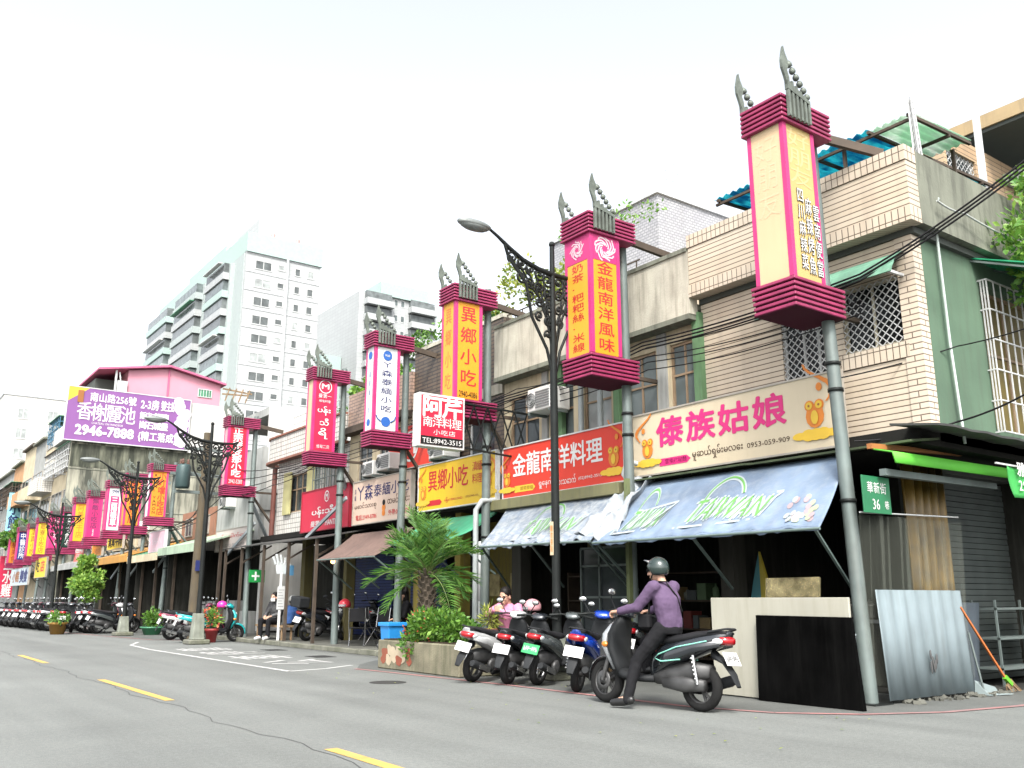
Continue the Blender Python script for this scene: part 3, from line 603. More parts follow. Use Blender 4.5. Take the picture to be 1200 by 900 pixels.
b = B().box(12.4, 14.2, 66, 72, 14.2, 16.2); b.build('recess_shade_block', M('dark_soffit', (.08, .09, .08)), pr)  # solid dark block standing in for the shade below the roof overhang
b = B().beam((13.4, 64.5, 14.2), (13.4, 64.5, 16.6), .12).beam((14.0, 64.5, 14.2), (13.6, 64.5, 16.5), .08).box(13.5, 14.15, 64.4, 64.6, 14.9, 15.9); b.build('post', white_metal, pr)
st = B().beam((20.7, 64.4, 15.9), (22.6, 64.4, 16.0), .1).beam((20.7, 64.4, 16.3), (22.9, 64.4, 16.15), .1)
for i in range(4): st.beam((20.9+i*.5, 64.3, 15.4), (21.2+i*.5, 64.3, 16.4), .08)
st.build('lean_to', wood, pr)
def row_house(y0, y1, zt, wm, seed, label, n=1):
    t = thing('terrace_house', label, 'building', (15, (y0+y1)/2, 0), group='tall terrace houses at the far left')
    b = B().box(11.7, 20, y0, y1, 3.3, zt).box(13, 20, y0, y1, 0, 3.3); b.build('wall', wm, t)
    b = B().box(11.4, 20.05, y0-.02, y1, zt, zt+.15).box(11.55, 13, y0, y1, 3.15, 3.298); b.build('roof', rnd.choice([rust, stained_conc]), t)
    fl = [(3.5+i*2.65, 3.5+(i+1)*2.65) for i in range(int((zt-3.5)/2.6))]
    facade(t, y0, y1, fl, [wm, white_tile, orange_plaster, cream_plaster], cages, seed, n=n)
row_house(78.1, 83, 13.6, grey_plaster, 11, 'grey terrace house with barred windows next beyond the stained building')
row_house(83.1, 88.5, 13.8, cream_plaster, 5, 'cream terrace house, second beyond the stained building')
row_house(88.6, 94, 13.0, orange_plaster, 8, 'orange terrace house, third beyond the stained building')
row_house(94.1, 104, 12.8, grey_plaster, 21, 'last grey terrace house cut off by the left edge of the photo', n=2)
# ================================================================ far blocks
def far_block(label, x0, x1, y0, y1, zt, wm, z0=0, name='far_apartment_block'):
    t = thing(name, label, 'building', (x0, y0, 0)); b = B().box(x0, x1, y0, y1, z0, zt); b.build('wall', wm, t); return t
mint = M('pale_mint_band', (.45, .58, .54), .6, var=.06)
X0, X1, Y0, Y1 = 38.8, 49.6, 115, 158
tglass = GLASS('mid_grey_far_glass', (.14, .155, .155)); tglass2 = GLASS('grey_far_glass', (.18, .2, .2))  # plain grey glass colours for the far blocks' windows
tw = far_block('tall white tiled apartment tower with a pale mint top band', X0, X1, Y0, Y1, 47.6, tower_tile, name='apartment_tower')
b = B().box(X0-.05, X1+.2, Y0-.25, Y1, 47.6, 50.4); b.build('roof_band', mint, tw)
b = B().box(X0+2.5, X1-.6, Y0+3, Y0+12, 50.4, 54); b.build('roof_house', tower_tile, tw)
b = B().box(X0+1.0, X0+5, Y0+12, Y0+30, 50.4, 52.6); b.build('roof_house', mint, tw)
b = B()
for x in (X0+4.5, X0+8.2): b.tube([(x, Y0+2.5, 50.4), (x, Y0+2.5, 52)], .3, 8)
b.build('roof_tank', M('pale_red_tank', (.6, .4, .38), .6), tw)
FH = 2.62
b = B()
for k in range(18): b.box(X0-.03, X1+.02, Y0-.06, Y0-.0, 47.4-k*FH, 47.4-k*FH+.16)
b.box(X0+5.75, X0+6.0, Y0-.35, Y0, 0, 47.6); b.build('string_course', M('pale_grey_course', (.62, .64, .65), .7), tw)
for k in range(13):
    z = 47.2-(k+1)*FH+.75
    for (xa, xb, zz) in ((1.3, 3.7, 1.35), (4.5, 5.6, .9), (7.0, 7.9, 1.2), (10.0-1.1, 10.0-.1, 1.2)):
        window(tw, 'y', Y0-.002, X0+xa, X0+xb, z+1.35-zz, z+1.35, mull=(.5,) if xb-xa > 1.5 else (), fm=white_metal, gm=tglass if (k*3+int(xa)) % 4 else pale_glass, fw=.12)
B().box(X0-.12, X0-.005, Y0+.5, Y1, 0, 47.5).build('shaded_side_skin', M('tower_shade_tile', (.46, .52, .51), .7, var=.06), tw)  # added skin: tower's shaded side put into a darker tile colour, bays too
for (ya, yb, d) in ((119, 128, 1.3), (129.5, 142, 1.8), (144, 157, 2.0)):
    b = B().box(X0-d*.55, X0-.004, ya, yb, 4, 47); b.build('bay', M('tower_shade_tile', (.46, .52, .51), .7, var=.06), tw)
for k in range(12):
    z = 47.2-(k+1)*FH
    for j, (ya, yb, d) in enumerate(((119.3, 127.7, 1.3), (130, 141.5, 1.8), (144.5, 156.5, 2.0))):
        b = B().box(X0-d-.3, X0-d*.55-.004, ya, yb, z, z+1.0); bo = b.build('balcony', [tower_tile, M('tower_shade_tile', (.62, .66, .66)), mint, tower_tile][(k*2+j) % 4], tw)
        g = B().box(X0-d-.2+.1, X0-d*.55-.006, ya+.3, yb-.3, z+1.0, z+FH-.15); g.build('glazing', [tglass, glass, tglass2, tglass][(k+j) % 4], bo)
        if (k*5+j*3) % 4 == 0: g = B().box(X0-d-.9, X0-d-.3, ya+.5, yb-1, z+FH-.3, z+FH-.18); g.build('awning', green_tin if k % 2 else white_metal, bo)
t2 = far_block('second pale apartment block with stacked balconies right of the white tower', 68, 84, 140, 165, 55, tower_tile)
b = B().box(72, 82, 139.5, 160, 55, 57.5); b.build('roof_house', mint, t2)
for k in range(14):
    z = 52.6-k*2.9
    for xa, xb in ((69, 74.5), (78, 83.5)):
        bo = B().box(xa, xb, 138.5, 139.996, z, z+1.1).build('balcony', tower_tile, t2); B().box(xa+.2, xb-.2, 139.3, 139.99, z+1.1, z+2.6).build('glazing', tglass if k % 2 else tglass2, bo)
    for x in (75, 76.4): window(t2, 'y', 139.998, x, x+.9, z+.9, z+2.2, mull=(), gm=glass, fm=white_metal, fw=.12)
b = B().box(64, 67.9, 146, 160, 0, 44); b.build('wing', mint, t2)
wf = far_block('pale distant block rising behind the terrace houses at the far left', 16, 34, 150, 170, 31, white_plaster)
b = B().box(15.9, 34.2, 149.9, 170, 31, 31.6).box(19, 30, 152, 165, 31.6, 34); b.build('roof', M('pale_roof', (.6, .62, .64), .7), wf)
for k in range(7):
    for x in (18, 22, 26, 30): window(wf, 'y', 149.998, x, x+1.6, 27.5-k*3, 29.2-k*3, gm=pale_glass, fm=white_metal, fw=.15)
sb = thing('speckled_tile_house', 'taller house of speckled white tile rising behind the concrete parapet', 'building', (27, 27, 0))
b = B().box(24, 36, 23.3, 30, 0, 16.9); b.build('wall', speck_tile, sb)
b = B().box(23.9, 36, 23.2, 30.05, 16.9, 17.1); b.build('coping', M('pale_grey_course', (.62, .64, .65)), sb)
b = B().box(20.5, 24, 18, 28, 10.2, 10.6).box(24.0, 32, 21.6, 23.29, 13.4, 13.7).box(25, 33, 19.8, 21.6, 13.2, 13.65); b.build('eave', M('sandy_eave', (.6, .5, .36), .7, streak=.2), sb)
b = B().box(26.5, 33, 21.8, 23.28, 13.7, 16.0); b.build('upper_room', speck_tile, sb)
window(sb, 'y', 21.8, 27.6, 30.2, 14.1, 15.6, mull=(.25, .5, .75), trans=(.3, .6), fm=white_metal, gm=dglass)
b = B().box(31.2, 33.8, 20.5, 21.7, 13.7, 17.0); b.build('white_tank_room', white_metal, sb)
an = thing('roof_antenna', 'thin pronged television aerial on the speckled tile roof', 'antenna', (26.5, 24.5, 17.1))
q = W(787, 230, Y=24.5); b = B().tube([(q.x, 24.5, 17.05), (q.x, 24.5, 19.4)], .03, 6)
for z, l2 in ((19.3, .35), (18.9, .5), (18.5, .3)): b.beam((q.x-l2, 24.5, z), (q.x+l2, 24.5, z+.06), .03)
b.build('mast', white_metal, an)
# ================================================================ lantern shaped sign towers
magenta = M('magenta_trim_paint', (.36, .035, .115), .5, var=.25, scale=3, streak=.25, dirt=(.2, .03, .07)); trimcore = M('dark_trim_core', (.06, .006, .02), .8)
hotpink = M('hot_pink_edge', (.62, .04, .2), .45, var=.08)
crest_m = M('weathered_crest_metal', (.17, .195, .165), .6, .25, var=.3, scale=6, dirt=(.08, .085, .07), dirtamt=.6)
def ink(name, rgb): return M('ink_'+name, rgb, .55, var=.06)
red, white, black, navy, blue = ink('red', (.62, .02, .03)), ink('white', (.85, .84, .82)), ink('black', (.02, .02, .02)), ink('navy', (.015, .025, .14)), ink('blue', (.03, .14, .5))
pinkink, orange, yellow, brown = ink('pink', (.75, .03, .22)), ink('orange', (.8, .25, .03)), ink('yellow', (.85, .55, .05)), ink('brown', (.35, .13, .03))
def face(name, rgb): return M('face_'+name, rgb, .5, var=.05, scale=1.2, streak=.1, dirt=(rgb[0]*.6, rgb[1]*.55, rgb[2]*.5))
def crest_shape(b, o, u, t, h):
    """comb of bars, flame spire at the street end, scrolls stepping down: plate in the plane (o,u,z)"""
    o, u, t = Vector(o), Vector(u), Vector(t); z = Vector((0, 0, 1)); wd = h*.46
    n = 6
    for i in range(n):
        x = wd*i/(n-1); top = h*(.62-.24*(i/(n-1)))
        b.prism([(x-.022*h, 0), (x+.022*h, 0), (x+.022*h, top), (x-.022*h, top)], o, u, z, t)
    b.prism([(-.03*h, .42*h), (wd, .32*h), (wd, .37*h), (-.03*h, .56*h)], o-t*.1, u, z, t*1.2)
    sp = [(-.03, .5), (-.07, .62), (-.12, .74), (-.125, .86), (-.09, 1.0), (-.06, 1.1), (-.03, .99), (.02, .9), (.03, .8), (-.01, .72), (.03, .62), (.03, .5)]
    b.prism([(x*h, y*h) for x, y in sp], o+t*.1, u, z, t*.8)
    for i in range(6):
        f = i/5; c = o+u*(h*(.06+.38*f))+z*(h*(.84-.4*f)); r = h*(.062-.004*i)
        pts = [c+u*(r*(1-.1*k)*math.cos(k*.8+f))+z*(r*(1-.1*k)*math.sin(k*.8+f))+t*.5 for k in range(8)]
        b.tube(pts, h*.022, 6); b.ball(c+t*.5, (h*.05,)*3, 8, 6)
def emblem(b, c, u, v, r, lift=.008, seed=1):
    """round swirl emblem of curling strokes"""
    rr = random.Random(seed); c, u, v = Vector(c), Vector(u), Vector(v); nn = u.cross(v)*lift
    for i in range(9):
        a0 = i*.7+rr.random()*.3; pts = []
        for k in range(9): a = a0+k*.28; q = r*(.25+.75*k/8*(.7+.3*rr.random())); pts.append(c+u*math.cos(a)*q+v*math.sin(a)*q*.9+nn)
        for p, q in zip(pts, pts[1:]):
            d = (q-p).normalized(); s_ = d.cross(u.cross(v))*r*.055; b.quad(p-s_, q-s_, q+s_, p+s_)
def disc(b, c, u, v, r, lift, n=24, r0=0):
    c, u, v = Vector(c), Vector(u), Vector(v); nn = u.cross(v)*lift
    o_ = [c+u*math.cos(2*math.pi*i/n)*r+v*math.sin(2*math.pi*i/n)*r+nn for i in range(n)]
    if r0 == 0: b.add(o_, [tuple(range(n))])
    else:
        i_ = [c+u*math.cos(2*math.pi*i/n)*r0+v*math.sin(2*math.pi*i/n)*r0+nn for i in range(n)]
        b.add(o_+i_, [(i, (i+1) % n, n+(i+1) % n, n+i) for i in range(n)])
def lantern(y0, zb, zt, front, side, label, writef=None, writes=None, near=True, edge=None, arm=True, base=None, dy=.5):
    if y0 > 33: y0 *= 1.03
    t = thing('lantern_sign', label, 'sign', (11.35, y0+.3, 0), group='tall lantern shaped shop signs on poles along the street')
    H = zt-zb; tb, tt = zb+H*.138, zt-H*.138; xa, xb = 10.28, 11.0; yb = y0+dy; edge = edge or hotpink
    def lp(p, z): return p
    b = B().box(xa, xb, y0, yb, tb-.02, tt+.02); b.use(front)
    cabinet = B().use(side).box(xa+.012, xb-.012, y0+.012, yb, tb-.01, tt+.01); co = cabinet.build('cabinet', None, t)
    fb = B().box(xa+.07, xb-.07, y0, y0+.011, tb, tt); fb.build('front_panel', front, t)
    sb_ = B().box(xa, xa+.011, y0+.06, yb-.06, tb, tt); sb_.build('side_panel', side, t)
    for x, y in ((xa-.008, y0-.008), (xb-.075, y0-.008), (xa-.008, yb-.06)):
        eb = B().box(x, x+.083, y, y+.07, tb, tt); eb.build('edge_strip', edge, t)
    nf = 6 if near else 4
    for nm, za, zc, gx in (('top_trim', tt, zt, .0), ('bottom_trim', zb, tb, .0)):
        k = B(); st = (zc-za)/nf
        for i in range(nf):
            g = (.0 if nm == 'top_trim' else -.02+.004*i)
            k.box(xa-.07-g, 11.4, y0-.06-g, yb+.07+g, za+i*st, za+i*st+st*.62)
        ko = k.build(nm, magenta, t, bev=.008 if near else 0); B().box(xa-.03, 11.36, y0-.025, yb+.03, za+.005, zc-.02).build('trim_core', trimcore, ko)
        if nm == 'bottom_trim': B().box(xa-.05, 11.38, y0-.04, yb+.05, zb-.012, zb-.002).build('underside_shade', trimcore, ko)  # added dark plate, paints the shade on the trim's underside
    ch = H*.31
    k = B(); crest_shape(k, (xa+.06, y0-.075, tt+.06), (1, 0, 0), (0, -.05, 0), ch); k.build('crest', crest_m, t)
    k = B(); crest_shape(k, (xa+.06, yb+.085, tt+.06), (1, 0, 0), (0, .05, 0), ch*.97); k.build('crest', crest_m, t)
    pz = zt+.12
    bx, by = base or (11.15, y0+.05); k = B().tube([(bx, by, 0), (bx*.1+11.35*.9, by*.1+(y0+.27)*.9, tb), (11.35, y0+.28, pz)], [.1, .092, .08], 12); k.build('pole', steel, t)
    B().box(bx-.2, bx+.2, by-.2, by+.2, 0, .02).build('base_plate', black_iron, t)
    for z in (2.6, 4.2, 4.6): f = .9*z/tb; B().lathe([(.09, z), (.112, z), (.112, z+.05), (.09, z+.05)], (bx+(11.35-bx)*f, by+(y0+.27-by)*f, 0), n=12).build('collar', black_iron, t)
    if arm:
        B().beam((11.35, y0+.3, zt-.2), (12.1, 6.95, 7.98) if y0 < 9 else (13.0 if y0 < 14 else 12.35, y0+.2, zt-.35), .09, .13).build('arm', rust if near else steel, t); B().beam((11.4, y0+.3, zb+.2), (12.3, y0+.3, zb+.2), .07).build('arm', rust, t)
        if not near or y0 > 14: B().beam((11.4, y0+.35, zb+.1), (12.9 if y0 > 33 else 12.2, y0+.35, zb-1.5 if y0 > 33 else zb-.9), .1, .06).build('arm', rust if near else steel, t)
    if y0 > 22 and y0 < 62: B().beam((11.4, y0+.4, zb-.1), (12.6, y0+1.5, zb-1.5), .11, .07).build('strut', M('pale_strut', (.4, .45, .47), .5, .2, streak=.3), t); B().beam((11.4, y0-.1, zb-.9), (11.4, y0+2.6, zb-1.9), .06, .1).build('strut', M('pale_strut', (.4, .45, .47)), t)
    if writef: writef(t, xa+.1, xb-.1, y0, tb, tt)
    if writes: writes(t, y0+.07, yb-.07, xa, tb, tt)
    return t
def wr(t, mat, fn, name='lettering'):
    b = B(); fn(b)
    if b.v: b.build(name, mat, t)
def vfront(s, mat, f0, f1, off=.012, mx=.0, fill=.9):
    def f(t, xa, xb, y, tb, tt):
        h = tt-tb; wr(t, mat, lambda b: cjk(b, s, (xa+mx, y, tb+h*f0), UF, VS, xb-xa-2*mx, h*(f1-f0), True, off, fill, .003))
    return f
def vside(s, mat, f0, f1, off=.012, mx=.0, fill=.9):
    def f(t, ya, yb, x, tb, tt):
        h = tt-tb; wr(t, mat, lambda b: cjk(b, s, (x, yb-mx, tb+h*f0), US, VS, yb-ya-2*mx, h*(f1-f0), True, off, fill, .003))
    return f
def both(*fs):
    def f(*a):
        for g in fs: g(*a)
    return f
def num(s, mat, f0, f1, off=.01):
    def f(t, xa, xb, y, tb, tt): h = tt-tb; wr(t, mat, lambda b: line(b, s, (xa+.02, y, tb+h*f0), UF, VS, xb-xa-.04, h*(f1-f0), off, .01))
    return f
faded = ink('faded_cream', (.7, .54, .26)); gold = face('gold', (.62, .45, .17)); peach = face('peach', (.75, .55, .33))
def l1cols(t, xa, xb, y, tb, tt):
    h = tt-tb; cw = .155
    for m, off, lf in ((black, .05, .008), (white, .008, .013)):
        b = B()
        for i, (s, top) in enumerate((('四川麻辣菜', .58), ('麻辣烤魚', .55), ('雲南便當', .52))):
            cjk(b, s, (xa+.1+i*(cw+.02), y, tb+h*(.03 if i else .05)), UF, VS, cw, h*(top-.04), True, off, .85, lf)
        b.build('lettering', m, t)
lantern(7.4, 5.3, 8.6, gold, peach, 'weathered yellow lantern sign with faded characters and three small white columns', both(vfront('好朋友', faded, .6, .98, 0), l1cols), vside('好朋友', ink('faded_peach', (.75, .56, .35)), .4, .95, 0, .06), base=(10.88, 7.17), dy=.64)
amber = face('amber', (.85, .36, .02)); ambers = face('amber_side', (.85, .42, .04))
def drag(t, xa, xb, y, tb, tt):
    h = tt-tb; k = B().box(xa-.02, xb+.02, y-.006, y-.001, tb+h*.78, tt); k.build('emblem_panel', hotpink, t)
    wr(t, ink('pale_pink', (.85, .6, .66)), lambda b: emblem(b, ((xa+xb)/2, y, tb+h*.89), UF, VS, .29, .012, 4), 'emblem')
def drags(t, ya, yb, x, tb, tt):
    h = tt-tb; k = B().box(x-.006, x-.001, ya-.01, yb+.01, tb+h*.78, tt); k.build('emblem_panel', hotpink, t)
    wr(t, ink('pale_pink', (.85, .6, .66)), lambda b: emblem(b, (x, (ya+yb)/2, tb+h*.89), US, VS, .21, .012, 5), 'emblem')
lantern(11.73, 5.17, 8.32, amber, ambers, 'orange lantern sign under a pink dragon swirl emblem, above the red signboard', both(drag, vfront('金龍南洋風味', red, .01, .78, .014, .05, .8)), both(drags, vside('奶茶‧粑粑絲‧米線', red, .02, .77, .008, .1, .8)), dy=.7)
lantern(16.3, 5.18, 8.24, amber, ambers, 'orange lantern sign with red characters and a black telephone number beside the curly iron lamp', both(vfront('異鄉小吃', red, .1, .98, .014, .0, .72), num('2940-4086', black, .015, .075)), vside('異鄉小吃', ink('soft_red', (.75, .2, .05)), .06, .97, .008, .04, .7), dy=.54)
offw = face('white', (.8, .8, .8))
def ya4(t, xa, xb, y, tb, tt):
    h = tt-tb; c = ((xa+xb)/2, y, tb+h*.9)
    wr(t, blue, lambda b: (disc(b, c, UF, VS, .13, .01), disc(b, ((xa+xb)/2, y, tb+h*.1), UF, VS, .13, .01), [b.tube([((xa+xb)/2+s_*.14, y-.012, tb+h*.1), ((xa+xb)/2+s_*.24, y-.012, tb+h*.13), ((xa+xb)/2+s_*.28, y-.012, tb+h*.17)], .014, 5) for s_ in (-1, 1)]), 'emblem')
    wr(t, white, lambda b: line(b, '阿森', ((xa+xb)/2-.07, y, tb+h*.885), UF, VS, .14, .06, .01, .014))
def ya4s(t, ya, yb, x, tb, tt): h = tt-tb; wr(t, blue, lambda b: (disc(b, (x, (ya+yb)/2, tb+h*.9), US, VS, .1, .01), disc(b, (x, (ya+yb)/2, tb+h*.09), US, VS, .09, .01)), 'emblem')
lantern(20.1, 5.06, 8.05, offw, offw, 'white lantern sign with navy characters and round blue emblems', both(ya4, vfront('ㄚ森泰緬小吃', navy, .2, .84, .014, .06, .68)), both(ya4s, vside('ㄚ森泰緬小吃', ink('greyblue', (.3, .36, .55)), .18, .83, .002, .1, .7)), dy=.46)
crim = face('crimson', (.62, .02, .08))
def man5(t, xa, xb, y, tb, tt):
    h = tt-tb; cx = (xa+xb)/2
    wr(t, white, lambda b: (disc(b, (cx, y, tb+h*.91), UF, VS, .2, .01, 28, .175), line(b, 'M', (cx-.11, y, tb+h*.88), UF, VS, .22, h*.07, .03, .012)), 'emblem')
    wr(t, white, lambda b: (cjk(b, '曼第一', (xa+.05, y, tb+h*.74), UF, VS, xb-xa-.1, h*.07, False, .008, .8, .01), cjk(b, '緬甸料理', (xa+.08, y, tb+h*.68), UF, VS, xb-xa-.16, h*.045, False, .004, .8, .01),
        line(b, 'ပန်း', (xa+.05, y, tb+h*.5), UF, VS, xb-xa-.12, h*.13, .02, .01), line(b, 'သီ', (cx-.13, y, tb+h*.36), UF, VS, .28, h*.1, .02, .01), line(b, 'ရိ', (cx-.15, y, tb+h*.17), UF, VS, .28, h*.15, .02, .01), cjk(b, '緬甸二店', (xa+.06, y, tb+h*.03), UF, VS, xb-xa-.12, h*.06, False, .004, .8, .01)))
lantern(23.85, 5.04, 7.89, crim, peach, 'crimson lantern sign with a white ringed letter and white Burmese script', man5, base=(11.1, 23.5), dy=.4)
lantern(31.0, 4.8, 7.6, face('scarlet', (.8, .015, .05)), face('pale_pink', (.8, .4, .45)), 'scarlet lantern sign with seven white characters, last before the utility pole', both(vfront('正宗密支那小吃', white, .13, .99, .03, .1, .95), num('2942-5283', white, .02, .09)), vside('正宗密支那小吃', white, .1, .95, .01, .14), base=(10.95, 30.0), dy=.4)
pinkf, yelf, orf, dgr, nav = face('hot_pink', (.6, .025, .17)), face('lemon', (.85, .6, .03)), face('orange', (.85, .3, .02)), face('dark_green', (.015, .05, .035)), face('navy', (.02, .04, .22))
def l7f(t, xa, xb, y, tb, tt):
    h = tt-tb; m = (xa+xb)/2
    wr(t, red, lambda b: cjk(b, '小叮噹小吃店', (m-.02, y, tb+h*.03), UF, VS, .28, h*.94, True, .012, .95, .01))
    wr(t, black, lambda b: cjk(b, 'RYANI YAMON', (xa+.05, y, tb+h*.05), UF, VS, .18, h*.9, True, .0, .9, .01))
def siam(t, xa, xb, y, tb, tt):
    h = tt-tb
    k = B().box(xa+.06, xb-.06, y-.006, y-.001, tb+h*.08, tb+h*.8); k.build('inner_panel', hotpink, t)
    wr(t, white, lambda b: cjk(b, '三陽機車', (xa+.12, y, tb+h*.1), UF, VS, xb-xa-.24, h*.68, True, .03, .95, .012)); wr(t, navy, lambda b: line(b, 'SYM', (xa+.1, y, tb+h*.86), UF, VS, xb-xa-.2, h*.08, .03, .012))
L = lantern
L(39.5, 4.42, 7.1, orf, offw, 'orange lantern sign with red characters beside small black Latin letters, next left of the transformers', l7f, None, False)
L(43.6, 4.3, 7.15, orf, orf, 'orange lantern sign half hidden behind the globe of a curly lamp post', vfront('雲南小吃店', red, .03, .97, .015, .08), None, False)
L(47.2, 4.28, 7.2, offw, pinkf, 'white and pink lantern sign with blue letters at its top', siam, None, False)
L(51.4, 4.16, 7.1, pinkf, pinkf, 'hot pink lantern sign with dark characters right of a yellow one', both(vfront('無敵小吃店', ink('plum', (.12, .02, .1)), .22, .97, .015, .1), vfront('電話', white, .03, .2, .0, .22)), None, False)
L(55, 4.15, 7.07, face('golden', (.85, .45, .02)), pinkf, 'golden yellow lantern sign with orange characters between the pink and the black one', vfront('阿美米干店', ink('rust', (.6, .2, .02)), .08, .97, .015, .1), None, False)
L(58.2, 3.96, 6.78, dgr, pinkf, 'black green lantern sign with white script', vfront('雲滇美食坊', white, .05, .97, .005, .14), None, False)
L(61.9, 4.1, 6.8, pinkf, pinkf, 'hot pink lantern sign with white characters left of the black green one', both(vfront('南洋小吃', white, .3, .95, .005, .14), vfront('外帶', white, .05, .25, 0, .2)), None, False)
L(66.6, 3.9, 6.74, yelf, pinkf, 'lemon yellow lantern sign with brown characters, right one of the yellow pair', vfront('鄉寮小吃店', brown, .03, .97, .012, .1), None, False)
L(70, 3.93, 6.56, yelf, pinkf, 'lemon yellow lantern sign partly hidden, left one of the yellow pair', vfront('清真小吃', brown, .03, .97, .012, .1), None, False)
L(74.4, 3.83, 6.6, nav, pinkf, 'navy blue lantern sign with white clinic characters', vfront('中醫診所', white, .03, .97, .015, .08), None, False)
L(78.2, 3.7, 6.58, face('burnt', (.7, .22, .02)), pinkf, 'burnt orange lantern sign, farthest left of the row', vfront('緬甸美食', ink('dark_red', (.35, .02, .02)), .03, .97, .012, .1), None, False)
# ================================================================ flat signboards over the shops
def motif(b, o, s, flip=1):
    """owl like figure on a lotus under a curl, flat on a board facing the street"""
    o = Vector(o); cnt = [0]
    def P(x, z, l=.012): return o+US*(x*s*flip)+VS*(z*s)+Vector((-l, 0, 0))
    def poly(pts, l=.012):
        cnt[0] += 1; l += cnt[0]*.0004; b.add([P(x, z, l) for x, z in pts], [tuple(range(len(pts)))[::1 if flip > 0 else -1]])
    def ell(cx, cz, rx, rz, l=.012): poly([(cx+rx*math.cos(a*.5236), cz+rz*math.sin(a*.5236)) for a in range(12)], l)
    b.use(orange); ell(0, .42, .15, .17)
    b.use(orange); ell(-.08, .57, .08, .08); ell(.08, .57, .08, .08)
    pts = [(.2-.02*i+.16*math.sin(i*.55), .6+i*.065) for i in range(10)]
    for i, (p, q) in enumerate(zip(pts, pts[1:])): wd = .055*(1-abs(i-4)/6); poly([(p[0]-wd, p[1]), (p[0]+wd, p[1]), (q[0]+wd, q[1]), (q[0]-wd, q[1])])
    ell(.1, .82, .05, .06)
    b.use(yellow)
    for dx, r in ((-.26, .13), (.26, .13), (-.12, .12), (.12, .12), (0, .12)): ell(dx, .16, r, .055 if abs(dx) > .2 else .085, .015)
    ell(-.08, .57, .055, .055, .016); ell(.08, .57, .055, .055, .016)
    b.use(brown); ell(-.08, .57, .018, .018, .02); ell(.08, .57, .018, .018, .02); b.use(yellow); ell(0, .4, .06, .1, .016)
def board(label, y0, y1, z0, z1, mat, writes=(), X=11.75, frame=None, th=.1, name='signboard', fw=.03):
    t = thing(name, label, 'sign', (X, (y0+y1)/2, z0))
    b = B().box(X, X+th, y0, y1, z0, z1); b.build('panel', mat, t)
    f = B(); e = fw; x0, x1 = X-.02, X+th+.004
    f.box(x0, x1, y0-e, y1+e, z1, z1+e).box(x0, x1, y0-e, y1+e, z0-e, z0).box(x0, x1, y0-e, y0, z0, z1).box(x0, x1, y1, y1+e, z0, z1); f.build('frame', frame or alu, t)
    for m, fn in writes:
        k = B(); fn(k, Vector((X, y1, z0)), y1-y0, z1-z0); k.build('lettering' if m else 'emblem', m, t)
    return t
def T(s, x, z, w_, h_, off=.0):   # writing at fractions of the board
    return lambda b, o, w, h: line(b, s, o+US*(w*x)+VS*(h*z), US, VS, w*w_, h*h_, off)
def C(s, x, z, w_, h_, off=.0, fill=.9, vert=False): return lambda b, o, w, h: cjk(b, s, o+US*(w*x)+VS*(h*z), US, VS, w*w_, h*h_, vert, off, fill)
def many(*fs):
    def f(*a):
        for g in fs: g(*a)
    return f
def arrow(x, z, w_, h_):
    def f(b, o, w, h):
        q = lambda a, c: o+US*(w*a)+VS*(h*c)+Vector((-.006, 0, 0))
        b.add([q(x, z), q(x+w_*.88, z), q(x+w_, z+h_/2), q(x+w_*.88, z+h_), q(x, z+h_)], [(0, 1, 2, 3, 4)])
    return f
mot = lambda s: (None, lambda b, o, w, h: (motif(b, o+US*(w*.085)+VS*.06, s*.92, -1), motif(b, o+US*(w*.9)+VS*.04, s*1.1)))
bk = (y0, y1, z0, z1) = (7.82, 12.28, 3.54, 4.66)
board('big cream signboard with four pink characters over the blue awning', *bk, face('cream', (.74, .63, .45)),
      [(pinkink, many(C('傣族姑娘', .13, .36, .66, .56, .035, .78), arrow(.15, .1, .17, .12))), (ink('brown_black', (.06, .03, .02)), many(T('မူဆယ်ရှမ်းမလေး', .33, .1, .25, .2, .004), T('0953-059-909', .6, .16, .19, .075))), (white, C('雲南打拋麵', .18, .115, .12, .09, .0, .85)), mot(1.0)])
board('bright red signboard with six white characters over the second blue awning', 12.55, 16.5, 3.5, 4.6, face('vermilion', (.8, .05, .025)),
      [(white, many(C('金龍南洋料理', .09, .36, .76, .5, .02, .85), T('ရွှေနဂါး', .33, .08, .13, .2), T('စားသောက်', .48, .1, .16, .16), T('(02)8942-3515', .66, .12, .18, .07))), (yellow, arrow(.11, .08, .19, .13)), (brown, C('雲南泰緬', .16, .1, .12, .09, 0, .85)),
       (None, lambda b, o, w, h: (motif(b, o+US*(w*.04)+VS*.04, .8, -1), motif(b, o+US*(w*.93)+VS*.04, 1.0)))], frame=white_metal)
board('yellow signboard with red characters above the palm', 16.8, 20.25, 3.5, 4.62, face('sun_yellow', (.88, .55, .02)),
      [(red, many(C('異鄉小吃', .13, .36, .54, .52, .015, .85), C('滇緬', .72, .66, .12, .22, 0, .9), C('料理', .72, .4, .12, .22, 0, .9), arrow(.13, .08, .2, .12), T('မြန်မာအစားအစာ', .36, .1, .24, .12))), (brown, T('(02)2940-4086', .64, .13, .18, .06)),
       (None, lambda b, o, w, h: (motif(b, o+US*(w*.07)+VS*.04, .9, -1), motif(b, o+US*(w*.91)+VS*.04, 1.0)))], frame=white_metal)
def doll(b, o, w, h):
    b.use(orange); c = o+US*(w*.56)+VS*(h*.18); disc(b, c, US, VS, .09, .01); disc(b, c+VS*.14, US, VS, .1, .009)
    b.use(black); disc(b, c+VS*.28, US, VS, .08, .01)
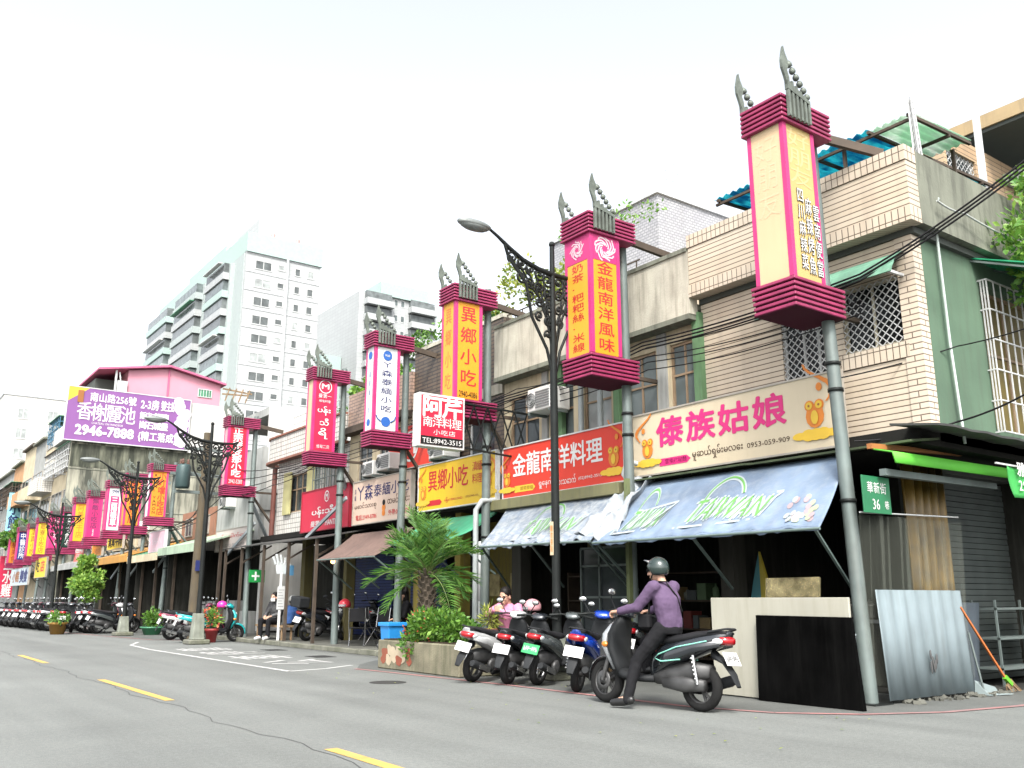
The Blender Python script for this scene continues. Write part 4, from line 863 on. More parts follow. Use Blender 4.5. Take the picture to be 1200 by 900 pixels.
board('pale pinkish signboard with navy characters above Burmese script', 20.65, 24.0, 3.4, 4.6, face('shell', (.72, .55, .44)),
      [(navy, many(C('ㄚ森', .06, .5, .3, .42, .012, .85), C('泰緬小吃', .37, .55, .6, .33, .01, .82), C('滇緬', .02, .55, .035, .3, 0, .8, True))), (ink('brown_black', (.06, .03, .02)), many(T('မောင်သားစု', .03, .3, .4, .2), T('ထမင်းဟင်း', .62, .36, .36, .2))),
       (red, many(T('電話:2949-8786', .06, .08, .38, .13, .008), T('外帶:0980-225', .64, .1, .34, .13, .008))), (None, doll)], frame=alu)
def seal(b, o, w, h):
    b.use(white); c = o+US*(w*.55)+VS*(h*.8); disc(b, c, US, VS, .17, .008, 24, .14); line(b, 'M', c-US*.08-VS*.08, US, VS, .16, .16, .02, .01)
board('deep red signboard with white Burmese script and a small ringed emblem', 24.3, 27.7, 3.4, 4.65, face('rose_red', (.6, .02, .06)),
      [(white, many(T('ပန်းသီရိ', .24, .3, .6, .27, .02), C('曼第一', .22, .08, .3, .16, .008, .85), T('MANTHIRI', .54, .09, .32, .13, .015))), (None, seal)], frame=M('dark_red_frame', (.35, .02, .04), .5))
board('small white signboard with a line of red Burmese script', 31.8, 35.2, 3.1, 3.85, face('paper', (.75, .66, .6)), [(red, T('ရှမ်းခေါက်ဆွဲ', .06, .5, .88, .3, .012)), (ink('grey', (.3, .3, .3)), T('2942-5283 0953-059', .08, .14, .84, .16))], X=11.5)
board('small faded pink panel hanging under the orange lantern', 40.0, 42.4, 3.1, 4.2, face('faded_pink', (.78, .5, .58)), [(ink('pale', (.8, .7, .75)), many(T('SHAN', .2, .5, .6, .25), T('2940', .25, .2, .5, .15)))], X=10.9, frame=white_metal)
board('small orange signboard with brown characters left of the striped one', 53.0, 55.4, 3.65, 4.7, face('orange', (.85, .3, .02)), [(brown, many(C('泰國料理', .08, .42, .84, .45, .012), C('小吃店', .15, .08, .7, .3, 0)))], X=11.2)
board('small yellow signboard with heavy black characters above the orange awning', 48.6, 51.8, 3.85, 4.6, yelf, [(black, C('清真牛肉', .04, .1, .92, .8, .03))], X=11.2)
board('small red and white signboard behind the black green lantern', 57.5, 60.2, 3.5, 4.6, face('coral', (.75, .15, .12)), [(white, many(C('越南', .1, .42, .8, .5, .02), C('河粉', .2, .06, .6, .34, .0)))], X=11.2)
board('yellow signboard with black and red characters below the yellow lanterns', 65.5, 69.5, 2.75, 4.0, yelf, [(black, C('吃', .1, .25, .3, .6, .03)), (red, C('店', .5, .25, .35, .6, .03))], X=10.6)
board('wide pale blue signboard with brown and blue picture panels at the far left', 72, 80, 2.35, 3.55, face('pale_blue', (.55, .65, .72)), [(brown, C('小館', .1, .15, .4, .7, .04)), (navy, C('美食', .55, .1, .4, .8, .05))], X=10.6)
# sideways signs
def side_sign(label, x0, x1, y0, z0, z1, mat, writes, th=.25, fm=None, name='projecting_sign', yb=None):
    t = thing(name, label, 'sign', ((x0+x1)/2, y0, z0))
    b = B().box(x0, x1, y0, y0+th, z0, z1); b.build('box', fm or plastic_white, t, bev=.01)
    b = B().box(x0+.05, x1-.05, y0-.006, y0-.001, z0+.05, z1-.05); b.build('face', mat, t)
    for m, fn in writes: k = B(); fn(k, Vector((x0, y0-.006, z0)), x1-x0, z1-z0); k.build('lettering', m, t)
    return t
def TF(s, x, z, w_, h_, off=.0): return lambda b, o, w, h: line(b, s, o+UF*(w*x)+VS*(h*z), UF, VS, w*w_, h*h_, off)
def CF(s, x, z, w_, h_, off=.0, fill=.9, vert=False): return lambda b, o, w, h: cjk(b, s, o+UF*(w*x)+VS*(h*z), UF, VS, w*w_, h*h_, vert, off, fill)
q0, q1 = W(490, 522, Y=16.0), W(545, 467, Y=16.0)
aq = side_sign('red and white box sign on a black iron bracket in front of the orange lantern', q0.x, q1.x, 16.0, q0.z, q1.z, face('signal_red', (.8, .02, .06)),
    [(white, many(CF('阿芹', .07, .55, .86, .4, .035, .92), CF('南洋料理', .08, .36, .84, .2, .012, .9), CF('小吃店', .3, .22, .5, .12, 0, .8), TF('TEL:8942-3515', .08, .07, .84, .09, .012)))])
b = B().box(q0.x+.051, q1.x-.051, 15.988, 15.993, q0.z+.05, q0.z+(q1.z-q0.z)*.2); b.build('phone_strip', black, aq)
b = B()
for za, zb in ((q1.z-.05, q1.z-.1), (q0.z+.1, q0.z+.0)): b.beam((q1.x, 16.2, za), (12.2, 16.2, zb), .04)
n = 5
for i in range(n): xa_, xb_ = q1.x+(12.2-q1.x)*i/n, q1.x+(12.2-q1.x)*(i+1)/n; b.beam((xa_, 16.2, q0.z+.08), (xb_, 16.2, q1.z-.08), .025); b.beam((xa_, 16.2, q1.z-.08), (xb_, 16.2, q0.z+.08), .025)
b.build('bracket', black_iron, aq)
# the purple billboard on the stained wall
bbd = thing('billboard', 'large purple housing billboard with white characters and a yellow corner marked 1', 'billboard', (14.5, 63.7, 11.4))
x0, x1, z0, z1 = 10.45, 18.3, 11.45, 14.95
b = B().box(x0, x1, 63.72, 63.88, z0, z1); b.build('panel', face('violet', (.27, .1, .33)), bbd)
b = B().box(x0-.06, x1+.06, 63.7, 63.899, z1, z1+.06).box(x0-.06, x1+.06, 63.7, 63.899, z0-.06, z0).box(x0-.06, x0, 63.7, 63.899, z0, z1).box(x1, x1+.06, 63.7, 63.899, z0, z1); b.build('frame', white_metal, bbd)
def FB(fx, fz): return Vector((x0+(x1-x0)*fx, 63.715, z0+(z1-z0)*fz))
b = B().add([FB(0, .72), FB(.16, 1), FB(0, 1)], [(0, 1, 2)]); b.build('corner_patch', yellow, bbd)
ww, hh = x1-x0, z1-z0
k = B(); line(k, '1', FB(.075, .72), UF, VS, ww*.04, hh*.22, .03, .03); k.build('lettering', brown, bbd)
k = B()
for s, fx, fz, fw_, fh, off, c in (('南山路256號', .17, .76, .37, .17, .02, 0), ('香榭麗池', .08, .38, .46, .34, .01, 1), ('2946-7888', .08, .11, .46, .18, .05, 0), ('2-3房', .58, .72, .15, .2, .03, 0), ('雙主臥', .75, .72, .13, .2, .02, 1), ('飯店式門廳', .58, .52, .24, .14, .03, 1), ('崗石城堡', .58, .33, .24, .15, .03, 1), ('{精工落成}', .58, .08, .32, .2, .03, 0), ('CHATEAU ON WINDSOR', .2, .325, .25, .04, 0, 0)):
    (cjk(k, s, FB(fx, fz), UF, VS, ww*fw_, hh*fh, False, off, .95, .02) if c else line(k, s, FB(fx, fz), UF, VS, ww*fw_, hh*fh, off, .02))
k.build('lettering', white, bbd)
k = B()
for i in range(26): a = rnd.random(); disc(k, FB(.93+.05*(rnd.random()-.5)*(1+a), .1+a*.85), UF, VS, rnd.uniform(.12, .4), .012+i*.0004, 9)
k.build('white_figure', ink('lilac_white', (.8, .72, .82)), bbd)
lb = thing('light_box_sign', 'pale cyan upright light box sign at the far left edge', 'sign', (10.4, 86, 3.4))
qa, qb = W(4, 640, Y=86), W(24, 578, Y=86)
b = B().box(qa.x, qb.x+.2, 86, 86.4, qa.z, qb.z); b.build('box', M('cyan_acrylic', (.35, .75, .85), .4), lb)
b = B(); cjk(b, '小館子', (qa.x+.1, 85.99, qa.z+.2), UF, VS, qb.x-qa.x, (qb.z-qa.z)*.8, True, .02, .9, .01); b.build('lettering', navy, lb)
lb = thing('light_box_sign', 'crimson upright sign with white characters under the cyan light box', 'sign', (10.0, 85, 2))
qa, qb = W(0, 700, Y=85), W(19, 652, Y=85)
b = B().box(qa.x-.3, qb.x, 85, 85.4, max(qa.z, 1.4), qb.z); b.build('box', crim, lb)
b = B(); cjk(b, '鹽水雞', (qa.x, 84.99, 1.5), UF, VS, qb.x-qa.x-.1, qb.z-1.6, True, .02, .9, .01); b.build('lettering', white, lb)
board('small red panel with a white ringed letter behind the white lantern', 19.9, 22.3, 4.75, 5.9, face('vermilion', (.8, .05, .025)), [(None, lambda b, o, w, h: (b.use(white), disc(b, o+US*(w*.5)+VS*(h*.5), US, VS, .42, .01, 28, .36), line(b, 'M', o+US*(w*.38)+VS*(h*.32), US, VS, w*.24, h*.36, .03, .012)))], X=11.95)
# ================================================================ curly iron street lamps
def street_lamp(x, y, zt, label, L_=2.0, base=.5):
    t = thing('street_lamp', label, 'street lamp', (x, y, 0), group='curly iron street lamps')
    b = B(); b.box(-.32, .32, -.32, .32, 0, .14); b.build('plinth', kerbstone, t, local=True, bev=.03)
    b = B(); r = .21
    b.loft([[Vector((s_*math.cos(a), s_*math.sin(a), z)) for a in [math.pi/4+math.pi/2*i for i in range(4)]] for s_, z in ((.27, .14), (.25, .2), (.2, base+.12), (.2, base+.2))], smooth=False); b.build('base', M('mossy_concrete_base', (.28, .3, .25), .9, var=.25, scale=4, bump=.2, streak=.6, dirt=(.09, .1, .05)), t, local=True, bev=.015)
    b = B().tube([(0, 0, base+.2), (0, 0, 1.5), (-.01, 0, zt-2.6), (-.02, 0, zt)], [.085, .075, .07, .045], 12); b.ball((-.02, 0, zt+.05), .06, 8, 6); b.build('pole', black_iron, t, local=True)
    za = zt-.55
    b = B()
    pl = [(-.0, 0, za), (-.35, 0, za+.04), (-.7, 0, za+.14), (-1.0, 0, za+.3), (-1.25, 0, za+.46), (-L_*.72, 0, za+.56)]
    b.tube(pl, [.055, .05, .045, .04, .03, .025], 8); pr_ = [(0, 0, za), (.35, 0, za+.0), (.7, 0, za+.03), (.85, 0, za+.1)]; b.tube(pr_, [.05, .045, .035, .02], 8); b.build('arm', black_iron, t, local=True)
    b = B().ball((-L_*.72-.32, 0, za+.56), (.36, .13, .085), 14, 8).ball((-L_*.72-.32, 0, za+.53), (.3, .12, .09), 14, 8); b.build('lamp_head', M('grey_lamp_head', (.24, .26, .25), .5, .3), t, local=True)
    b = B()
    def spiral(cx, cz, r, a0, turns, d=1):
        n = 16; b.tube([(cx+r*(1-.75*k/n)*math.cos(a0+d*turns*6.283*k/n), 0, cz+r*(1-.75*k/n)*math.sin(a0+d*turns*6.283*k/n)) for k in range(n+1)], .024, 6); b.ball((cx, 0, cz), .03, 6, 5)
    for sg, rows in ((-1, 5), (1, 4)):
        for i in range(rows):
            for j in range(rows-i):
                cx = sg*(.13+.2*j); cz = za-.14-.26*i+.07*j*(1 if sg < 0 else .3)
                spiral(cx, cz, .12-.008*i, rnd.random()*6.28, 1.2, sg)
        for j in range(rows):
            f = (j+1)/rows; pe = (sg*(.95*f+.05), 0, za+(.22 if sg < 0 else .03)*f*f-.05)
            b.tube([(sg*.03, 0, za-1.75+.25*j), (sg*.2*f+sg*.05, 0, za-1.1+.2*j*f), (sg*.55*f+sg*.05, 0, za-.5+.05*j), pe], .022, 6)
    b.tube([(-.05, 0, za-1.85), (-.16, 0, za-1.45), (-.5, 0, za-.9), (-.62, 0, za-.3), (-1.02, 0, za+.12), (-1.12, 0, za+.4)], .03, 6)
    b.tube([(.05, 0, za-1.85), (.14, 0, za-1.45), (.45, 0, za-.8), (.6, 0, za-.25), (.85, 0, za+.1)], .03, 6)
    b.build('scrollwork', black_iron, t, local=True)
    return t
l1 = street_lamp(9.95, 12.4, 7.72, 'dark street lamp with leafy scrollwork standing by the parked blue scooter')
b = B().box(-.092, -.088, -.045, .045, 2.05, 2.62); b.build('sticker', ink('sticker', (.75, .62, .42)), l1, local=True)
b = B(); cjk(b, '請勿張貼', (-.093, .03, 2.1), US, VS, .06, .46, True, .01, .9, .002); b.build('lettering', orange, l1, local=True)
street_lamp(8.95, 28.5, 6.7, 'dark street lamp with scrollwork in front of the two transformers', base=.7)
street_lamp(8.8, 36.8, 6.45, 'dark street lamp with scrollwork crossing the pink and white lantern')
street_lamp(8.2, 48.0, 5.75, 'farthest dark street lamp, in front of the black green lantern')
# ================================================================ utility pole and transformers
up = thing('utility_pole', 'stout brown tapered utility pole among cables left of the scarlet lantern', 'utility pole', (9.9, 31.6, 0))
b = B().tube([(9.75, 31.6, 0), (9.75, 31.6, 7.0)], [.19, .12], 14); b.build('pole', M('brown_concrete_pole', (.11, .085, .05), .9, var=.25, scale=2, streak=.5), up)
b = B().beam((8.6, 31.6, 5.5), (11.0, 31.6, 5.5), .1).beam((8.8, 31.6, 4.9), (10.7, 31.6, 4.9), .1).beam((9.0, 31.6, 6.4), (10.5, 31.6, 6.4), .1); b.build('crossarm', steel, up)
for dx in (-.75, .75):
    tf = thing('transformer', 'grey green %s transformer drum hung on the brown utility pole' % ('left hand' if dx < 0 else 'right hand'), 'transformer', (9.75+dx, 31.5, 5.0), group='transformers on the utility pole')
    b = B().lathe([(.21, 0), (.24, .06), (.24, .72), (.2, .8), (.08, .84)], n=18); b.build('tank', M('grey_green_tank', (.05, .09, .09), .5, .2, var=.15), tf, local=True)
    b = B()
    for a in (0, 2.1, 4.2): b.lathe([(.04, .8), (.05, .86), (.035, .9), (.045, .95), (.025, 1.0)], (.14*math.cos(a), .14*math.sin(a), 0), n=8)
    b.build('bushing', M('brown_ceramic', (.12, .05, .03), .3), tf, local=True)
b = B().box(9.5, 9.53, 31.35, 31.36, 2.3, 2.6)
tagm = B().box(9.62, 9.88, 31.37, 31.385, 2.25, 2.6); tagm.build('number_plate', navy, up)
# ================================================================ cables
cabm = M('black_cable', (.015, .015, .016), .5)
def cable(label, pts, r=.014, sag=.15, n=10, mat=None, cat='cable', group=None):
    b = B()
    for a, c in zip(pts, pts[1:]):
        a, c = Vector(a), Vector(c); b.tube([a.lerp(c, i/n)-Vector((0, 0, sag*4*(i/n)*(1-i/n))) for i in range(n+1)], r, 6)
    return tag(b.build('cable', mat or cabm), label, cat, group)
e = W(1230, 175, Y=4.8)
for i in range(3):
    cable('thick black cable bundle sloping across the cream tiles from the upper right', [(e.x, 4.8, e.z+.06*i), (11.75, 7.3, 5.95+.05*i), (11.8, 12, 5.95+.07*i), (11.85, 16.5, 5.75+.06*i), (11.9, 21, 5.8+.1*i)], .016, .08, group='thick black cables across the cream tiles')
for i, (z, dz) in enumerate(((5.7, .3), (5.62, .2), (5.5, .1), (6.0, -.1))):
    cable('thin black cable strung along the facades under the concrete parapet', [(11.9, 7.4, z), (11.82, 11.9, z+dz*.3), (11.9, 16.2, z+dz*.2), (11.9, 20.3, z+dz*.4), (11.9, 30.3, z)], .011, .12, group='thin black cables along the facades')
q = W(1230, 375, Y=5.2); cable('thin twin wire running from the lantern pole past the grey green wall', [(11.4, 7.6, 4.45), (12.9, 6.55, 4.95), (q.x, 5.2, q.z)], .01, .03)
q = W(1230, 445, Y=5.2); cable('single black wire drooping low across the grey green wall', [(11.7, 7.6, 3.55), (12.5, 6.5, 3.75), (q.x, 5.2, q.z)], .014, .06)
q = W(1200, 285, Y=6.3); cable('pale loose wire looping over the stained side parapet', [W(1098, 235, Y=6.4), W(1130, 250, Y=6.4), q], .016, .04, mat=M('pale_wire', (.5, .52, .5), .5))
for i in range(5): cable('black cable slung between the brown utility pole and the shop fronts', [(9.75+.2*i, 31.6, 5.5-.25*i), (11.6, 38+2*i, 4.6), (11.6, 52, 4.6+.1*i)], .016, .4, group='cables slung from the brown utility pole')
for i in range(4): cable('black cable running from the brown utility pole to the white tiled house', [(9.7, 31.6, 4.8+.4*i), (11.8, 30.5, 5.2+.2*i), (11.9, 25.4, 5.9+.06*i)], .014, .2, group='cables between the pole and the white tiled house')
# ================================================================ awnings
tarp = M('blue_grey_tarpaulin', (.19, .26, .36), .6, var=.25, scale=1.2, bump=.12, streak=.45, dirt=(.36, .4, .43), dirtamt=.8, ss=1.6)
tgreen = ink('tarp_green', (.15, .4, .1)); twhite = ink('tarp_white', (.42, .48, .5)); tblue = ink('tarp_blue', (.1, .22, .42))
def awning(label, ya, yb, x1, z1, yc, yd, x0, z0, mat, logos=(), wave=.016, fringe=True, name='awning', dots=False):
    """sheet from the upper edge (x1, ya..yb, z1) down to the lower edge (x0, yc..yd, z0); v runs downwards"""
    t = thing(name, label, 'awning', (x0, (yc+yd)/2, z0))
    def P(u, v, lift=0.):
        y = (yb+(ya-yb)*u)*(1-v)+(yd+(yc-yd)*u)*v; x = x1+(x0-x1)*v; z = z1+(z0-z1)*v
        z += -.09*math.sin(math.pi*v)*(.6+.4*math.sin(u*9))+wave*math.sin(u*37)*v+wave*.6*math.sin(u*91+2)*v; return Vector((x-lift*.6, y, z+lift))
    b = B().grid(91, 17, P); b.build('sheet', mat, t, solid=.012)
    if fringe:
        b = B().grid(61, 2, lambda u, v: P(u, 1.0)+Vector((-.004, 0, -(.045+.012*math.sin(u*90)*math.sin(u*17))*v))); b.build('hem', mat, t, solid=.008)
    f = B(); f.tube([P(0, 1)+Vector((0, 0, -.015)), P(1, 1)+Vector((0, 0, -.015))], .02, 8)
    for u in (0.02, .5, .98): a = P(u, .98)+Vector((.0, 0, -.03)); f.beam(a, (x1-.02, P(u, 0).y, z0-.75), .035)
    f.build('frame', M('green_grey_strut', (.16, .22, .2), .6, .2), t)
    g, wh, bu = B(), B(), B()
    def warp(bld, vs2, fs, u0, u1, v0, v1, sk=.0, lift=.012):
        bb_ = bbox(vs2); out = []
        for x, y in vs2: fx = (x-bb_[0])/(bb_[2]-bb_[0]); fy = (y-bb_[1])/(bb_[3]-bb_[1]); out.append(P(u0+(u1-u0)*fx+sk*fy, v1+(v0-v1)*fy, lift))
        bld.add(out, fs)
    for (u0, u1) in logos:
        w_ = u1-u0; vs2, fs = glyph('TAIWAN')
        for k, (dx, dy) in enumerate([(-.012, 0), (.012, 0), (0, .03), (0, -.03)]): warp(wh, vs2, fs, u0+dx, u1+dx, .45+dy, .78+dy, .03, .012+k*.0006)
        warp(g, vs2, fs, u0, u1, .45, .78, .03, .0165)
        for bl_, r0, r1, l_ in ((wh, .9, 1.12, .0105), (g, .98, 1.06, .0155)):
            n = 22; pts = []
            for i in range(n+1): a = math.pi*(1-.9*i/n); pts.append((a, r0, r1))
            for (a, q0_, q1_), (c, _, _) in zip(pts, pts[1:]):
                quad = [P(u0+w_*(.42+.26*r*math.cos(an)), .5-.36*r*math.sin(an), l_) for an, r in ((a, q0_), (c, q0_), (c, q1_), (a, q1_))]; bl_.add(quad, [(0, 1, 2, 3)])
        for dv in (.0,):
            for (ua, va), (ub, vb) in (((u0-.03*1, .86), (u1-.02, .8)), ((u1+.06, .36), (u1-.05, .8)), ((u0+.25*w_, .44), (u1+.06, .36))):
                wh.add([P(ua, va, .0093), P(ub, vb, .0096), P(ub, vb+.035, .0096), P(ua, va+.035, .0093)], [(0, 1, 2, 3)])
    if g.v: g.build('green_lettering', tgreen, t); wh.build('white_lettering', twhite, t)
    if dots:
        d = [B(), B(), B()]; r2 = random.Random(2)
        for i in range(26):
            u, v = .84+.12*r2.random(), .45+.45*r2.random(); k = r2.randrange(3)
            d[k].add([P(u+.011*math.cos(a*.785), v+.05*math.sin(a*.785), .01+.0004*i) for a in range(8)], [tuple(range(8))])
        for k, m in enumerate((ink('tarp_pink', (.42, .32, .34)), ink('tarp_lime', (.42, .5, .32)), twhite)): d[k].build('flower_pattern', m, t)
    return t
awning('blue grey tarpaulin awning with a white and green island slogan under the cream signboard', 7.7, 12.2, 11.62, 3.36, 7.1, 11.5, 10.0, 2.22, tarp, [(.42, .74), (.1, .27)], dots=True)
awning('faded torn tarpaulin awning under the red signboard', 12.3, 16.1, 11.6, 3.28, 11.55, 14.85, 10.0, 2.3, M('faded_tarpaulin', (.22, .27, .34), .6, var=.3, scale=2, bump=.2, streak=.8, dirt=(.42, .45, .46), lo=.42, hi=.6), [(.3, .75)], wave=.03)
fl = thing('torn_awning_flap', 'crumpled white torn flap hanging where the two tarpaulins meet', 'awning', (10.8, 11.9, 2.3))
b = B().grid(14, 14, lambda u, v: (11.7-1.6*v+.12*math.sin(u*9+v*5), 12.5-.75*u-.55*v, 3.42-1.1*v+.1*math.sin(u*13+v*7)+.06*math.sin(v*19))); b.build('sheet', M('white_torn_plastic', (.4, .44, .47), .5, var=.3, scale=6, bump=.3, streak=.4, dirt=(.1, .14, .18), dirtamt=.9), fl, solid=.01)
b = B().tube([(11.6, 12.15, 3.3), (11.4, 12.2, 3.55), (11.45, 12.15, 3.8), (11.65, 12.1, 3.75)], .05, 8); b.build('knot', white_metal, fl)
awning('green plastic awning half hidden by the palm', 16.5, 19.6, 11.6, 3.2, 16.6, 19.4, 10.5, 2.6, M('green_tarpaulin', (.05, .36, .2), .5, var=.25, scale=2, streak=.3), wave=.01)
awning('brown striped canvas awning with a white hem left of the palm', 20.2, 23.6, 11.6, 3.1, 19.9, 23.2, 10.35, 2.35, M('brown_canvas', (.17, .11, .09), .8, var=.15, streak=.4, dirt=(.09, .06, .05)), wave=.012)
b = B().box(11.35, 11.8, 12.3, 16.6, 3.2, 3.42); tag(b.build('sign_beam', M('olive_beam', (.22, .21, .1), .7, streak=.4), bev=.01), 'long olive beam under the red signboard', 'beam')
ea = thing('tin_eave', 'dark tin eave on brackets under the rose red signboard', 'eave', (11, 27.5, 3.1)); b = B().grid(2, 30, lambda u, v: (10.7+1.5*u, 23.8+8.2*v, 3.0+.3*u+(.02 if int(v*60) % 2 else 0)), smooth=False); b.build('sheet', M('dark_tin', (.09, .09, .085), .6, .3, var=.3), ea, solid=.03)
b = B()
for y in (24.2, 26.2, 28.2, 30.2, 31.8): b.box(10.75, 10.83, y, y+.08, .13, 3.0); b.beam((10.8, y+.04, 2.5), (11.8, y+.04, 3.1), .05)
b.build('frame', rust, ea)
ec = thing('tin_eave', 'mossy tin eave running along the foot of the corner house', 'eave', (11.5, 9, 3.4)); b = B().grid(2, 30, lambda u, v: (11.45+.75*u, 6.6+5.6*v, 3.4+.1*u+(.015 if int(v*60) % 2 else 0)), smooth=False); b.build('sheet', M('mossy_tin', (.09, .12, .06), .8, .1, var=.4), ec, solid=.03)
# right hand side shop: green canvas, banner
ga = thing('green_canvas_awning', 'bright green canvas awning strip right of the lantern pole', 'awning', (12.8, 6.8, 3.0))
b = B().grid(10, 4, lambda u, v: (11.15+3.5*u, 6.98-.42*v*(1-.25*(v>.7)), 3.3-.1*v-.12*max(0, v-.66)*3+.03*u)); b.build('sheet', M('lime_canvas', (.13, .6, .05), .7, var=.1), ga, solid=.02)
b = B().beam((11.1, 7.0, 3.34), (13.6, 7.0, 3.46), .07); b.build('roller', M('orange_roller', (.45, .17, .05), .6), ga)
b = B().beam((11.2, 6.9, 2.98), (14.2, 6.9, 3.0), .09); b.build('front_bar', steel, ga)
b = B().ball((14.55, 6.3, 3.16), .06, 10, 8); b.build('pink_knob', hotpink, ga)
wa = B().grid(2, 12, lambda u, v: (11.4+4.6*v, 6.15+.7*u, 3.55+.1*u+.02*(int(v*11) % 2)), smooth=False)
tag(wa.build('tin_canopy', M('dark_tin', (.09, .09, .085)), solid=.03), 'dark sagging tin canopy above the green canvas awning', 'canopy')
q0, q1 = W(1180, 546, Y=6.3), W(1228, 588, Y=6.3)
bn = thing('green_banner', 'small green cloth banner with white characters at the right edge', 'banner', (q0.x+.3, 6.3, q1.z))
b = B().grid(10, 8, lambda u, v: (q0.x+.12*v+(q1.x-q0.x)*u, 6.3+.03*math.sin(u*8+v*3), q0.z+(q1.z-q0.z)*v)); b.build('cloth', M('banner_green', (.05, .4, .08), .75, var=.12), bn, solid=.006)
b = B(); cjk(b, '雅成', (q0.x+.2, 6.262, q1.z+.3), UF, VS, .5, .22, False, .02, .9, .004); line(b, '2945', (q0.x+.2, 6.262, q1.z+.1), UF, VS, .5, .15, .01, .004); b.build('lettering', white, bn)
b = B().beam((q0.x-.3, 6.31, q0.z+.02), (q1.x+.3, 6.31, q0.z+.02), .025); b.build('rod', white_metal, bn)
# ================================================================ corner shop front clutter
gs = thing('street_number_sign', 'green street number sign with 36 on the lantern pole', 'sign', (11.2, 7.0, 2.45))
b = B().box(10.86, 11.5, 7.0, 7.02, 2.43, 2.93); b.build('plate', M('sign_green', (.02, .2, .08), .5), gs, bev=.004)
b = B(); cjk(b, '華新街', (10.95, 7.0, 2.68), UF, VS, .46, .18, False, .008, .8, .004); line(b, '36', (11.06, 7.0, 2.48), UF, VS, .16, .14, .01, .004); cjk(b, '巷', (11.34, 7.0, 2.49), UF, VS, .1, .12, False, .004, .9, .004); b.build('lettering', white, gs)
fe = thing('tin_fence', 'pale grey blue corrugated tin panel leaning beside the lantern pole', 'fence', (12, 7.0, 0))
b = B().grid(80, 3, lambda u, v: (10.95+2.1*u+.03*(1-v), 7.02-.012*math.cos(u*44)-.16*(1-v)*.3, .05+1.38*v)); b.build('panel', M('grey_blue_tin', (.25, .31, .33), .55, .15, var=.15, scale=1.5, streak=.5, dirt=(.13, .15, .15)), fe, solid=.008)
b = B()
for i in range(7): a = rnd.uniform(0, 1); b.ball((12.05+rnd.uniform(-.1, .1), 6.945, .55+rnd.uniform(-.15, .15)), (.02, .012, .07), 6, 4)
b.build('scuff', M('scuff_mark', (.1, .1, .1), .9), fe)
vc = thing('vinyl_curtain', 'creased clear vinyl rain curtain hung above the tin panel', 'curtain', (12, 7.1, 1.4))
b = B().grid(120, 10, lambda u, v: (10.95+2.5*u-.1*v, 7.12+.05*math.sin(u*70+3*v)+.03*math.sin(u*31), 2.42-2.2*v)); b.build('sheet', CLEAR('clear_vinyl', (.4, .43, .36), .05, .12), vc)
b = B().tube([(10.9, 7.1, 2.44), (13.4, 7.1, 2.5)], .012, 6); b.build('rail', white_metal, vc)
oc = B().grid(60, 4, lambda u, v: (12.45+1.0*u-.0*v, 7.35+.06*math.sin(u*30), 3.35-2.6*v))
tag(oc.build('ochre_curtain', M('ochre_plastic', (.14, .085, .012), .45, var=.5, scale=3, streak=.6), solid=.01), 'crumpled ochre plastic curtain behind the clear vinyl', 'curtain')
sh = thing('roller_shutter', 'dark roller shutter of the side street shop at the right edge', 'shutter', (15, 7.9, 0))
b = B()
for i in range(34): b.box(13.5, 17.5, 7.9+.008*(i % 2), 7.95, .05+i*.095, .05+i*.095+.085)
b.build('slats', M('dark_shutter', (.07, .085, .08), .6, .2, var=.25, streak=.3), sh)
b = B().box(13.4, 13.5, 7.7, 8.0, 0, 3.35).box(13.4, 17.6, 7.7, 8.0, 3.3, 3.5); b.build('guide', M('dark_soffit', (.08, .09, .08)), sh)
pn = B()
for i in range(3): pn.obox((13.85+.22*i, 7.45+.06*i, .66), .55, .02, 1.2, (R(6), 0, R(4*i)))
tag(pn.build('leaning_board', M('slate_board', (.07, .09, .11), .7, var=.2)), 'dark slate boards leaning by the shutter', 'boards')
rk = thing('metal_rack', 'low steel rack in front of the roller shutter', 'rack', (15, 7.5, 0))
b = B()
for z in (.25, .7, 1.15): b.box(14.6, 16.2, 7.3, 7.7, z, z+.03)
for x in (14.6, 16.17):
    for y in (7.3, 7.67): b.box(x, x+.03, y, y+.03, 0, 1.3)
b.build('frame', steel, rk)
br = thing('broom', 'broom with an orange handle and green head leaning on the curtain', 'broom', (13.8, 6.85, 0))
b = B().beam((13.74, 6.85, .2), (13.0, 7.0, 1.2), .025); b.build('handle', M('orange_handle', (.55, .16, .04), .5), br)
b = B().obox((13.8, 6.85, .17), .2, .05, .06, (0, .6, 0)); b.build('head', M('green_plastic', (.15, .5, .03), .5), br)
b = B()
for i in range(22): b.beam((13.72+.008*i, 6.85, .15+.004*(i-11)), (13.74+.018*i, 6.82+rnd.uniform(-.03, .05), .02), .008)
b.build('bristles', wood, br)
dp = thing('dustpan', 'grey long handled dustpan beside the broom', 'dustpan', (13.3, 6.85, 0))
b = B().beam((13.15, 6.88, .08), (13.05, 6.95, .85), .022); b.build('handle', steel, dp)
b = B().add([(13.05, 6.95, .02), (13.5, 6.85, .02), (13.5, 6.65, .02), (13.05, 6.75, .02), (13.08, 6.95, .2), (13.45, 6.87, .1)], [(0, 1, 2, 3), (0, 4, 5, 1), (0, 3, 4)]); b.build('pan', M('grey_pan', (.3, .36, .36), .6), dp, solid=.01)
b = B()
rr = random.Random(5)
for i in range(60): x, y = 11.3+rr.random()*2.6, 6.75+rr.random()*.3; b.obox((x, y, .02), rr.uniform(.03, .12), rr.uniform(.03, .1), rr.uniform(.02, .06), (rr.random()*.4, rr.random()*.4, rr.random()*6))
o = b.build('rubble', M('dirty_rubble', (.12, .12, .1), .9, var=.4)); tag(o, 'dirty rubble swept along the foot of the tin panel', 'rubble', kind='stuff')
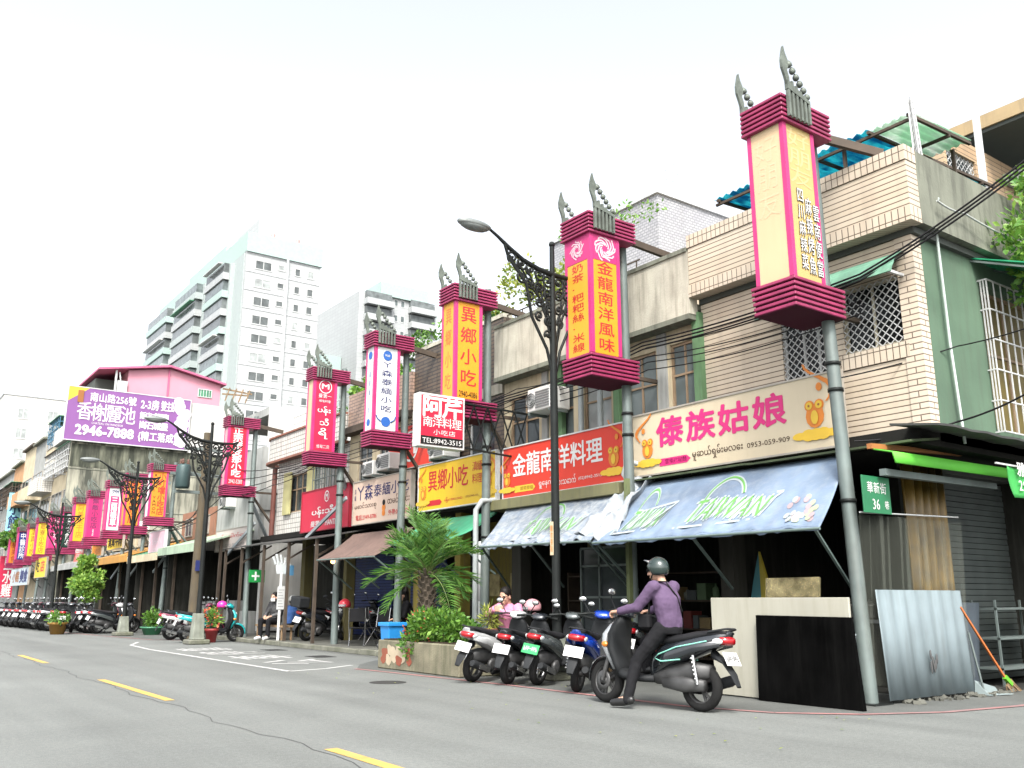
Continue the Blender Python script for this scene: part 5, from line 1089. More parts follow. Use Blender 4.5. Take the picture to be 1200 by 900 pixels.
ws = B().box(10.18, 10.22, 6.9, 9.15, .02, 1.33); tag(ws.build('white_board', M('cream_board', (.5, .485, .4), .6, var=.12, scale=.8, streak=.35, dirt=(.32, .3, .22)), bev=.006), 'large cream panel standing on edge in front of the corner shop', 'panel')
bs = B().add([(10.05, 8.28, .01), (10.08, 6.75, .0), (10.15, 6.75, 0), (10.12, 8.28, .01), (10.09, 8.28, 1.1), (10.12, 6.85, 1.09), (10.17, 6.85, 1.09), (10.14, 8.28, 1.1)], [(3, 2, 1, 0), (4, 5, 6, 7), (0, 1, 5, 4), (1, 2, 6, 5), (2, 3, 7, 6), (3, 0, 4, 7)])
tag(bs.build('black_board', M('matt_black_board', (.004, .004, .004), .8, var=.5, scale=1.5, streak=.3, dirt=(.016, .016, .015), spec=.03)), 'matt black panel leaning against the cream panel', 'panel')
fo = B().obox((10.35, 7.85, 1.46), .05, .85, .26, (0, .12, 0)); tag(fo.build('foil_panel', M('crinkled_foil', (.5, .42, .22), .2, .9, var=.6, scale=5, bump=.9)), 'crinkled golden foil panel propped above the cream panel', 'panel')
dr = thing('metal_drum', 'grey metal drum between the black panel and the lantern pole', 'drum', (11.0, 7.55, 0))
b = B().lathe([(.3, 0), (.31, .02), (.3, .3), (.31, .32), (.3, .34), (.3, .84), (.31, .86), (.28, .87), (.28, .84)], (11.0, 7.55, .0), n=24); b.build('body', M('dull_zinc', (.35, .4, .42), .5, .4, streak=.4), dr)
b = B().tube([(10.78, 7.34, .5), (10.86, 7.26, .42), (10.98, 7.24, .38)], .012, 6); b.build('hose', black_iron, dr)
ck = thing('shop_counter', 'dark shop counter with pots deep inside the corner shop', 'counter', (13, 9, 0))
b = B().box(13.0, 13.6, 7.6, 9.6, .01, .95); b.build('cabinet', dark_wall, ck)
b = B().box(12.95, 13.65, 7.55, 9.65, .95, 1.0); b.build('top', M('dull_steel_top', (.2, .21, .2), .4, .5), ck)
for i in range(5):
    y = 7.9+i*.36; pt = thing('cooking_pot', 'dull cooking pot standing in a row on the dark shop counter', 'pot', (13.3, y, 1.0), group='cooking pots on the dark counter')
    r_ = .12+.03*(i % 2); b = B().lathe([(r_*.9, 0), (r_, .05), (r_, .2), (r_*1.08, .21), (r_*.95, .24), (.02, .28)], n=16); b.build('body', M('dull_pot', (.2, .2, .18), .4, .6), pt, local=True)
    b = B().ball((0, 0, .29), .02, 6, 5); b.build('lid_knob', black_iron, pt, local=True)
sf = thing('surfboard', 'upright yellow and teal surfboard leaning in the dark shop', 'surfboard', (12.9, 10.2, 0))
out_ = [(.26*math.sin(math.pi*min(1, (i/20))**.75), 2.0*i/20) for i in range(21)]
for nm, m, sg in (('yellow_half', M('surf_yellow', (.5, .4, .04), .5), 1), ('teal_half', M('surf_teal', (.06, .22, .25), .5), -1)):
    b = B().prism([(0.001*sg, 0)]+[(sg*x, z) for x, z in out_]+[(0.001*sg, 2.0)] if sg > 0 else [(-.001, 2.0)]+[(-x, z) for x, z in reversed(out_)]+[(-.001, 0)], (12.6, 10.2, .1), US, VS, (.05, 0, 0)); b.build(nm, m, sf, bev=.01)
def shelf(label, x, y0, y1, n, seed, X2=.4, h=1.9):
    t = thing('shop_shelf', label, 'shelf', (x, (y0+y1)/2, 0)); r2 = random.Random(seed); b = B()
    for y in (y0, y1-.04): b.box(x, x+X2, y, y+.04, .02, h)
    for i in range(n): z = .2+i*(h-.3)/(n-1); b.box(x, x+X2, y0+.04, y1-.04, z, z+.03)
    b.build('frame', rust, t)
    k = 0
    for i in range(n-1):
        z = .235+i*(h-.3)/(n-1); y = y0+.1
        while y < y1-.35:
            w_ = r2.uniform(.12, .3); hh_ = r2.uniform(.12, .32)
            bx = B()
            if r2.random() < .5: bx.box(x+.05, x+X2-.05, y, y+w_, z, z+hh_)
            else: bx.lathe([(w_*.3, 0), (w_*.42, .03), (w_*.42, hh_*.7), (w_*.15, hh_*.85), (w_*.15, hh_)], (x+.2, y+w_/2, z), n=10)
            o = bx.build('jar' if r2.random() < .5 else 'carton', M('goods_%d' % r2.randrange(8), [(.3, .22, .1), (.1, .12, .12), (.4, .38, .3), (.22, .05, .04), (.06, .12, .2), (.28, .3, .26), (.35, .25, .05), (.12, .2, .1)][r2.randrange(8)], .6))
            tag(o, 'dim goods crowded on the shop shelves behind the scooters', 'goods', 'goods on the dim shop shelves'); y += w_+.04; k += 1
shelf('rusty shelf of dim goods behind the blue scooter', 13.4, 11.2, 13.6, 4, 3); shelf('rusty shelf of dim goods behind the woman in pink', 13.4, 14.4, 16.3, 4, 4)
shelf('rusty shelf of dim goods along the back of the yellow walled shop', 14.1, 17.6, 19.2, 4, 9)
gl = thing('glass_cabinet', 'metal framed glass cabinet behind the lamp post', 'cabinet', (12.2, 13.5, 0))
b = B()
for z in (.05, 1.35, 1.95, 2.3): b.beam((12.0, 12.75, z), (12.0, 14.15, z), .04)
for y in (12.75, 13.6, 14.15): b.beam((12.0, y, .05), (12.0, y, 2.3), .04)
b.build('frame', steel, gl); b = B().box(12.02, 12.03, 12.77, 14.13, .1, 2.28); b.build('pane', dglass, gl)
cx = thing('carton', 'brown cardboard box on the floor below the glass cabinet', 'box', (11.7, 13.4, 0)); b = B().box(11.5, 11.9, 13.1, 13.65, .005, .4); b.build('box', M('cardboard', (.4, .28, .16), .8), cx, bev=.01); b = B().box(11.66, 11.72, 13.098, 13.652, .4, .403); b.build('tape', M('tape', (.5, .4, .25), .3), cx)
po = B().box(11.05, 11.13, 11.75, 11.83, 0, 3.4); tag(po.build('green_post', M('olive_post', (.16, .19, .08), .7, var=.3, streak=.4)), 'thin olive post under the junction of the two tarpaulins', 'post')
dpp = B().tube([(11.5, 16.45, 3.45), (11.1, 16.4, 3.4), (10.95, 16.4, 3.2), (10.95, 16.4, .02)], .06, 10); tag(dpp.build('downpipe', M('grey_pipe', (.38, .42, .42), .5, streak=.3)), 'bent grey downpipe at the left end of the faded awning', 'pipe')
# air conditioners, boxes on facades
ac_unit('white air conditioner on a bracket under the concrete parapet left of the iron lamp', (11.6, 15.0, 5.25), s=1.0)
ac_unit('white air conditioner beside the small red ringed panel', (11.55, 21.9, 4.75), s=.9)
ac_unit('white air conditioner low on the pink tile house', (11.6, 22.9, 4.7), s=.8)
ac_unit('air conditioner tucked behind the box sign bracket', (11.6, 19.2, 4.75), s=.9)
for y, z in ((34.4, 5.3), (36.2, 4.9), (53.5, 4.9), (49.2, 4.75)): ac_unit({34.4: 'white air conditioner right of the scarlet lantern pole', 36.2: 'white air conditioner low between the scarlet lantern and the transformers', 53.5: 'white air conditioner by the small orange signboard', 49.2: 'white air conditioner above the orange awning'}[y], (12.0, y, z), s=.9)
# fallen power meters and pipes on the middle facade
for i, (y, m) in enumerate(((13.75, 'grey_pipe'), (14.35, 'grey_pipe'))): tag(B().tube([(11.98, y-.3, 3.9), (11.98, y-.3, 6.2)], .06, 8).build('downpipe', M('grey_pipe', (.38, .42, .42))), 'grey downpipe %s between the tall windows of the concrete house' % ('beside the orange lantern' if i == 0 else 'farther from the lantern'), 'pipe')
# ================================================================ motor scooters
rubber = M('tyre_rubber', (.02, .02, .02), .85, var=.2, scale=8); vinyl = M('black_seat_vinyl', (.022, .022, .024), .5, var=.15, scale=5)
engine_m = M('engine_grey', (.1, .1, .1), .5, .5, var=.3, scale=6); chrome = M('scooter_chrome', (.7, .7, .7), .2, .9, var=.1); dark_plast = M('dark_grey_plastic', (.03, .032, .034), .55, var=.15)
red_lens = M('red_tail_lens', (.45, .006, .012), .15, var=.1, spec=.7); amber_lens = M('amber_lens', (.85, .25, .02), .15, spec=.7); clear_lens = M('clear_lens', (.7, .72, .72), .12, spec=.8); mirror_m = M('mirror_glass', (.8, .82, .82), .08, .9, var=.05); plate_m = M('white_number_plate', (.85, .85, .83), .5, var=.04)
def ring(x, cz, hw, hh, n=16, p=.75, cy=0, tilt=0):
    r = []
    for i in range(n):
        a = 2*math.pi*i/n; c, s_ = math.cos(a), math.sin(a); z = hh*math.copysign(abs(s_)**p, s_); r.append(Vector((x+tilt*z, cy+hw*math.copysign(abs(c)**p, c), cz+z)))
    return r
def zring(z, cx, hx, hy, n=16, p=.75):
    r = []
    for i in range(n): a = 2*math.pi*i/n; c, s_ = math.cos(a), math.sin(a); r.append(Vector((cx+hx*math.copysign(abs(c)**p, c), hy*math.copysign(abs(s_)**p, s_), z)))
    return r
PAINT = {}
def paint(name, rgb, met=.15):
    k = 'paint_'+name; m = M(k, rgb, .22, met, var=.06, scale=3, spec=.7, dirt=(rgb[0]*.5+.02, rgb[1]*.5+.02, rgb[2]*.5+.02), dirtamt=.25); m.node_tree.nodes['Principled BSDF'].inputs['Coat Weight'].default_value = .6; return m
def scooter(label, body, accent, loc, rz, lean=7, steer=18, scale=1.1, group='motor scooters parked along the pavement', plate=plate_m, stripe=None, box=False, apron=None, plate_txt=True, detail=True, stand=True):
    t = thing('motor_scooter', label, 'motor scooter', loc, rz, group); t.rotation_euler = (R(lean), 0, rz); t.scale = (scale,)*3
    ax = Vector((.56, 0, .6)); adir = Vector((-.42, 0, 1)).normalized(); rot = Matrix.Rotation(R(steer), 3, adir)
    def st(b): b.v = [ax+rot@(v-ax) for v in b.v]; return b
    P = lambda b, n, m, par=t, **k: b.build(n, m, par, local=True, **k)
    nn = 26 if detail else 14
    for nm, cx, f in (('rear_wheel', -.62, False), ('front_wheel', .7, True)):
        b = B().lathe([(.165, -.045), (.2, -.055), (.235, -.045), (.25, -.018), (.25, .018), (.235, .045), (.2, .055), (.165, .045), (.165, -.045)], (cx, 0, .25), 'y', nn, cap=False)
        w_ = P(st(b) if f else b, nm, rubber)
        b = B().lathe([(.168, -.04), (.172, -.04), (.172, .04), (.168, .04), (.15, .03), (.15, -.03), (.168, -.04)], (cx, 0, .25), 'y', nn, cap=False)
        b.lathe([(.045, -.06), (.045, .06)], (cx, 0, .25), 'y', 12)
        for i in range(5 if f else 3):
            for d in (-.18, .18): a = i*2*math.pi/(5 if f else 3)+d; b.beam((cx+.03*math.cos(a), 0, .25+.03*math.sin(a)), (cx+.16*math.cos(a), 0, .25+.16*math.sin(a)), .022, .03)
        if f: b.lathe([(.06, -.072), (.11, -.072), (.11, -.066), (.06, -.066), (.06, -.072)], (cx, 0, .25), 'y', 20, cap=False)
        P(st(b) if f else b, 'rim', chrome if plate is not plate_m else engine_m, w_)
    # tail and under seat bodywork
    b = B().loft([ring(-1.0, .83, .03, .02), ring(-.97, .80, .085, .05), ring(-.85, .755, .125, .085), ring(-.65, .70, .15, .11), ring(-.4, .63, .155, .135), ring(-.2, .56, .15, .15), ring(-.06, .48, .13, .15), ring(-.0, .42, .11, .1)]); P(b, 'tail_body', body)
    b = B().loft([ring(-.98, .825, .09, .02), ring(-.8, .815, .125, .04), ring(-.6, .785, .14, .055), ring(-.42, .75, .145, .055), ring(-.3, .735, .145, .06), ring(-.1, .735, .125, .05), ring(.0, .715, .09, .03)]); P(b, 'seat', vinyl)
    b = B()
    for s_ in (-1, 1): b.loft([ring(-.93, .71, .012, .03, 10, cy=s_*.125), ring(-.6, .66, .014, .055, 10, cy=s_*.155), ring(-.25, .55, .014, .07, 10, cy=s_*.16), ring(-.08, .46, .01, .04, 10, cy=s_*.13)])
    P(b, 'side_trim', accent)
    b = B().loft([ring(-.75, .42, .08, .07), ring(-.5, .4, .11, .12), ring(-.25, .36, .12, .12), ring(-.05, .32, .11, .07)]).loft([ring(-.72, .27, .05, .06, cy=.09), ring(-.45, .27, .06, .085, cy=.1), ring(-.2, .28, .06, .06, cy=.1)])
    b.lathe([(.1, .12), (.11, .16), (.07, .19), (.0, .195)], (-.35, 0, .28), 'y', 16); P(b, 'engine', engine_m)
    b = B().tube([(-.25, -.1, .22), (-.4, -.15, .2)], .02, 8).tube([(-.38, -.155, .2), (-.48, -.16, .22), (-.88, -.165, .33), (-.93, -.165, .345)], [.03, .055, .06, .045], 12); ex = P(b, 'exhaust', dark_plast)
    b = B().box(-.8, -.5, -.232, -.222, .225, .3); b.v = [Vector((v.x, v.y, v.z+(v.x+.65)*-.27)) for v in b.v]; P(b, 'heat_shield', chrome, ex)
    for s_ in (1,):
        b = B().tube([(-.66, s_*.15, .28), (-.6, s_*.15, .58)], .018, 8)
        n = 40; b.tube([(-.66+.06*i/n, s_*.15+.04*math.cos(i*1.0), .3+.26*i/n+.0*i) for i in range(n)], .009, 5); sh_ = P(b, 'shock_absorber', chrome)
    # floor and legshield
    b = B().loft([ring(-.05, .31, .14, .045), ring(.15, .3, .15, .04), ring(.36, .32, .15, .05), ring(.46, .36, .13, .08)]); P(b, 'floorboard', dark_plast)
    b = B().loft([zring(.3, .43, .05, .12), zring(.45, .47, .055, .17), zring(.62, .53, .06, .2), zring(.78, .53, .065, .2), zring(.9, .49, .065, .16), zring(.98, .46, .05, .1)]); P(b, 'leg_shield', dark_plast)
    b = B().loft([zring(.38, .55, .03, .08), zring(.5, .58, .045, .14), zring(.64, .635, .055, .185), zring(.78, .63, .06, .17), zring(.88, .57, .06, .12), zring(.95, .52, .045, .06)]); P(b, 'front_apron', apron or body)
    b = B()
    for s_ in (-1, 1): b.ball((.615, s_*.165, .66), (.05, .035, .035), 10, 6)
    P(b, 'turn_signal', amber_lens)
    b = B().ball((.665, 0, .78), (.04, .1, .06), 12, 8); P(b, 'headlight', clear_lens)
    b = B()
    for i in range(9):
        pass
    rings_ = []
    for i in range(11):
        a = R(-5+150*i/10); rr_ = .285; c = Vector((.7+rr_*math.cos(a), 0, .25+rr_*math.sin(a))); hw = .075*(.5+.5*math.sin(math.pi*(i+1)/12)); th = .012
        rings_.append([c+Vector((math.cos(a)*q, y, math.sin(a)*q)) for y, q in ((-hw, -.03), (-hw*.7, .0), (0, th), (hw*.7, 0), (hw, -.03), (hw*.7, -.01), (0, th-.012), (-hw*.7, -.01))])
    b.loft(rings_); P(st(b), 'front_fender', body)
    b = B()
    for s_ in (-1, 1): b.tube([(.7, s_*.085, .25), (.6, s_*.085, .56)], [.028, .024], 10)
    b.tube([(.57, 0, .56), (.44, 0, .98)], .03, 10); P(st(b), 'fork', engine_m)
    b = B().loft([ring(.34, 1.0, .07, .03), ring(.4, 1.02, .13, .05), ring(.48, 1.03, .15, .06), ring(.56, 1.0, .11, .055), ring(.6, .98, .05, .03)]); hb = P(st(b), 'handlebar_cowl', body)
    b = B().tube([(.34, -.34, 1.02), (.4, -.18, 1.04), (.42, 0, 1.03), (.4, .18, 1.04), (.34, .34, 1.02)], .014, 8)
    for s_ in (-1, 1): b.tube([(.36, s_*.24, 1.03), (.32, s_*.37, 1.015)], .021, 10); b.tube([(.44, s_*.2, 1.035), (.42, s_*.33, 1.02)], .008, 6)
    P(st(b), 'handlebar', black_iron, hb)
    for s_ in (-1, 1):
        b = B().tube([(.42, s_*.2, 1.04), (.43, s_*.26, 1.14), (.41, s_*.3, 1.2)], .008, 6); b.ball((.395, s_*.31, 1.24), (.018, .065, .042), 12, 8); mo = P(st(b), 'mirror', dark_plast)
        b = B().ball((.386, s_*.31, 1.24), (.014, .058, .036), 12, 8); P(st(b), 'mirror_glass', mirror_m, mo)
    b = B().loft([ring(-1.02, .745, .04, .025), ring(-.99, .745, .1, .045), ring(-.93, .745, .128, .05), ring(-.88, .74, .12, .04)]); P(b, 'tail_light', red_lens)
    b = B()
    for s_ in (-1, 1): b.ball((-.9, s_*.128, .735), (.07, .016, .035), 10, 6)
    P(b, 'indicator', clear_lens)
    b = B().loft([ring(-.78, .6, .07, .05, 12), ring(-.92, .52, .075, .02, 12), ring(-1.02, .4, .07, .015, 12), ring(-1.08, .28, .045, .01, 12)]); P(b, 'rear_mudguard', dark_plast)
    b = B().obox((-1.0, 0, .56), .008, .27, .15, (0, .45, 0)); pl = P(b, 'number_plate', plate)
    if plate_txt:
        b = B(); rot2 = Euler((0, .45, 0)).to_matrix(); u, v = Vector((0, -1, 0)), rot2@Vector((0, 0, 1)); o = Vector((-1.0, 0, .56))+rot2@Vector((-.009, 0, 0))
        for i in range(7):
            if i == 3: b.add([o+u*(-.012)+v*-.004, o+u*.012+v*-.004, o+u*.012+v*.006, o+u*-.012+v*.006], [(0, 1, 2, 3)]); continue
            x = (i-3)*.033; k = (.012, .04)
            for (dx, dz, w2, h2) in ((-.009, 0, .003, .032), (.006, .012*((i*7) % 3-1), .003, .02), (0, .03*((i*5) % 3-1), .01, .003)): b.add([o+u*(x+dx-w2)+v*(dz-h2), o+u*(x+dx+w2)+v*(dz-h2), o+u*(x+dx+w2)+v*(dz+h2), o+u*(x+dx-w2)+v*(dz+h2)], [(0, 1, 2, 3)])
        P(b, 'plate_marking', black if plate is plate_m else white, pl)
    b = B().tube([(-.95, -.11, .86), (-1.0, -.08, .87), (-1.04, 0, .87), (-1.0, .08, .87), (-.95, .11, .86), (-.78, .13, .83)], .012, 8).tube([(-.95, -.11, .86), (-.78, -.13, .83)], .012, 8); P(b, 'grab_rail', dark_plast)
    if stand: b = B().tube([(-.2, .1, .2), (-.28, .2, .02), (-.22, .26, .01)], .012, 6); P(b, 'kickstand', engine_m)
    if stripe:
        b = B()
        for s_ in (-1, 1): b.tube([(-.78, s_*.152, .735), (-.4, s_*.175, .66), (-.16, s_*.172, .575), (-.1, s_*.165, .53), (-.2, s_*.172, .5), (-.45, s_*.175, .53)], .008, 6)
        P(b, 'stripe', stripe)
    if box:
        b = B().box(-1.15, -.8, -.2, .2, .88, 1.15); P(b, 'top_box', dark_plast, bev=.03, seg=2)
    return t
def ground(px, py, z=.005): return W(px, py, Z=z)
def rear_at(px, py, bearing, sc=1.1, z=.005):
    p = W(px, py, Z=z); d = Vector((math.sin(R(bearing)), math.cos(R(bearing)), 0)); return p+d*.62*sc, R(90-bearing)
P_black, P_white, P_grey, P_blue, P_teal, P_maroon, P_silver = paint('black', (.02, .024, .03)), paint('white', (.72, .73, .73)), paint('grey', (.14, .16, .16), .4), paint('blue', (.01, .07, .55), .3), paint('teal', (.02, .5, .52)), paint('maroon', (.25, .03, .08)), paint('silver', (.5, .51, .52), .5)
P_silver0 = paint('pale_silver', (.42, .44, .46), .3)
GR = 'motor scooters parked in front of the faded awning'
def rear2(px, py, b, sc=1.02): return rear_at(px, py, b, sc)
p, rz = rear_at(823, 834, -9); rider_loc, rider_rz = p, rz
scooter('black scooter with a mint stripe carrying the rider in the purple jacket', P_black, P_black, p, rz, 4, -6, group=GR, stand=False, apron=P_silver0, stripe=ink('mint', (.3, .75, .6)))
green_plate = M('green_number_plate', (.03, .4, .12), .5)
p, rz = rear2(553, 799, 69); scooter('white scooter with dark graphics, leftmost beside the planter', P_white, P_white, p, rz, 11, 16, group=GR, scale=1.04)
p, rz = rear2(594, 802, 60); scooter('black scooter with a white plate next to the white scooter', P_black, P_black, p, rz, 7, 4, group=GR, scale=1.0)
p, rz = rear2(629, 803, 64); scooter('dark grey scooter with a green number plate and bright spoked wheel', P_grey, P_grey, p, rz, 9, 12, group=GR, plate=green_plate, scale=1.02)
p, rz = rear2(676, 811, 56); blue_s = scooter('bright blue and white scooter behind the street lamp base', P_blue, P_blue, p, rz, 8, 12, group=GR, scale=1.05)
p, rz = rear_at(722, 800, 58); scooter('dark scooter half hidden between the blue scooter and the rider', P_black, P_grey, p+Vector((.55, .3, 0)), rz, 8, 12, group=GR)
GM = 'motor scooters under the rose red signboard'
p, rz = rear_at(358, 751, 75, z=.135); scooter('black scooter with a top box under the tin eave', P_black, P_black, p, rz, 8, 10, group=GM, box=True)
p, rz = rear_at(400, 748, 205, z=.135); scooter('black scooter with its front wheel towards the street by the brown canvas awning', P_black, P_maroon, p, rz, 8, -14, group=GM)
p, rz = rear_at(432, 750, 100, z=.135); scooter('dark grey scooter behind the folding chairs', P_grey, P_black, p+Vector((.5, .3, 0)), rz, 8, -14, group=GM)
p, rz = rear_at(376, 749, 88, z=.135); scooter('black scooter squeezed between the top box scooter and the pole', P_black, P_grey, p+Vector((.6, .2, 0)), rz, 8, 8, group=GM)
p, rz = rear_at(346, 747, 70, z=.135); scooter('dark scooter deepest under the tin eave by the bench', P_grey, P_black, p+Vector((1.0, .6, 0)), rz, 8, 12, group=GM)
GT = 'motor scooters beside the second street lamp'
p, rz = rear_at(219, 753, 97); teal = scooter('turquoise scooter by the red flower pot', P_teal, P_teal, p, rz, 7, -10, group=GT, stripe=white)
p, rz = rear_at(199, 750, 93); scooter('maroon scooter with a pale tail left of the turquoise one', P_maroon, P_white, p, rz, 7, 10, group=GT)
p, rz = rear_at(206, 748, 92); scooter('white scooter with a black seat behind the maroon one', P_silver, P_maroon, p+Vector((.3, .9, 0)), rz, 7, 10, group=GT)
GC1 = 'scooters crowded in front of the third street lamp'
p, rz = rear_at(100, 742, 110); big = scooter('white and black scooter lying wide in front of the crowded dark scooters', P_white, P_black, p, rz, 10, -20, group=GC1, plate_txt=False, detail=False)
# the long tight row: copies of one dark and one silver scooter
row_lab = 'dark scooter in the tight row along the far kerb'
def far_row():
    r2 = random.Random(12); pr = []
    for body, acc, lab in ((P_black, P_grey, 'dark scooter in the tight row along the far kerb'), (P_silver, P_black, 'silver scooter in the tight row along the far kerb'), (P_maroon, P_black, 'maroon scooter in the tight row along the far kerb')):
        pr.append((scooter(lab, body, acc, (0, 0, 0), 0, 7, 12, group='scooters in the tight row along the far kerb', plate_txt=False, detail=False), lab))
    used = [False]*3; k = 0
    ys = [39.6+.55*i for i in range(5)]+[43.2+.62*i for i in range(16)]+[53.6+.9*i for i in range(10)]
    for y in ys:
        i = [0, 1, 0, 0, 2, 0, 1][k % 7]; k += 1
        o = pr[i][0] if not used[i] else copy_tree(pr[i][0]); used[i] = True
        kx = 8.3-.026*max(0, y-42)*2 if y < 60 else 7.0
        if y < 43: kx = 9.1
        o.location = (kx+r2.uniform(-.1, .15), y, .006); o.rotation_euler = (R(r2.uniform(5, 9)), 0, R(r2.uniform(-12, 22)))
far_row()
p, rz = rear_at(73, 743, 22); scooter('black scooter standing alone in the road, its red tail towards the viewer', P_black, P_black, p, rz, 0, 5, group='scooters in the tight row along the far kerb', plate_txt=False, detail=False)
# helmets resting on scooters
def helmet(name, label, loc, m, s=1., rz=0, group='helmets left on parked scooters'):
    t = thing(name, label, 'helmet', loc, rz, group); b = B(); rings_ = []
    for i in range(9): a = R(-25+115*i/8); rings_.append([Vector((.145*s*max(math.cos(a), .02)*math.cos(2*math.pi*j/16), .125*s*max(math.cos(a), .02)*math.sin(2*math.pi*j/16), .13*s*math.sin(a)+.06*s)) for j in range(16)])
    b.loft(rings_); b.build('shell', m, t, local=True)
    b = B().grid(9, 4, lambda u, v: (.15*s*math.cos((u-.5)*2)*(1+.1*v), .13*s*math.sin((u-.5)*2), .07*s-.05*s*v)); b.build('visor', CLEAR('smoke_visor', (.25, .27, .28), .5, .1), t, local=True, solid=.004)
    return t
pkh = M('pale_pink_helmet', (.75, .38, .42), .25, spec=.6); helmet('helmet', 'pale pink helmet on the handlebar behind the iron lamp', W(624, 716, X=10.3), pkh, 1.15, R(150))
helmet('helmet', 'bright pink helmet on the turquoise scooter', W(260, 712, Y=29), M('bright_pink_helmet', (.75, .04, .35), .25), 1.1, R(-20)); helmet('helmet', 'red and white helmet on the scooter under the brown canvas awning', W(404, 712, X=11.0), M('red_helmet', (.6, .04, .06), .3), 1.2, R(200))
# ================================================================ people
skin = M('skin', (.62, .36, .25), .55, var=.05); hair_m = M('black_hair', (.012, .01, .009), .5, var=.2, scale=12)
def remesh(o, vox, it=3, fold=0., fs=.12):
    m = o.modifiers.new('r', 'REMESH'); m.mode = 'VOXEL'; m.voxel_size = vox; m.use_smooth_shade = True
    s_ = o.modifiers.new('s', 'SMOOTH'); s_.iterations = it; s_.factor = .5
    if fold:
        tx = bpy.data.textures.get('folds') or bpy.data.textures.new('folds', 'CLOUDS'); tx.noise_scale = .1; d = o.modifiers.new('d', 'DISPLACE'); d.texture = tx; d.strength = fold; d.mid_level = .5; d.texture_coords = 'LOCAL'
def limb(b, pts, rs):
    for p_, r_ in zip(pts, rs): b.ball(p_, r_, 12, 8)
    for (p_, q_), (r0, r1) in zip(zip(pts, pts[1:]), zip(rs, rs[1:])): b.tube([p_, q_], [r0, r1], 12)
def hand(b, wr_, f, n, side, curl=.5, s=1.):
    """palm with four unequal bent fingers and a thumb; f fingers' way, n back of the hand, side towards the thumb"""
    wr_, f, n, side = Vector(wr_), Vector(f).normalized(), Vector(n).normalized(), Vector(side).normalized(); pm = wr_+f*.055*s
    for dy in (-.024, 0, .024): limb(b, [wr_+side*dy*.6*s, wr_+f*.09*s+side*dy*s], [.02*s, .017*s])
    for i, ln in enumerate((.9, 1.02, .95, .75)):
        p_ = wr_+f*.09*s+side*(.03-.02*i)*s; d = f; pts = [p_]
        for k, sl_ in enumerate((.04, .028, .022)):
            an = curl*(k+.6); d = (f*math.cos(an)-n*math.sin(an)).normalized(); p_ = p_+d*sl_*ln*s; pts.append(p_)
        limb(b, pts, [.0105*s, .01*s, .009*s, .008*s])
    p_ = wr_+f*.03*s+side*.03*s; limb(b, [p_, p_+(side*.8+f*.6-n*.2).normalized()*.04*s, p_+(side*.6+f*1.0-n*.6).normalized()*.07*s], [.014*s, .012*s, .01*s])
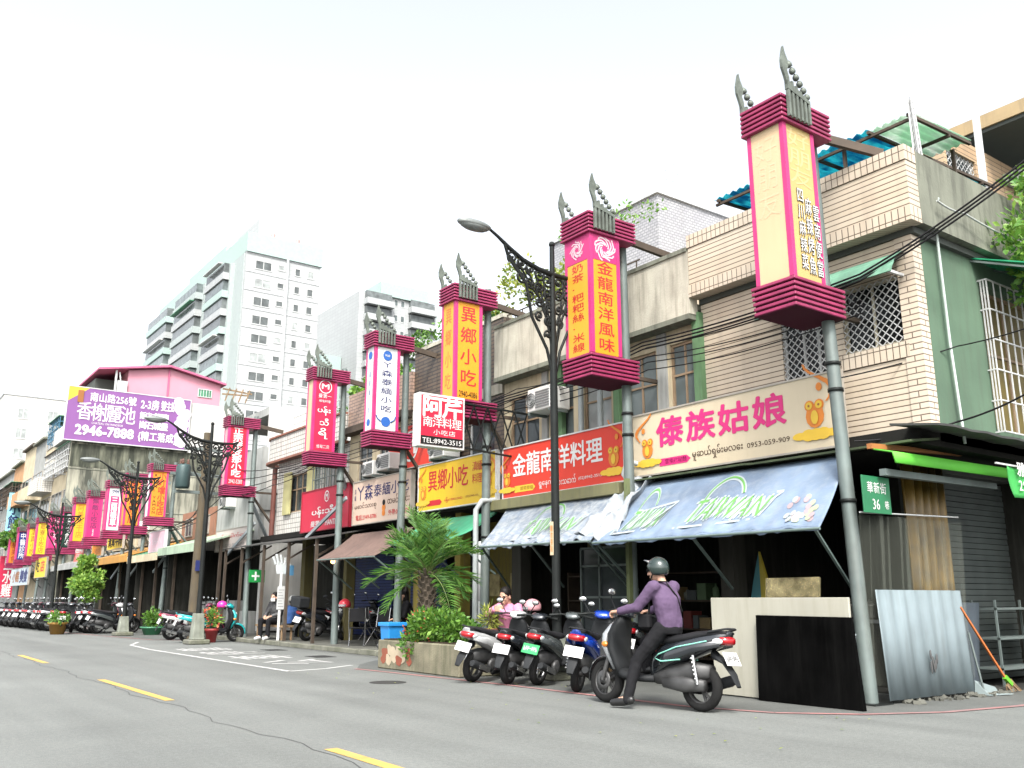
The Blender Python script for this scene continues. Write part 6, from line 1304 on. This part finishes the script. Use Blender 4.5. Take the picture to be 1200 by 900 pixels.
def person(label, loc, rz, J, top, bottom, shoe, scale=1.08, hair=True, mask=None, glasses=False, hz=0, fold=.02, face=(1, 0, 0), bun=False, hl=.0, group=None, curlL=.5, curlR=.5, handL=None, handR=None, sleeve=1.0, vox=.011):
    """x forward, y to the person's left, z up; one continuous remeshed body, clothes and hair as children"""
    t = thing('person', label, 'person', loc, rz, group); t.scale = (scale,)*3
    V = {k: Vector(v) for k, v in J.items()}; F = Vector(face).normalized(); S_ = Vector((0, 0, 1)).cross(F).normalized(); U = F.cross(S_)
    H = V['head']; b = B()
    limb(b, [V['pelvis'], V['chest'], V['neck']], [.1, .11, .05]); limb(b, [V['neck'], H-F*.01], [.05, .055])
    hr = Matrix((F, S_, U)).transposed()
    b.ball(H+U*.03-F*.005, (.095, .076, .105), 14, 10, hr); b.ball(H-U*.05+F*.028, (.062, .056, .062), 12, 8, hr); b.ball(H-U*.095+F*.062, (.024, .026, .022), 10, 6, hr)
    limb(b, [H+F*.088+U*.02, H+F*.112-U*.03], [.01, .017]); b.ball(H+F*.086-U*.068, (.013, .026, .012), 8, 6, hr)
    for s_ in (-1, 1): b.ball(H+S_*s_*.078-F*.005-U*.015, (.022, .01, .034), 8, 6, hr); b.ball(H+F*.078+S_*s_*.033+U*.028, (.014, .024, .009), 8, 6, hr); b.ball(H+F*.062+S_*s_*.04-U*.03, (.024, .022, .024), 8, 6, hr)
    for s_, k in ((1, 'L'), (-1, 'R')):
        limb(b, [V['sh'+k], V['el'+k], V['wr'+k]], [.05, .04, .026])
        d = (V['wr'+k]-V['el'+k]).normalized(); hd = (handL if k == 'L' else handR) or (d, Vector((0, 0, 1)), Vector((0, -s_, 0))); hand(b, V['wr'+k], *hd, curlL if k == 'L' else curlR)
        limb(b, [V['hip'+k], V['kn'+k], V['an'+k]], [.08, .055, .04]); limb(b, [V['an'+k], V['toe'+k]], [.04, .035])
    o = b.build('body', skin, t, local=True); remesh(o, vox*.75, 2)
    b = B(); yw = (V['shL']-V['shR']); tw = yw.normalized(); fw = tw.cross(Vector((0, 0, 1))).normalized()
    def oval(c, w_, d_): return [c+tw*(w_*math.cos(a))+fw*(d_*math.sin(a)) for a in [2*math.pi*i/16 for i in range(16)]]
    pl, ch_, nk = V['pelvis'], V['chest'], V['neck']; mid = pl.lerp(ch_, .5)-fw*.0
    b.loft([oval(pl-Vector((0, 0, .06)), .165, .125), oval(pl+Vector((0, 0, .06)), .172, .13), oval(mid, .18, .135), oval(ch_, .2, .14), oval(ch_.lerp(nk, .55), .185, .11), oval(ch_.lerp(nk, .85), .1, .075), oval(nk-Vector((0, 0, .0)), .062, .06)])
    for k in 'LR': e_ = V['el'+k].lerp(V['wr'+k], max(0, sleeve-.05)); limb(b, [V['sh'+k], V['el'+k], e_], [.078, .06, .044])
    o = b.build('top', top, t, local=True); remesh(o, vox, 3, fold)
    b = B().loft([oval(pl+Vector((0, 0, .05)), .16, .115), oval(pl-Vector((0, 0, .04)), .17, .13), oval(pl-Vector((0, 0, .1)), .15, .12)])
    for k in 'LR': limb(b, [V['hip'+k], V['kn'+k], V['an'+k]-(V['kn'+k]-V['an'+k])*.02], [.098, .072, .056])
    o = b.build('trousers', bottom, t, local=True); remesh(o, vox, 3, fold*.8)
    b = B()
    for k in 'LR': d = V['toe'+k]-V['an'+k]; limb(b, [V['an'+k]-d*.25-Vector((0, 0, .02)), V['an'+k]+d*.3-Vector((0, 0, .015)), V['toe'+k]], [.047, .05, .04])
    o = b.build('shoe', shoe, t, local=True); remesh(o, vox, 1)
    b = B()
    for s_ in (-1, 1): b.ball(H+F*.083+S_*s_*.033+U*.013, .0125, 8, 6)
    b.build('eyes', black, t, local=True)
    if hair:
        b = B().ball(H+U*.05-F*.02, (.103, .088, .1), 16, 10, hr).ball(H-F*.045-U*.0, (.075, .08, .09+hl), 12, 8, hr)
        if bun: b.ball(H-F*.12+U*.06, .045, 10, 8)
        if hl: limb(b, [H-F*.05, H-F*.07-U*(.1+hl)], [.075, .06])
        o = b.build('hair', hair_m, t, local=True); remesh(o, .012, 1, .012, .03)
    if mask:
        b = B().grid(11, 6, lambda u, v: H+F*(.118-.55*(u-.5)**2*.4-.03*abs(v-.4))+S_*((u-.5)*.15)+U*(-.015-.095*v)); b.build('mask', mask, t, local=True, solid=.006)
    if glasses:
        b = B()
        for s_ in (-1, 1): b.tube([H+F*.1+S_*(s_*.036+.026*math.cos(a*.785))+U*(.012+.018*math.sin(a*.785)) for a in range(9)], .004, 5); b.tube([H+F*.1+S_*s_*.062+U*.015, H+S_*s_*.08+U*.015], .003, 5)
        b.build('glasses', black_iron, t, local=True)
    return t
# the rider, in the scooter's own frame
J = dict(pelvis=(-.24, 0, .9), chest=(-.2, 0, 1.2), neck=(-.15, 0, 1.385), head=(-.09, 0, 1.5), shL=(-.17, .185, 1.32), shR=(-.17, -.185, 1.32), elL=(.02, .26, 1.1), elR=(.02, -.26, 1.12), wrL=(.25, .3, 1.05), wrR=(.25, -.3, 1.05),
         hipL=(-.2, .1, .86), hipR=(-.2, -.1, .86), knL=(.08, .22, .5), anL=(.14, .33, .1), toeL=(.33, .35, .05), knR=(.22, -.15, .7), anR=(.2, -.13, .4), toeR=(.38, -.14, .37))
purple = M('purple_jacket_cloth', (.13, .085, .155), .85, var=.15, scale=5, bump=.1, spec=.15); blackcloth = M('black_cloth', (.016, .016, .018), .8, var=.15, scale=6); shoe_b = M('black_leather_shoe', (.02, .02, .02), .35)
pr_ = person('rider in a purple jacket and helmet astride the mint striped scooter, one foot down', rider_loc, rider_rz, J, purple, blackcloth, shoe_b, scale=1.1, hair=False, glasses=True, fold=.022, face=(.98, .18, -.03), handL=((1, 0, -.1), (0, 0, 1), (0, -1, 0)), handR=((1, 0, -.1), (0, 0, 1), (0, 1, 0)), curlL=.95, curlR=.95)
H = Vector(J['head'])
b = B(); rings_ = []
hc = H+Vector((-.015, 0, .035)); F_ = Vector((.98, .18, 0)).normalized()
for i in range(11):
    a = R(-38+126*i/10); r_ = max(math.cos(a), .02); rings_.append([hc+Vector((.135*r_*math.cos(q), .118*r_*math.sin(q), .13*math.sin(a)+(.07*max(0, math.cos(q-.18))**2*(1 if a < .2 else .0)*max(0, .2-a)*1.6))) for q in [2*math.pi*j/20 for j in range(20)]])
b.loft(rings_); hs_ = b.build('helmet', M('dark_green_helmet', (.03, .05, .045), .2, .1, spec=.7), pr_, local=True)
b = B().grid(13, 5, lambda u, v: hc+Vector((.142*math.cos((u-.5)*2.2+.18)*(1.0+.25*v), .128*math.sin((u-.5)*2.2+.18), .06+.02*math.cos((u-.5)*3)+.035*v-.02*v*v))); b.build('visor', M('silver_visor', (.6, .62, .62), .15, .6), hs_, local=True, solid=.006)
b = B().tube([hc+Vector((.0, .1, -.05)), hc+Vector((.06, .07, -.13)), hc+Vector((.08, 0, -.15))], .008, 6); b.build('chin_strap', black_iron, hs_, local=True)
b = B().tube([Vector((-.1, .11, 1.385)), Vector((-.25, .06, 1.38)), Vector((-.335, -.02, 1.22)), Vector((-.33, -.12, 1.05))], .018, 8, flat=.5).tube([(-.1, .11, 1.385), (-.04, .1, 1.25), (-.06, .14, 1.05), (-.02, .16, .98)], .018, 8, flat=.5); b.build('bag_strap', black, pr_, local=True)
b = B().box(-.08, .08, .1, .19, .86, 1.02); b.build('shoulder_bag', blackcloth, pr_, local=True, bev=.02)
SEAT = dict(pelvis=(-.02, 0, .5), chest=(.0, 0, .8), neck=(.03, 0, 1.0), head=(.09, 0, 1.11), shL=(.02, .175, .93), shR=(.02, -.175, .93), elL=(.08, .26, .68), elR=(.08, -.26, .68), wrL=(.28, .12, .62), wrR=(.28, -.12, .62),
            hipL=(.0, .1, .48), hipR=(0, -.1, .48), knL=(.42, .14, .5), knR=(.42, -.14, .5), anL=(.42, .14, .09), anR=(.4, -.14, .09), toeL=(.58, .15, .04), toeR=(.56, -.16, .04))
pinkcloth = M('pink_shirt_cloth', (.72, .27, .42), .8, var=.1, scale=5)
J2 = dict(SEAT); J2.update(elL=(.14, .3, .82), wrL=(.27, .05, .88), elR=(.14, -.3, .84), wrR=(.27, -.06, .9), head=(.1, 0, 1.1))
pw = W(597, 688, X=9.95)
wp = person('woman in a loose pink shirt and glasses sitting behind the scooters with a phone', (9.95, pw.y, pw.z-1.24*1.2), R(196), J2, pinkcloth, M('pink_trousers', (.6, .25, .35), .8), shoe_b, scale=1.2, glasses=True, bun=True, face=(.96, .1, -.25), handL=((0, -1, .3), (1, 0, .3), (0, .2, 1)), handR=((0, 1, .4), (1, 0, .3), (0, .2, 1)), curlL=.8, curlR=.8, fold=.03)
ph_ = thing('phone', 'black phone in the hands of the woman in pink', 'phone', (0, 0, 0)); ph_.location = Vector((9.95, pw.y, pw.z-1.24*1.2))+Matrix.Rotation(R(196), 3, 'Z')@(Vector((.3, -.01, .95))*1.12); ph_.rotation_euler = (0, R(-25), R(196))
b = B().box(-.006, .006, -.045, .045, -.085, .085); b.build('case', black, ph_, local=True, bev=.004); b = B().box(-.0085, -.007, -.04, .04, -.078, .078); b.build('screen', dglass, ph_, local=True)
stl = thing('stool', 'plain dark stool under the woman in pink', 'stool', (9.95, pw.y, 0)); hs_z = pw.z-1.24*1.2+.42
b = B().lathe([(.17, hs_z-.04), (.18, hs_z-.02), (.17, hs_z)], (9.95, pw.y, 0), n=20); b.build('seat', vinyl, stl)
for i in range(4): a = math.pi/4+i*math.pi/2; b = B().tube([(9.95+.12*math.cos(a), pw.y+.12*math.sin(a), hs_z-.03), (9.95+.2*math.cos(a), pw.y+.2*math.sin(a), .006)], .014, 8); b.build('leg', steel, stl)
pm = W(325, 692, X=10.95)
person('masked person in black sitting at the step edge beside the hand shaped sign', (10.95, pm.y, .13), R(205), SEAT, M('black_white_jacket', (.03, .03, .033), .8, dirt=(.6, .6, .6), dirtamt=.6), blackcloth, M('white_shoe', (.7, .7, .68), .6), scale=1.12, mask=white, hl=.05)
bnch = thing('bench', 'low wooden bench under the tin eave', 'bench', (11.0, pm.y+.2, .13)); b = B().box(10.8, 11.2, pm.y-.9, pm.y+1.3, .5, .56); b.build('seat', wood, bnch)
for y in (pm.y-.8, pm.y+1.15):
    for x in (10.83, 11.12): b = B().box(x, x+.05, y, y+.05, .13, .499); b.build('leg', wood, bnch)
pb_ = W(341, 700, X=11.9)
person('person in a blue shirt and white helmet seen from behind under the tin eave', (11.9, pb_.y, pb_.z-1.22*1.1), R(20), SEAT, M('blue_shirt', (.05, .14, .4), .8), blackcloth, shoe_b, scale=1.1)
helmet('helmet', 'white helmet worn by the person in the blue shirt', (11.9+.09, pb_.y+.03, pb_.z-.12), plastic_white, 1.05, R(20), group=None)
pd = W(478, 690, X=11.6)
person('long haired diner in dark clothes sitting at the table by the blue bin', (11.6, pd.y, .13), R(150), SEAT, blackcloth, blackcloth, shoe_b, scale=1.15, hl=.12)
pd2 = W(524, 712, X=12.0); person('diner in black with a dark head bent low behind the planter', (12.0, pd2.y, .13), R(170), SEAT, blackcloth, M('dark_jeans', (.03, .04, .07), .8), shoe_b, scale=1.05)
# ================================================================ tables, chairs, bin
def chair(label, loc, rz, group='dark folding chairs by the table'):
    t = thing('folding_chair', label, 'chair', loc, rz, group); P = lambda b, n, m, **k: b.build(n, m, t, local=True, **k)
    P(B().box(-.2, .2, -.2, .2, .44, .47), 'seat', vinyl, bev=.012); P(B().obox((-.24, 0, .78), .03, .4, .34, (0, -.15, 0)), 'backrest', vinyl, bev=.012)
    for s_ in (-1, 1): P(B().tube([(-.28, s_*.21, .96), (-.2, s_*.21, .46), (.22, s_*.21, .0)], .012, 8), 'leg', chrome); P(B().tube([(.18, s_*.19, .45), (-.24, s_*.19, .0)], .012, 8), 'leg', chrome)
    return t
for i, (px, py, a, lab) in enumerate(((418, 757, 60, 'folding chair nearest the pole under the brown canvas awning'), (441, 757, 200, 'folding chair turned with its back to the street'), (432, 750, 20, 'folding chair at the back of the table'))):
    q = W(px, py, Z=.135); chair(lab, (q.x, q.y, .135), R(a))
q = W(452, 745, Z=.135); tbl = thing('dining_table', 'small dining table with a pale top among the folding chairs', 'table', (q.x+.3, q.y, .135))
b = B().box(q.x-.1, q.x+.7, q.y-.4, q.y+.9, .86, .9); b.build('top', M('pale_table_top', (.5, .45, .38), .4), tbl, bev=.008)
for dx in (-.05, .6):
    for dy in (-.35, .8): b = B().box(q.x+dx, q.x+dx+.04, q.y+dy, q.y+dy+.04, .135, .859); b.build('leg', black_iron, tbl)
bt_ = thing('sauce_bottle', 'pink capped sauce bottle on the dining table', 'bottle', (q.x+.1, q.y-.2, .9)); b = B().lathe([(.04, 0), (.04, .14), (.018, .17), (.018, .2)], n=12); b.build('body', M('pink_bottle', (.7, .35, .35), .4), bt_, local=True); b = B().lathe([(.022, .2), (.022, .23), (.006, .25)], n=10); b.build('cap', white, bt_, local=True)
q = Vector((10.25, 18.7, .006)); bn_ = thing('rubbish_bin', 'bright blue square rubbish bin with a flared rim beside the planter', 'bin', (q.x, q.y, .006))
b = B(); rg = lambda s_, z: [Vector((s_*sx, s_*sy, z)) for sx, sy in ((-1, -1), (1, -1), (1, 1), (-1, 1))]
b.loft([rg(.16, 0), rg(.21, .74), rg(.21, .76)], smooth=False); b.build('body', M('bright_blue_plastic', (.03, .3, .75), .4, var=.08), bn_, local=True, bev=.02)
b = B().loft([rg(.215, .72), rg(.245, .72), rg(.245, .8), rg(.19, .805)], smooth=False, cap=True); b.build('rim', M('bright_blue_plastic', (.03, .3, .75), .4), bn_, local=True, bev=.01)
# ================================================================ post with a hand shaped sign
q = W(330, 755, Z=0); hd_ = thing('hand_sign', 'white hand shaped sign on a white post at the step edge', 'sign', (q.x-.25, q.y-.3, 0)); hx, hy = q.x-.25, q.y-.3
b = B().tube([(hx, hy, 0), (hx, hy, 2.1)], .045, 10); b.build('post', plastic_white, hd_)
b = B(); b.prism([(-.16, 0), (.16, 0), (.2, .2), (.17, .34), (-.17, .34), (-.2, .2)], (hx, hy-.03, 2.05), (1, 0, 0), (0, 0, 1), (0, .04, 0))
for dx, ln, an in ((-.15, .24, .18), (-.055, .32, .06), (.045, .3, -.06), (.14, .22, -.2)): b.beam((hx+dx-.05, hy-.01, 2.33), (hx+dx-.05-ln*math.sin(an+.25), hy-.01, 2.33+ln), .04, .075)
b.beam((hx+.15, hy-.01, 2.15), (hx+.3, hy-.01, 2.36), .04, .075); b.build('hand', M('pale_grey_hand', (.6, .64, .64), .5), hd_, bev=.02, seg=2)
b = B().box(hx+.12, hx+.36, hy-.06, hy-.035, 2.02, 2.32); b.build('blue_tag', M('sky_blue_tag', (.15, .42, .7), .5), hd_)
b = B().box(hx-.12, hx+.12, hy-.06, hy-.046, 1.02, 1.7); tp = b.build('timetable', white_metal, hd_, bev=.005)
b = B()
for i in range(7): b.box(hx-.09, hx+.09-.03*(i % 3), hy-.064, hy-.061, 1.1+.08*i, 1.12+.08*i)
b.build('text_lines', ink('grey', (.3, .3, .3)), tp)
q = W(296, 675, Y=29.6); cr_ = thing('green_cross_sign', 'small green light box with a white cross pattern behind the scarlet lantern pole', 'sign', (q.x, 29.6, q.z-.25))
b = B().box(q.x-.1, q.x+.42, 29.6, 29.7, q.z-.2, q.z+.2); b.build('box', M('leaf_green_acrylic', (.02, .3, .07), .4), cr_)
b = B().box(q.x+.07, q.x+.13, 29.592, 29.598, q.z-.14, q.z+.14).box(q.x-.03, q.x+.07, 29.592, 29.598, q.z-.03, q.z+.03).box(q.x+.13, q.x+.23, 29.592, 29.598, q.z-.03, q.z+.03).box(q.x+.29, q.x+.35, 29.592, 29.598, q.z-.14, q.z+.14); b.build('cross', white, cr_)
lm = thing('warm_bulb', 'bare warm bulb glowing under the brown canvas awning', 'lamp', (0, 0, 0)); lm.location = W(382+8, 658-0, X=10.9)
b = B().ball((0, 0, 0), .06, 10, 8); b.build('bulb', EMIT('warm_glow', (1, .45, .12), 3), lm, local=True); b = B().lathe([(.03, .05), (.03, .12), (.01, .14)], n=8); b.build('socket', black_iron, lm, local=True)
# ================================================================ plants
def leaf(b, c, d, up, ln, wd):
    d = d.normalized(); s_ = d.cross(up); s_ = s_.normalized() if s_.length > 1e-4 else Vector((1, 0, 0)); m = c+d*ln*.5+up*ln*.06
    b.add([c, m+s_*wd, c+d*ln, m-s_*wd], [(0, 1, 2), (0, 2, 3)])
def rv(r): return Vector((r.gauss(0, 1), r.gauss(0, 1), r.gauss(0, 1))).normalized()
def clump(b, c, rad, n, ln, wd, r, shell=.45):
    for _ in range(n):
        d = rv(r); q = Vector(c)+Vector((d.x*rad[0], d.y*rad[1], d.z*rad[2]))*(shell+(1-shell)*r.random()); leaf(b, q, (d+rv(r)*.8+Vector((0, 0, .2))), rv(r), ln*r.uniform(.6, 1.3), wd*r.uniform(.7, 1.2))
lf1 = LEAF('shrub_leaf', (.03, .1, .012), (.12, .24, .03)); lf2 = LEAF('bright_leaf', (.05, .16, .02), (.2, .34, .05)); lf3 = LEAF('palm_leaf', (.035, .13, .02), (.15, .3, .055)); lf4 = LEAF('yellow_leaf', (.1, .17, .02), (.32, .34, .06)); petal = LEAF('red_petal', (.5, .04, .05), (.7, .2, .08))
bark = M('rough_bark', (.09, .07, .05), .95, var=.35, scale=6, bump=.5)
# planter with a palm and a shrub
pt = thing('planter', 'mossy concrete planter with painted red and cream flowers on its street face', 'planter', (9.2, 15.1, 0))
b = B().box(8.76, 9.9, 13.6, 16.55, .005, .54).box(8.72, 9.94, 13.56, 16.59, .541, .56) if False else B().box(8.76, 9.9, 13.6, 16.55, .005, .54); b.build('trough', M('mossy_planter_concrete', (.24, .22, .15), .9, var=.3, scale=2.5, bump=.35, streak=.6, dirt=(.06, .075, .03)), pt, bev=.02)
b = B().box(8.84, 9.82, 13.68, 16.47, .54, .56); b.build('soil', M('soil', (.06, .045, .03), .95), pt)
r = random.Random(3); mc, mr = B(), B()
for k, (y, z, rad, m) in enumerate(((16.25, .3, .13, mr), (16.05, .36, .12, mc), (15.9, .28, .15, mc), (15.72, .34, .13, mc), (16.3, .2, .1, mr), (15.55, .25, .13, mc), (15.35, .35, .1, mr), (15.7, .18, .12, mr), (16.1, .18, .11, mc), (15.3, .2, .09, mr))):
    c = Vector((8.76, y, z)); pts = [c+US*(rad*(1+.25*math.sin(a*3+k))*math.cos(a))+VS*(rad*.9*(1+.25*math.cos(a*2+k))*math.sin(a))+Vector((-.003-.0008*k, 0, 0)) for a in [2*math.pi*i/14 for i in range(14)]]; m.add(pts, [tuple(range(14))])
mc.build('painted_flower', M('painted_cream', (.6, .5, .36), .8, dirt=(.3, .24, .15), dirtamt=.6), pt); mr.build('painted_flower', M('painted_brick_red', (.35, .09, .05), .8, dirt=(.2, .1, .06), dirtamt=.6), pt)
pl = thing('palm_tree', 'small feathery palm with arching fronds growing in the planter', 'palm', (9.35, 15.7, .56))
b = B(); r = random.Random(8)
b.tube([(9.35, 15.7, .5), (9.36, 15.68, 1.0), (9.35, 15.7, 1.75)], [.12, .14, .12], 14)
for i in range(90): z = .6+i*.0125; a = i*2.4; d = Vector((math.cos(a), math.sin(a), .5)); b.beam(Vector((9.35, 15.7, z))+d*.08, Vector((9.35, 15.7, z))+d*.19+Vector((0, 0, .1)), .05, .03)
b.build('trunk', bark, pl)
fr, st_ = B(), B(); hub = Vector((9.35, 15.7, 1.8))
for i in range(40):
    az = i*2.399+r.uniform(-.2, .2); el = R(r.uniform(10, 82)) if i < 36 else R(r.uniform(-10, 8)); L0 = r.uniform(.95, 1.4); pts = []; d = Vector((math.cos(az)*math.cos(el), math.sin(az)*math.cos(el), math.sin(el))); p_ = hub.copy(); n = 16
    for k in range(n+1): pts.append(p_.copy()); p_ = p_+d*(L0/n); d = (d+Vector((0, 0, -.095*(1-.25*math.sin(el))))).normalized()
    st_.tube(pts, [.014*(1-.8*k/n) for k in range(n+1)], 5)
    for k in range(3, n+1):
        t_ = (pts[k]-pts[k-1]).normalized(); s_ = t_.cross(Vector((0, 0, 1))).normalized(); up = s_.cross(t_); ll = .34*math.sin(math.pi*(k-1)/(n+1.5))+.05
        for sg in (-1, 1):
            for e in (0, .5): leaf(fr, pts[k-1].lerp(pts[k], e), (s_*sg*.8+t_*.6+up*r.uniform(-.1, .45)), up, ll*r.uniform(.8, 1.15), .011)
fr.build('fronds', lf3, pl); st_.build('frond_stems', M('frond_stem', (.16, .22, .06), .6), pl)
sh_ = thing('shrub', 'leafy green shrub with a few red blooms spilling over the planter front', 'shrub', (9.2, 14.6, .56)); r = random.Random(5); b = B()
for c, rad, n in (((9.15, 14.65, .8), (.4, .6, .26), 1100), ((9.0, 15.1, .85), (.32, .42, .3), 800), ((9.2, 14.2, .74), (.32, .35, .22), 450), ((8.78, 15.35, .5), (.12, .3, .25), 200)): clump(b, c, rad, n, .1, .026, r)
b.build('foliage', lf1, sh_); b = B(); clump(b, (9.1, 14.7, .85), (.4, .65, .28), 160, .1, .03, r, .9); b.build('young_leaves', lf2, sh_); b = B(); clump(b, (9.0, 15.2, .8), (.35, .5, .3), 60, .06, .025, r, .9); b.build('blooms', petal, sh_)
b = B()
for i in range(9): b.tube([(9.15, 14.3+.12*i, .55), (9.1+r.uniform(-.2, .2), 14.2+.14*i, .95)], .01, 5)
b.build('stems', bark, sh_)
def pot_plant(name, label, loc, pr, ph, potm, lm, rad, n, ll, wd, seed, group=None, bloom=0):
    t = thing(name, label, 'potted plant', loc, 0, group); r = random.Random(seed)
    b = B().lathe([(pr*.7, 0), (pr*.95, ph*.8), (pr*1.1, ph*.82), (pr*1.1, ph), (pr*.9, ph), (pr*.85, ph*.9)], n=18); b.build('pot', potm, t, local=True)
    b = B(); clump(b, (0, 0, ph+rad[2]*.8), rad, n, ll, wd, r, .2); b.build('foliage', lm, t, local=True)
    b = B()
    for i in range(5): b.tube([(0, 0, ph*.85), (r.uniform(-1, 1)*rad[0]*.6, r.uniform(-1, 1)*rad[1]*.6, ph+rad[2])], .008, 5)
    b.build('stem', bark, t, local=True)
    if bloom: b = B(); clump(b, (0, 0, ph+rad[2]), rad, bloom, ll*.6, wd*1.5, r, .8); b.build('blooms', petal, t, local=True)
    return t
terra = M('terracotta', (.32, .13, .07), .8, var=.2); redpot = M('red_glazed_pot', (.42, .05, .05), .5, var=.15)
pot_plant('potted_plant', 'terracotta pot with a straw coloured plant at the right end of the planter', (9.55, 13.82, .56), .13, .24, terra, lf4, (.16, .16, .22), 160, .16, .012, 4)
q = W(247, 753, Z=0); pot_plant('potted_plant', 'red pot of mixed flowers in front of the turquoise scooter', (q.x, q.y, .006), .2, .42, redpot, lf2, (.26, .26, .34), 170, .2, .025, 5, bloom=50)
q = W(163, 745, Z=0); pot_plant('potted_plant', 'low green plant in a trough beside the third street lamp', (q.x+.6, q.y+.6, .006), .4, .3, green_tin, lf1, (.35, .55, .36), 380, .16, .04, 6)
q = W(127, 745, Z=0); pot_plant('potted_plant', 'bushy plant in an ochre square tub among the crowded scooters', (q.x-1.3, q.y+2.6, .006), .34, .45, M('ochre_tub', (.3, .16, .03), .8), lf1, (.4, .6, .22), 380, .15, .035, 7)
def tree(label, base, h, tr, crowns, lm, ll, wd, seed, name='tree', group=None, dens=260):
    t = thing(name, label, 'tree', base, 0, group); r = random.Random(seed); b = B(); o = Vector(base)
    top = o+Vector((0, 0, h)); b.tube([o, o.lerp(top, .5)+Vector((r.uniform(-.1, .1), r.uniform(-.1, .1), 0)), top], [tr, tr*.75, tr*.4], 10)
    for c, rad in crowns: b.tube([o.lerp(top, r.uniform(.5, .95)), o+Vector(c)], [tr*.4, tr*.12], 6)
    b.build('trunk', bark, t); b = B()
    for c, rad in crowns:
        for k in range(7): d = rv(r); cc = o+Vector(c)+Vector((d.x*rad[0], d.y*rad[1], d.z*rad[2]))*.65; clump(b, cc, (rad[0]*.5, rad[1]*.5, rad[2]*.42), dens//7, ll, wd, r, .2)
    b.build('crown', lm, t); return t
q = W(110, 740, Y=47.5)
tree('small bright green roadside tree in front of the orange awning', (9.4, 47.0, 0), 1.7, .08, [((0, 0, 2.3), (.8, 1.3, .7)), ((.4, 1.5, 1.9), (.6, .9, .7)), ((-.2, -1.3, 1.8), (.6, 1.0, .6)), ((.1, .6, 3.0), (.4, .6, .4))], LEAF('light_leaf', (.06, .17, .02), (.24, .36, .06)), .2, .06, 2, dens=900)
tree('bright green tree leaning in at the right edge', (15.9, 6.1, 0), 7.4, .16, [((-1.2, 0, 7.0), (.65, .6, .55)), ((-.6, 0, 7.9), (.7, .6, .5)), ((-1.35, 0, 6.2), (.4, .5, .35)), ((-.1, 0, 7.0), (.8, .6, .8))], lf2, .15, .04, 6, dens=420)
def roof_plant(label, base, crowns, lm, ll, wd, seed, dens=200, h=.5): return tree(label, base, h, .03, crowns, lm, ll, wd, seed, 'roof_plant', 'plants growing on the flat roofs', dens)
roof_plant('yellow green bush on the roof behind the concrete parapet', (13.2, 16.6, 6.6), [((0, 0, 2.3), (.5, 1.0, .6)), ((0, 1.2, 2.6), (.5, .8, .7)), ((.3, -1.0, 1.9), (.4, .6, .4)), ((0, 2.4, 2.0), (.4, .9, .5))], lf4, .13, .04, 3, 520, 1.6)
roof_plant('tall wispy bush rising above the concrete parapet by the iron lamp', (14, 15.6, 6.6), [((0, 0, 3.6), (.5, 1.0, .5)), ((.2, 1.2, 3.7), (.4, .8, .7)), ((0, -1.3, 3.6), (.5, .8, .4)), ((0, .5, 3.1), (.4, .8, .5))], lf2, .13, .03, 9, 90, 3.0)
roof_plant('dark green creeper trailing on the brown tile roof edge', (12.6, 19.8, 7.9), [((-.1, 0, .6), (.5, 1.4, .5)), ((-.2, -1.3, .4), (.3, .8, .35)), ((-.2, 1.6, .4), (.3, .8, .4))], lf1, .12, .035, 10, 420, .3)
roof_plant('bright green bush between the crimson lantern and its pole', (12.8, 24.2, 7.4), [((0, 0, .9), (.5, .9, .6)), ((-.2, 1.1, .5), (.4, .6, .5)), ((-.2, -1.0, .5), (.4, .6, .4))], lf2, .14, .05, 11, 460, .5)
roof_plant('thin bush on the roof of the white tiled house', (13.2, 28.5, 6.3), [((0, 0, 1.1), (.5, 1.2, .5)), ((0, 1.8, 1.0), (.4, .9, .4))], lf1, .12, .03, 12, 260, .8)
roof_plant('green plants hanging over a balcony of the far grey terrace house', (10.6, 79.5, 6.6), [((0, 0, 0), (.7, 2.0, .8)), ((-.1, 4, -.5), (.7, 2.0, .7))], lf1, .3, .09, 13, 700, .3)
# railing with wire mesh on the roof edge
b = B()
for i in range(16): y = 12.6+i*.3; b.beam((12.3, y, 7.6), (12.3, y, 8.05), .02)
b.beam((12.3, 12.5, 8.05), (12.3, 17.2, 8.05), .025); tag(b.build('roof_railing', rust), 'rusty spiked railing along the top of the concrete parapet', 'railing')
b = B()
for i in range(10): y = 25.6+i*.55; b.beam((12.5, y, 6.9), (12.5, y, 7.7), .025)
for z in (7.2, 7.45, 7.7): b.beam((12.5, 25.6, z), (12.5, 30.6, z), .025)
tag(b.build('roof_railing', white_metal), 'thin pale railing on the white tiled parapet', 'railing')
# fallen leaves on the road
b = B(); r = random.Random(4)
for i in range(50): x = r.uniform(6.2, 9.6); y = r.uniform(5.5, 16); leaf(b, Vector((x, y, .012)), Vector((r.gauss(0, 1), r.gauss(0, 1), .05)), Vector((0, 0, 1)), .05, .016)
tag(b.build('fallen_leaves', lf4), 'small yellow leaves scattered on the asphalt near the kerb', 'leaves', kind='stuff')
finish_writing()
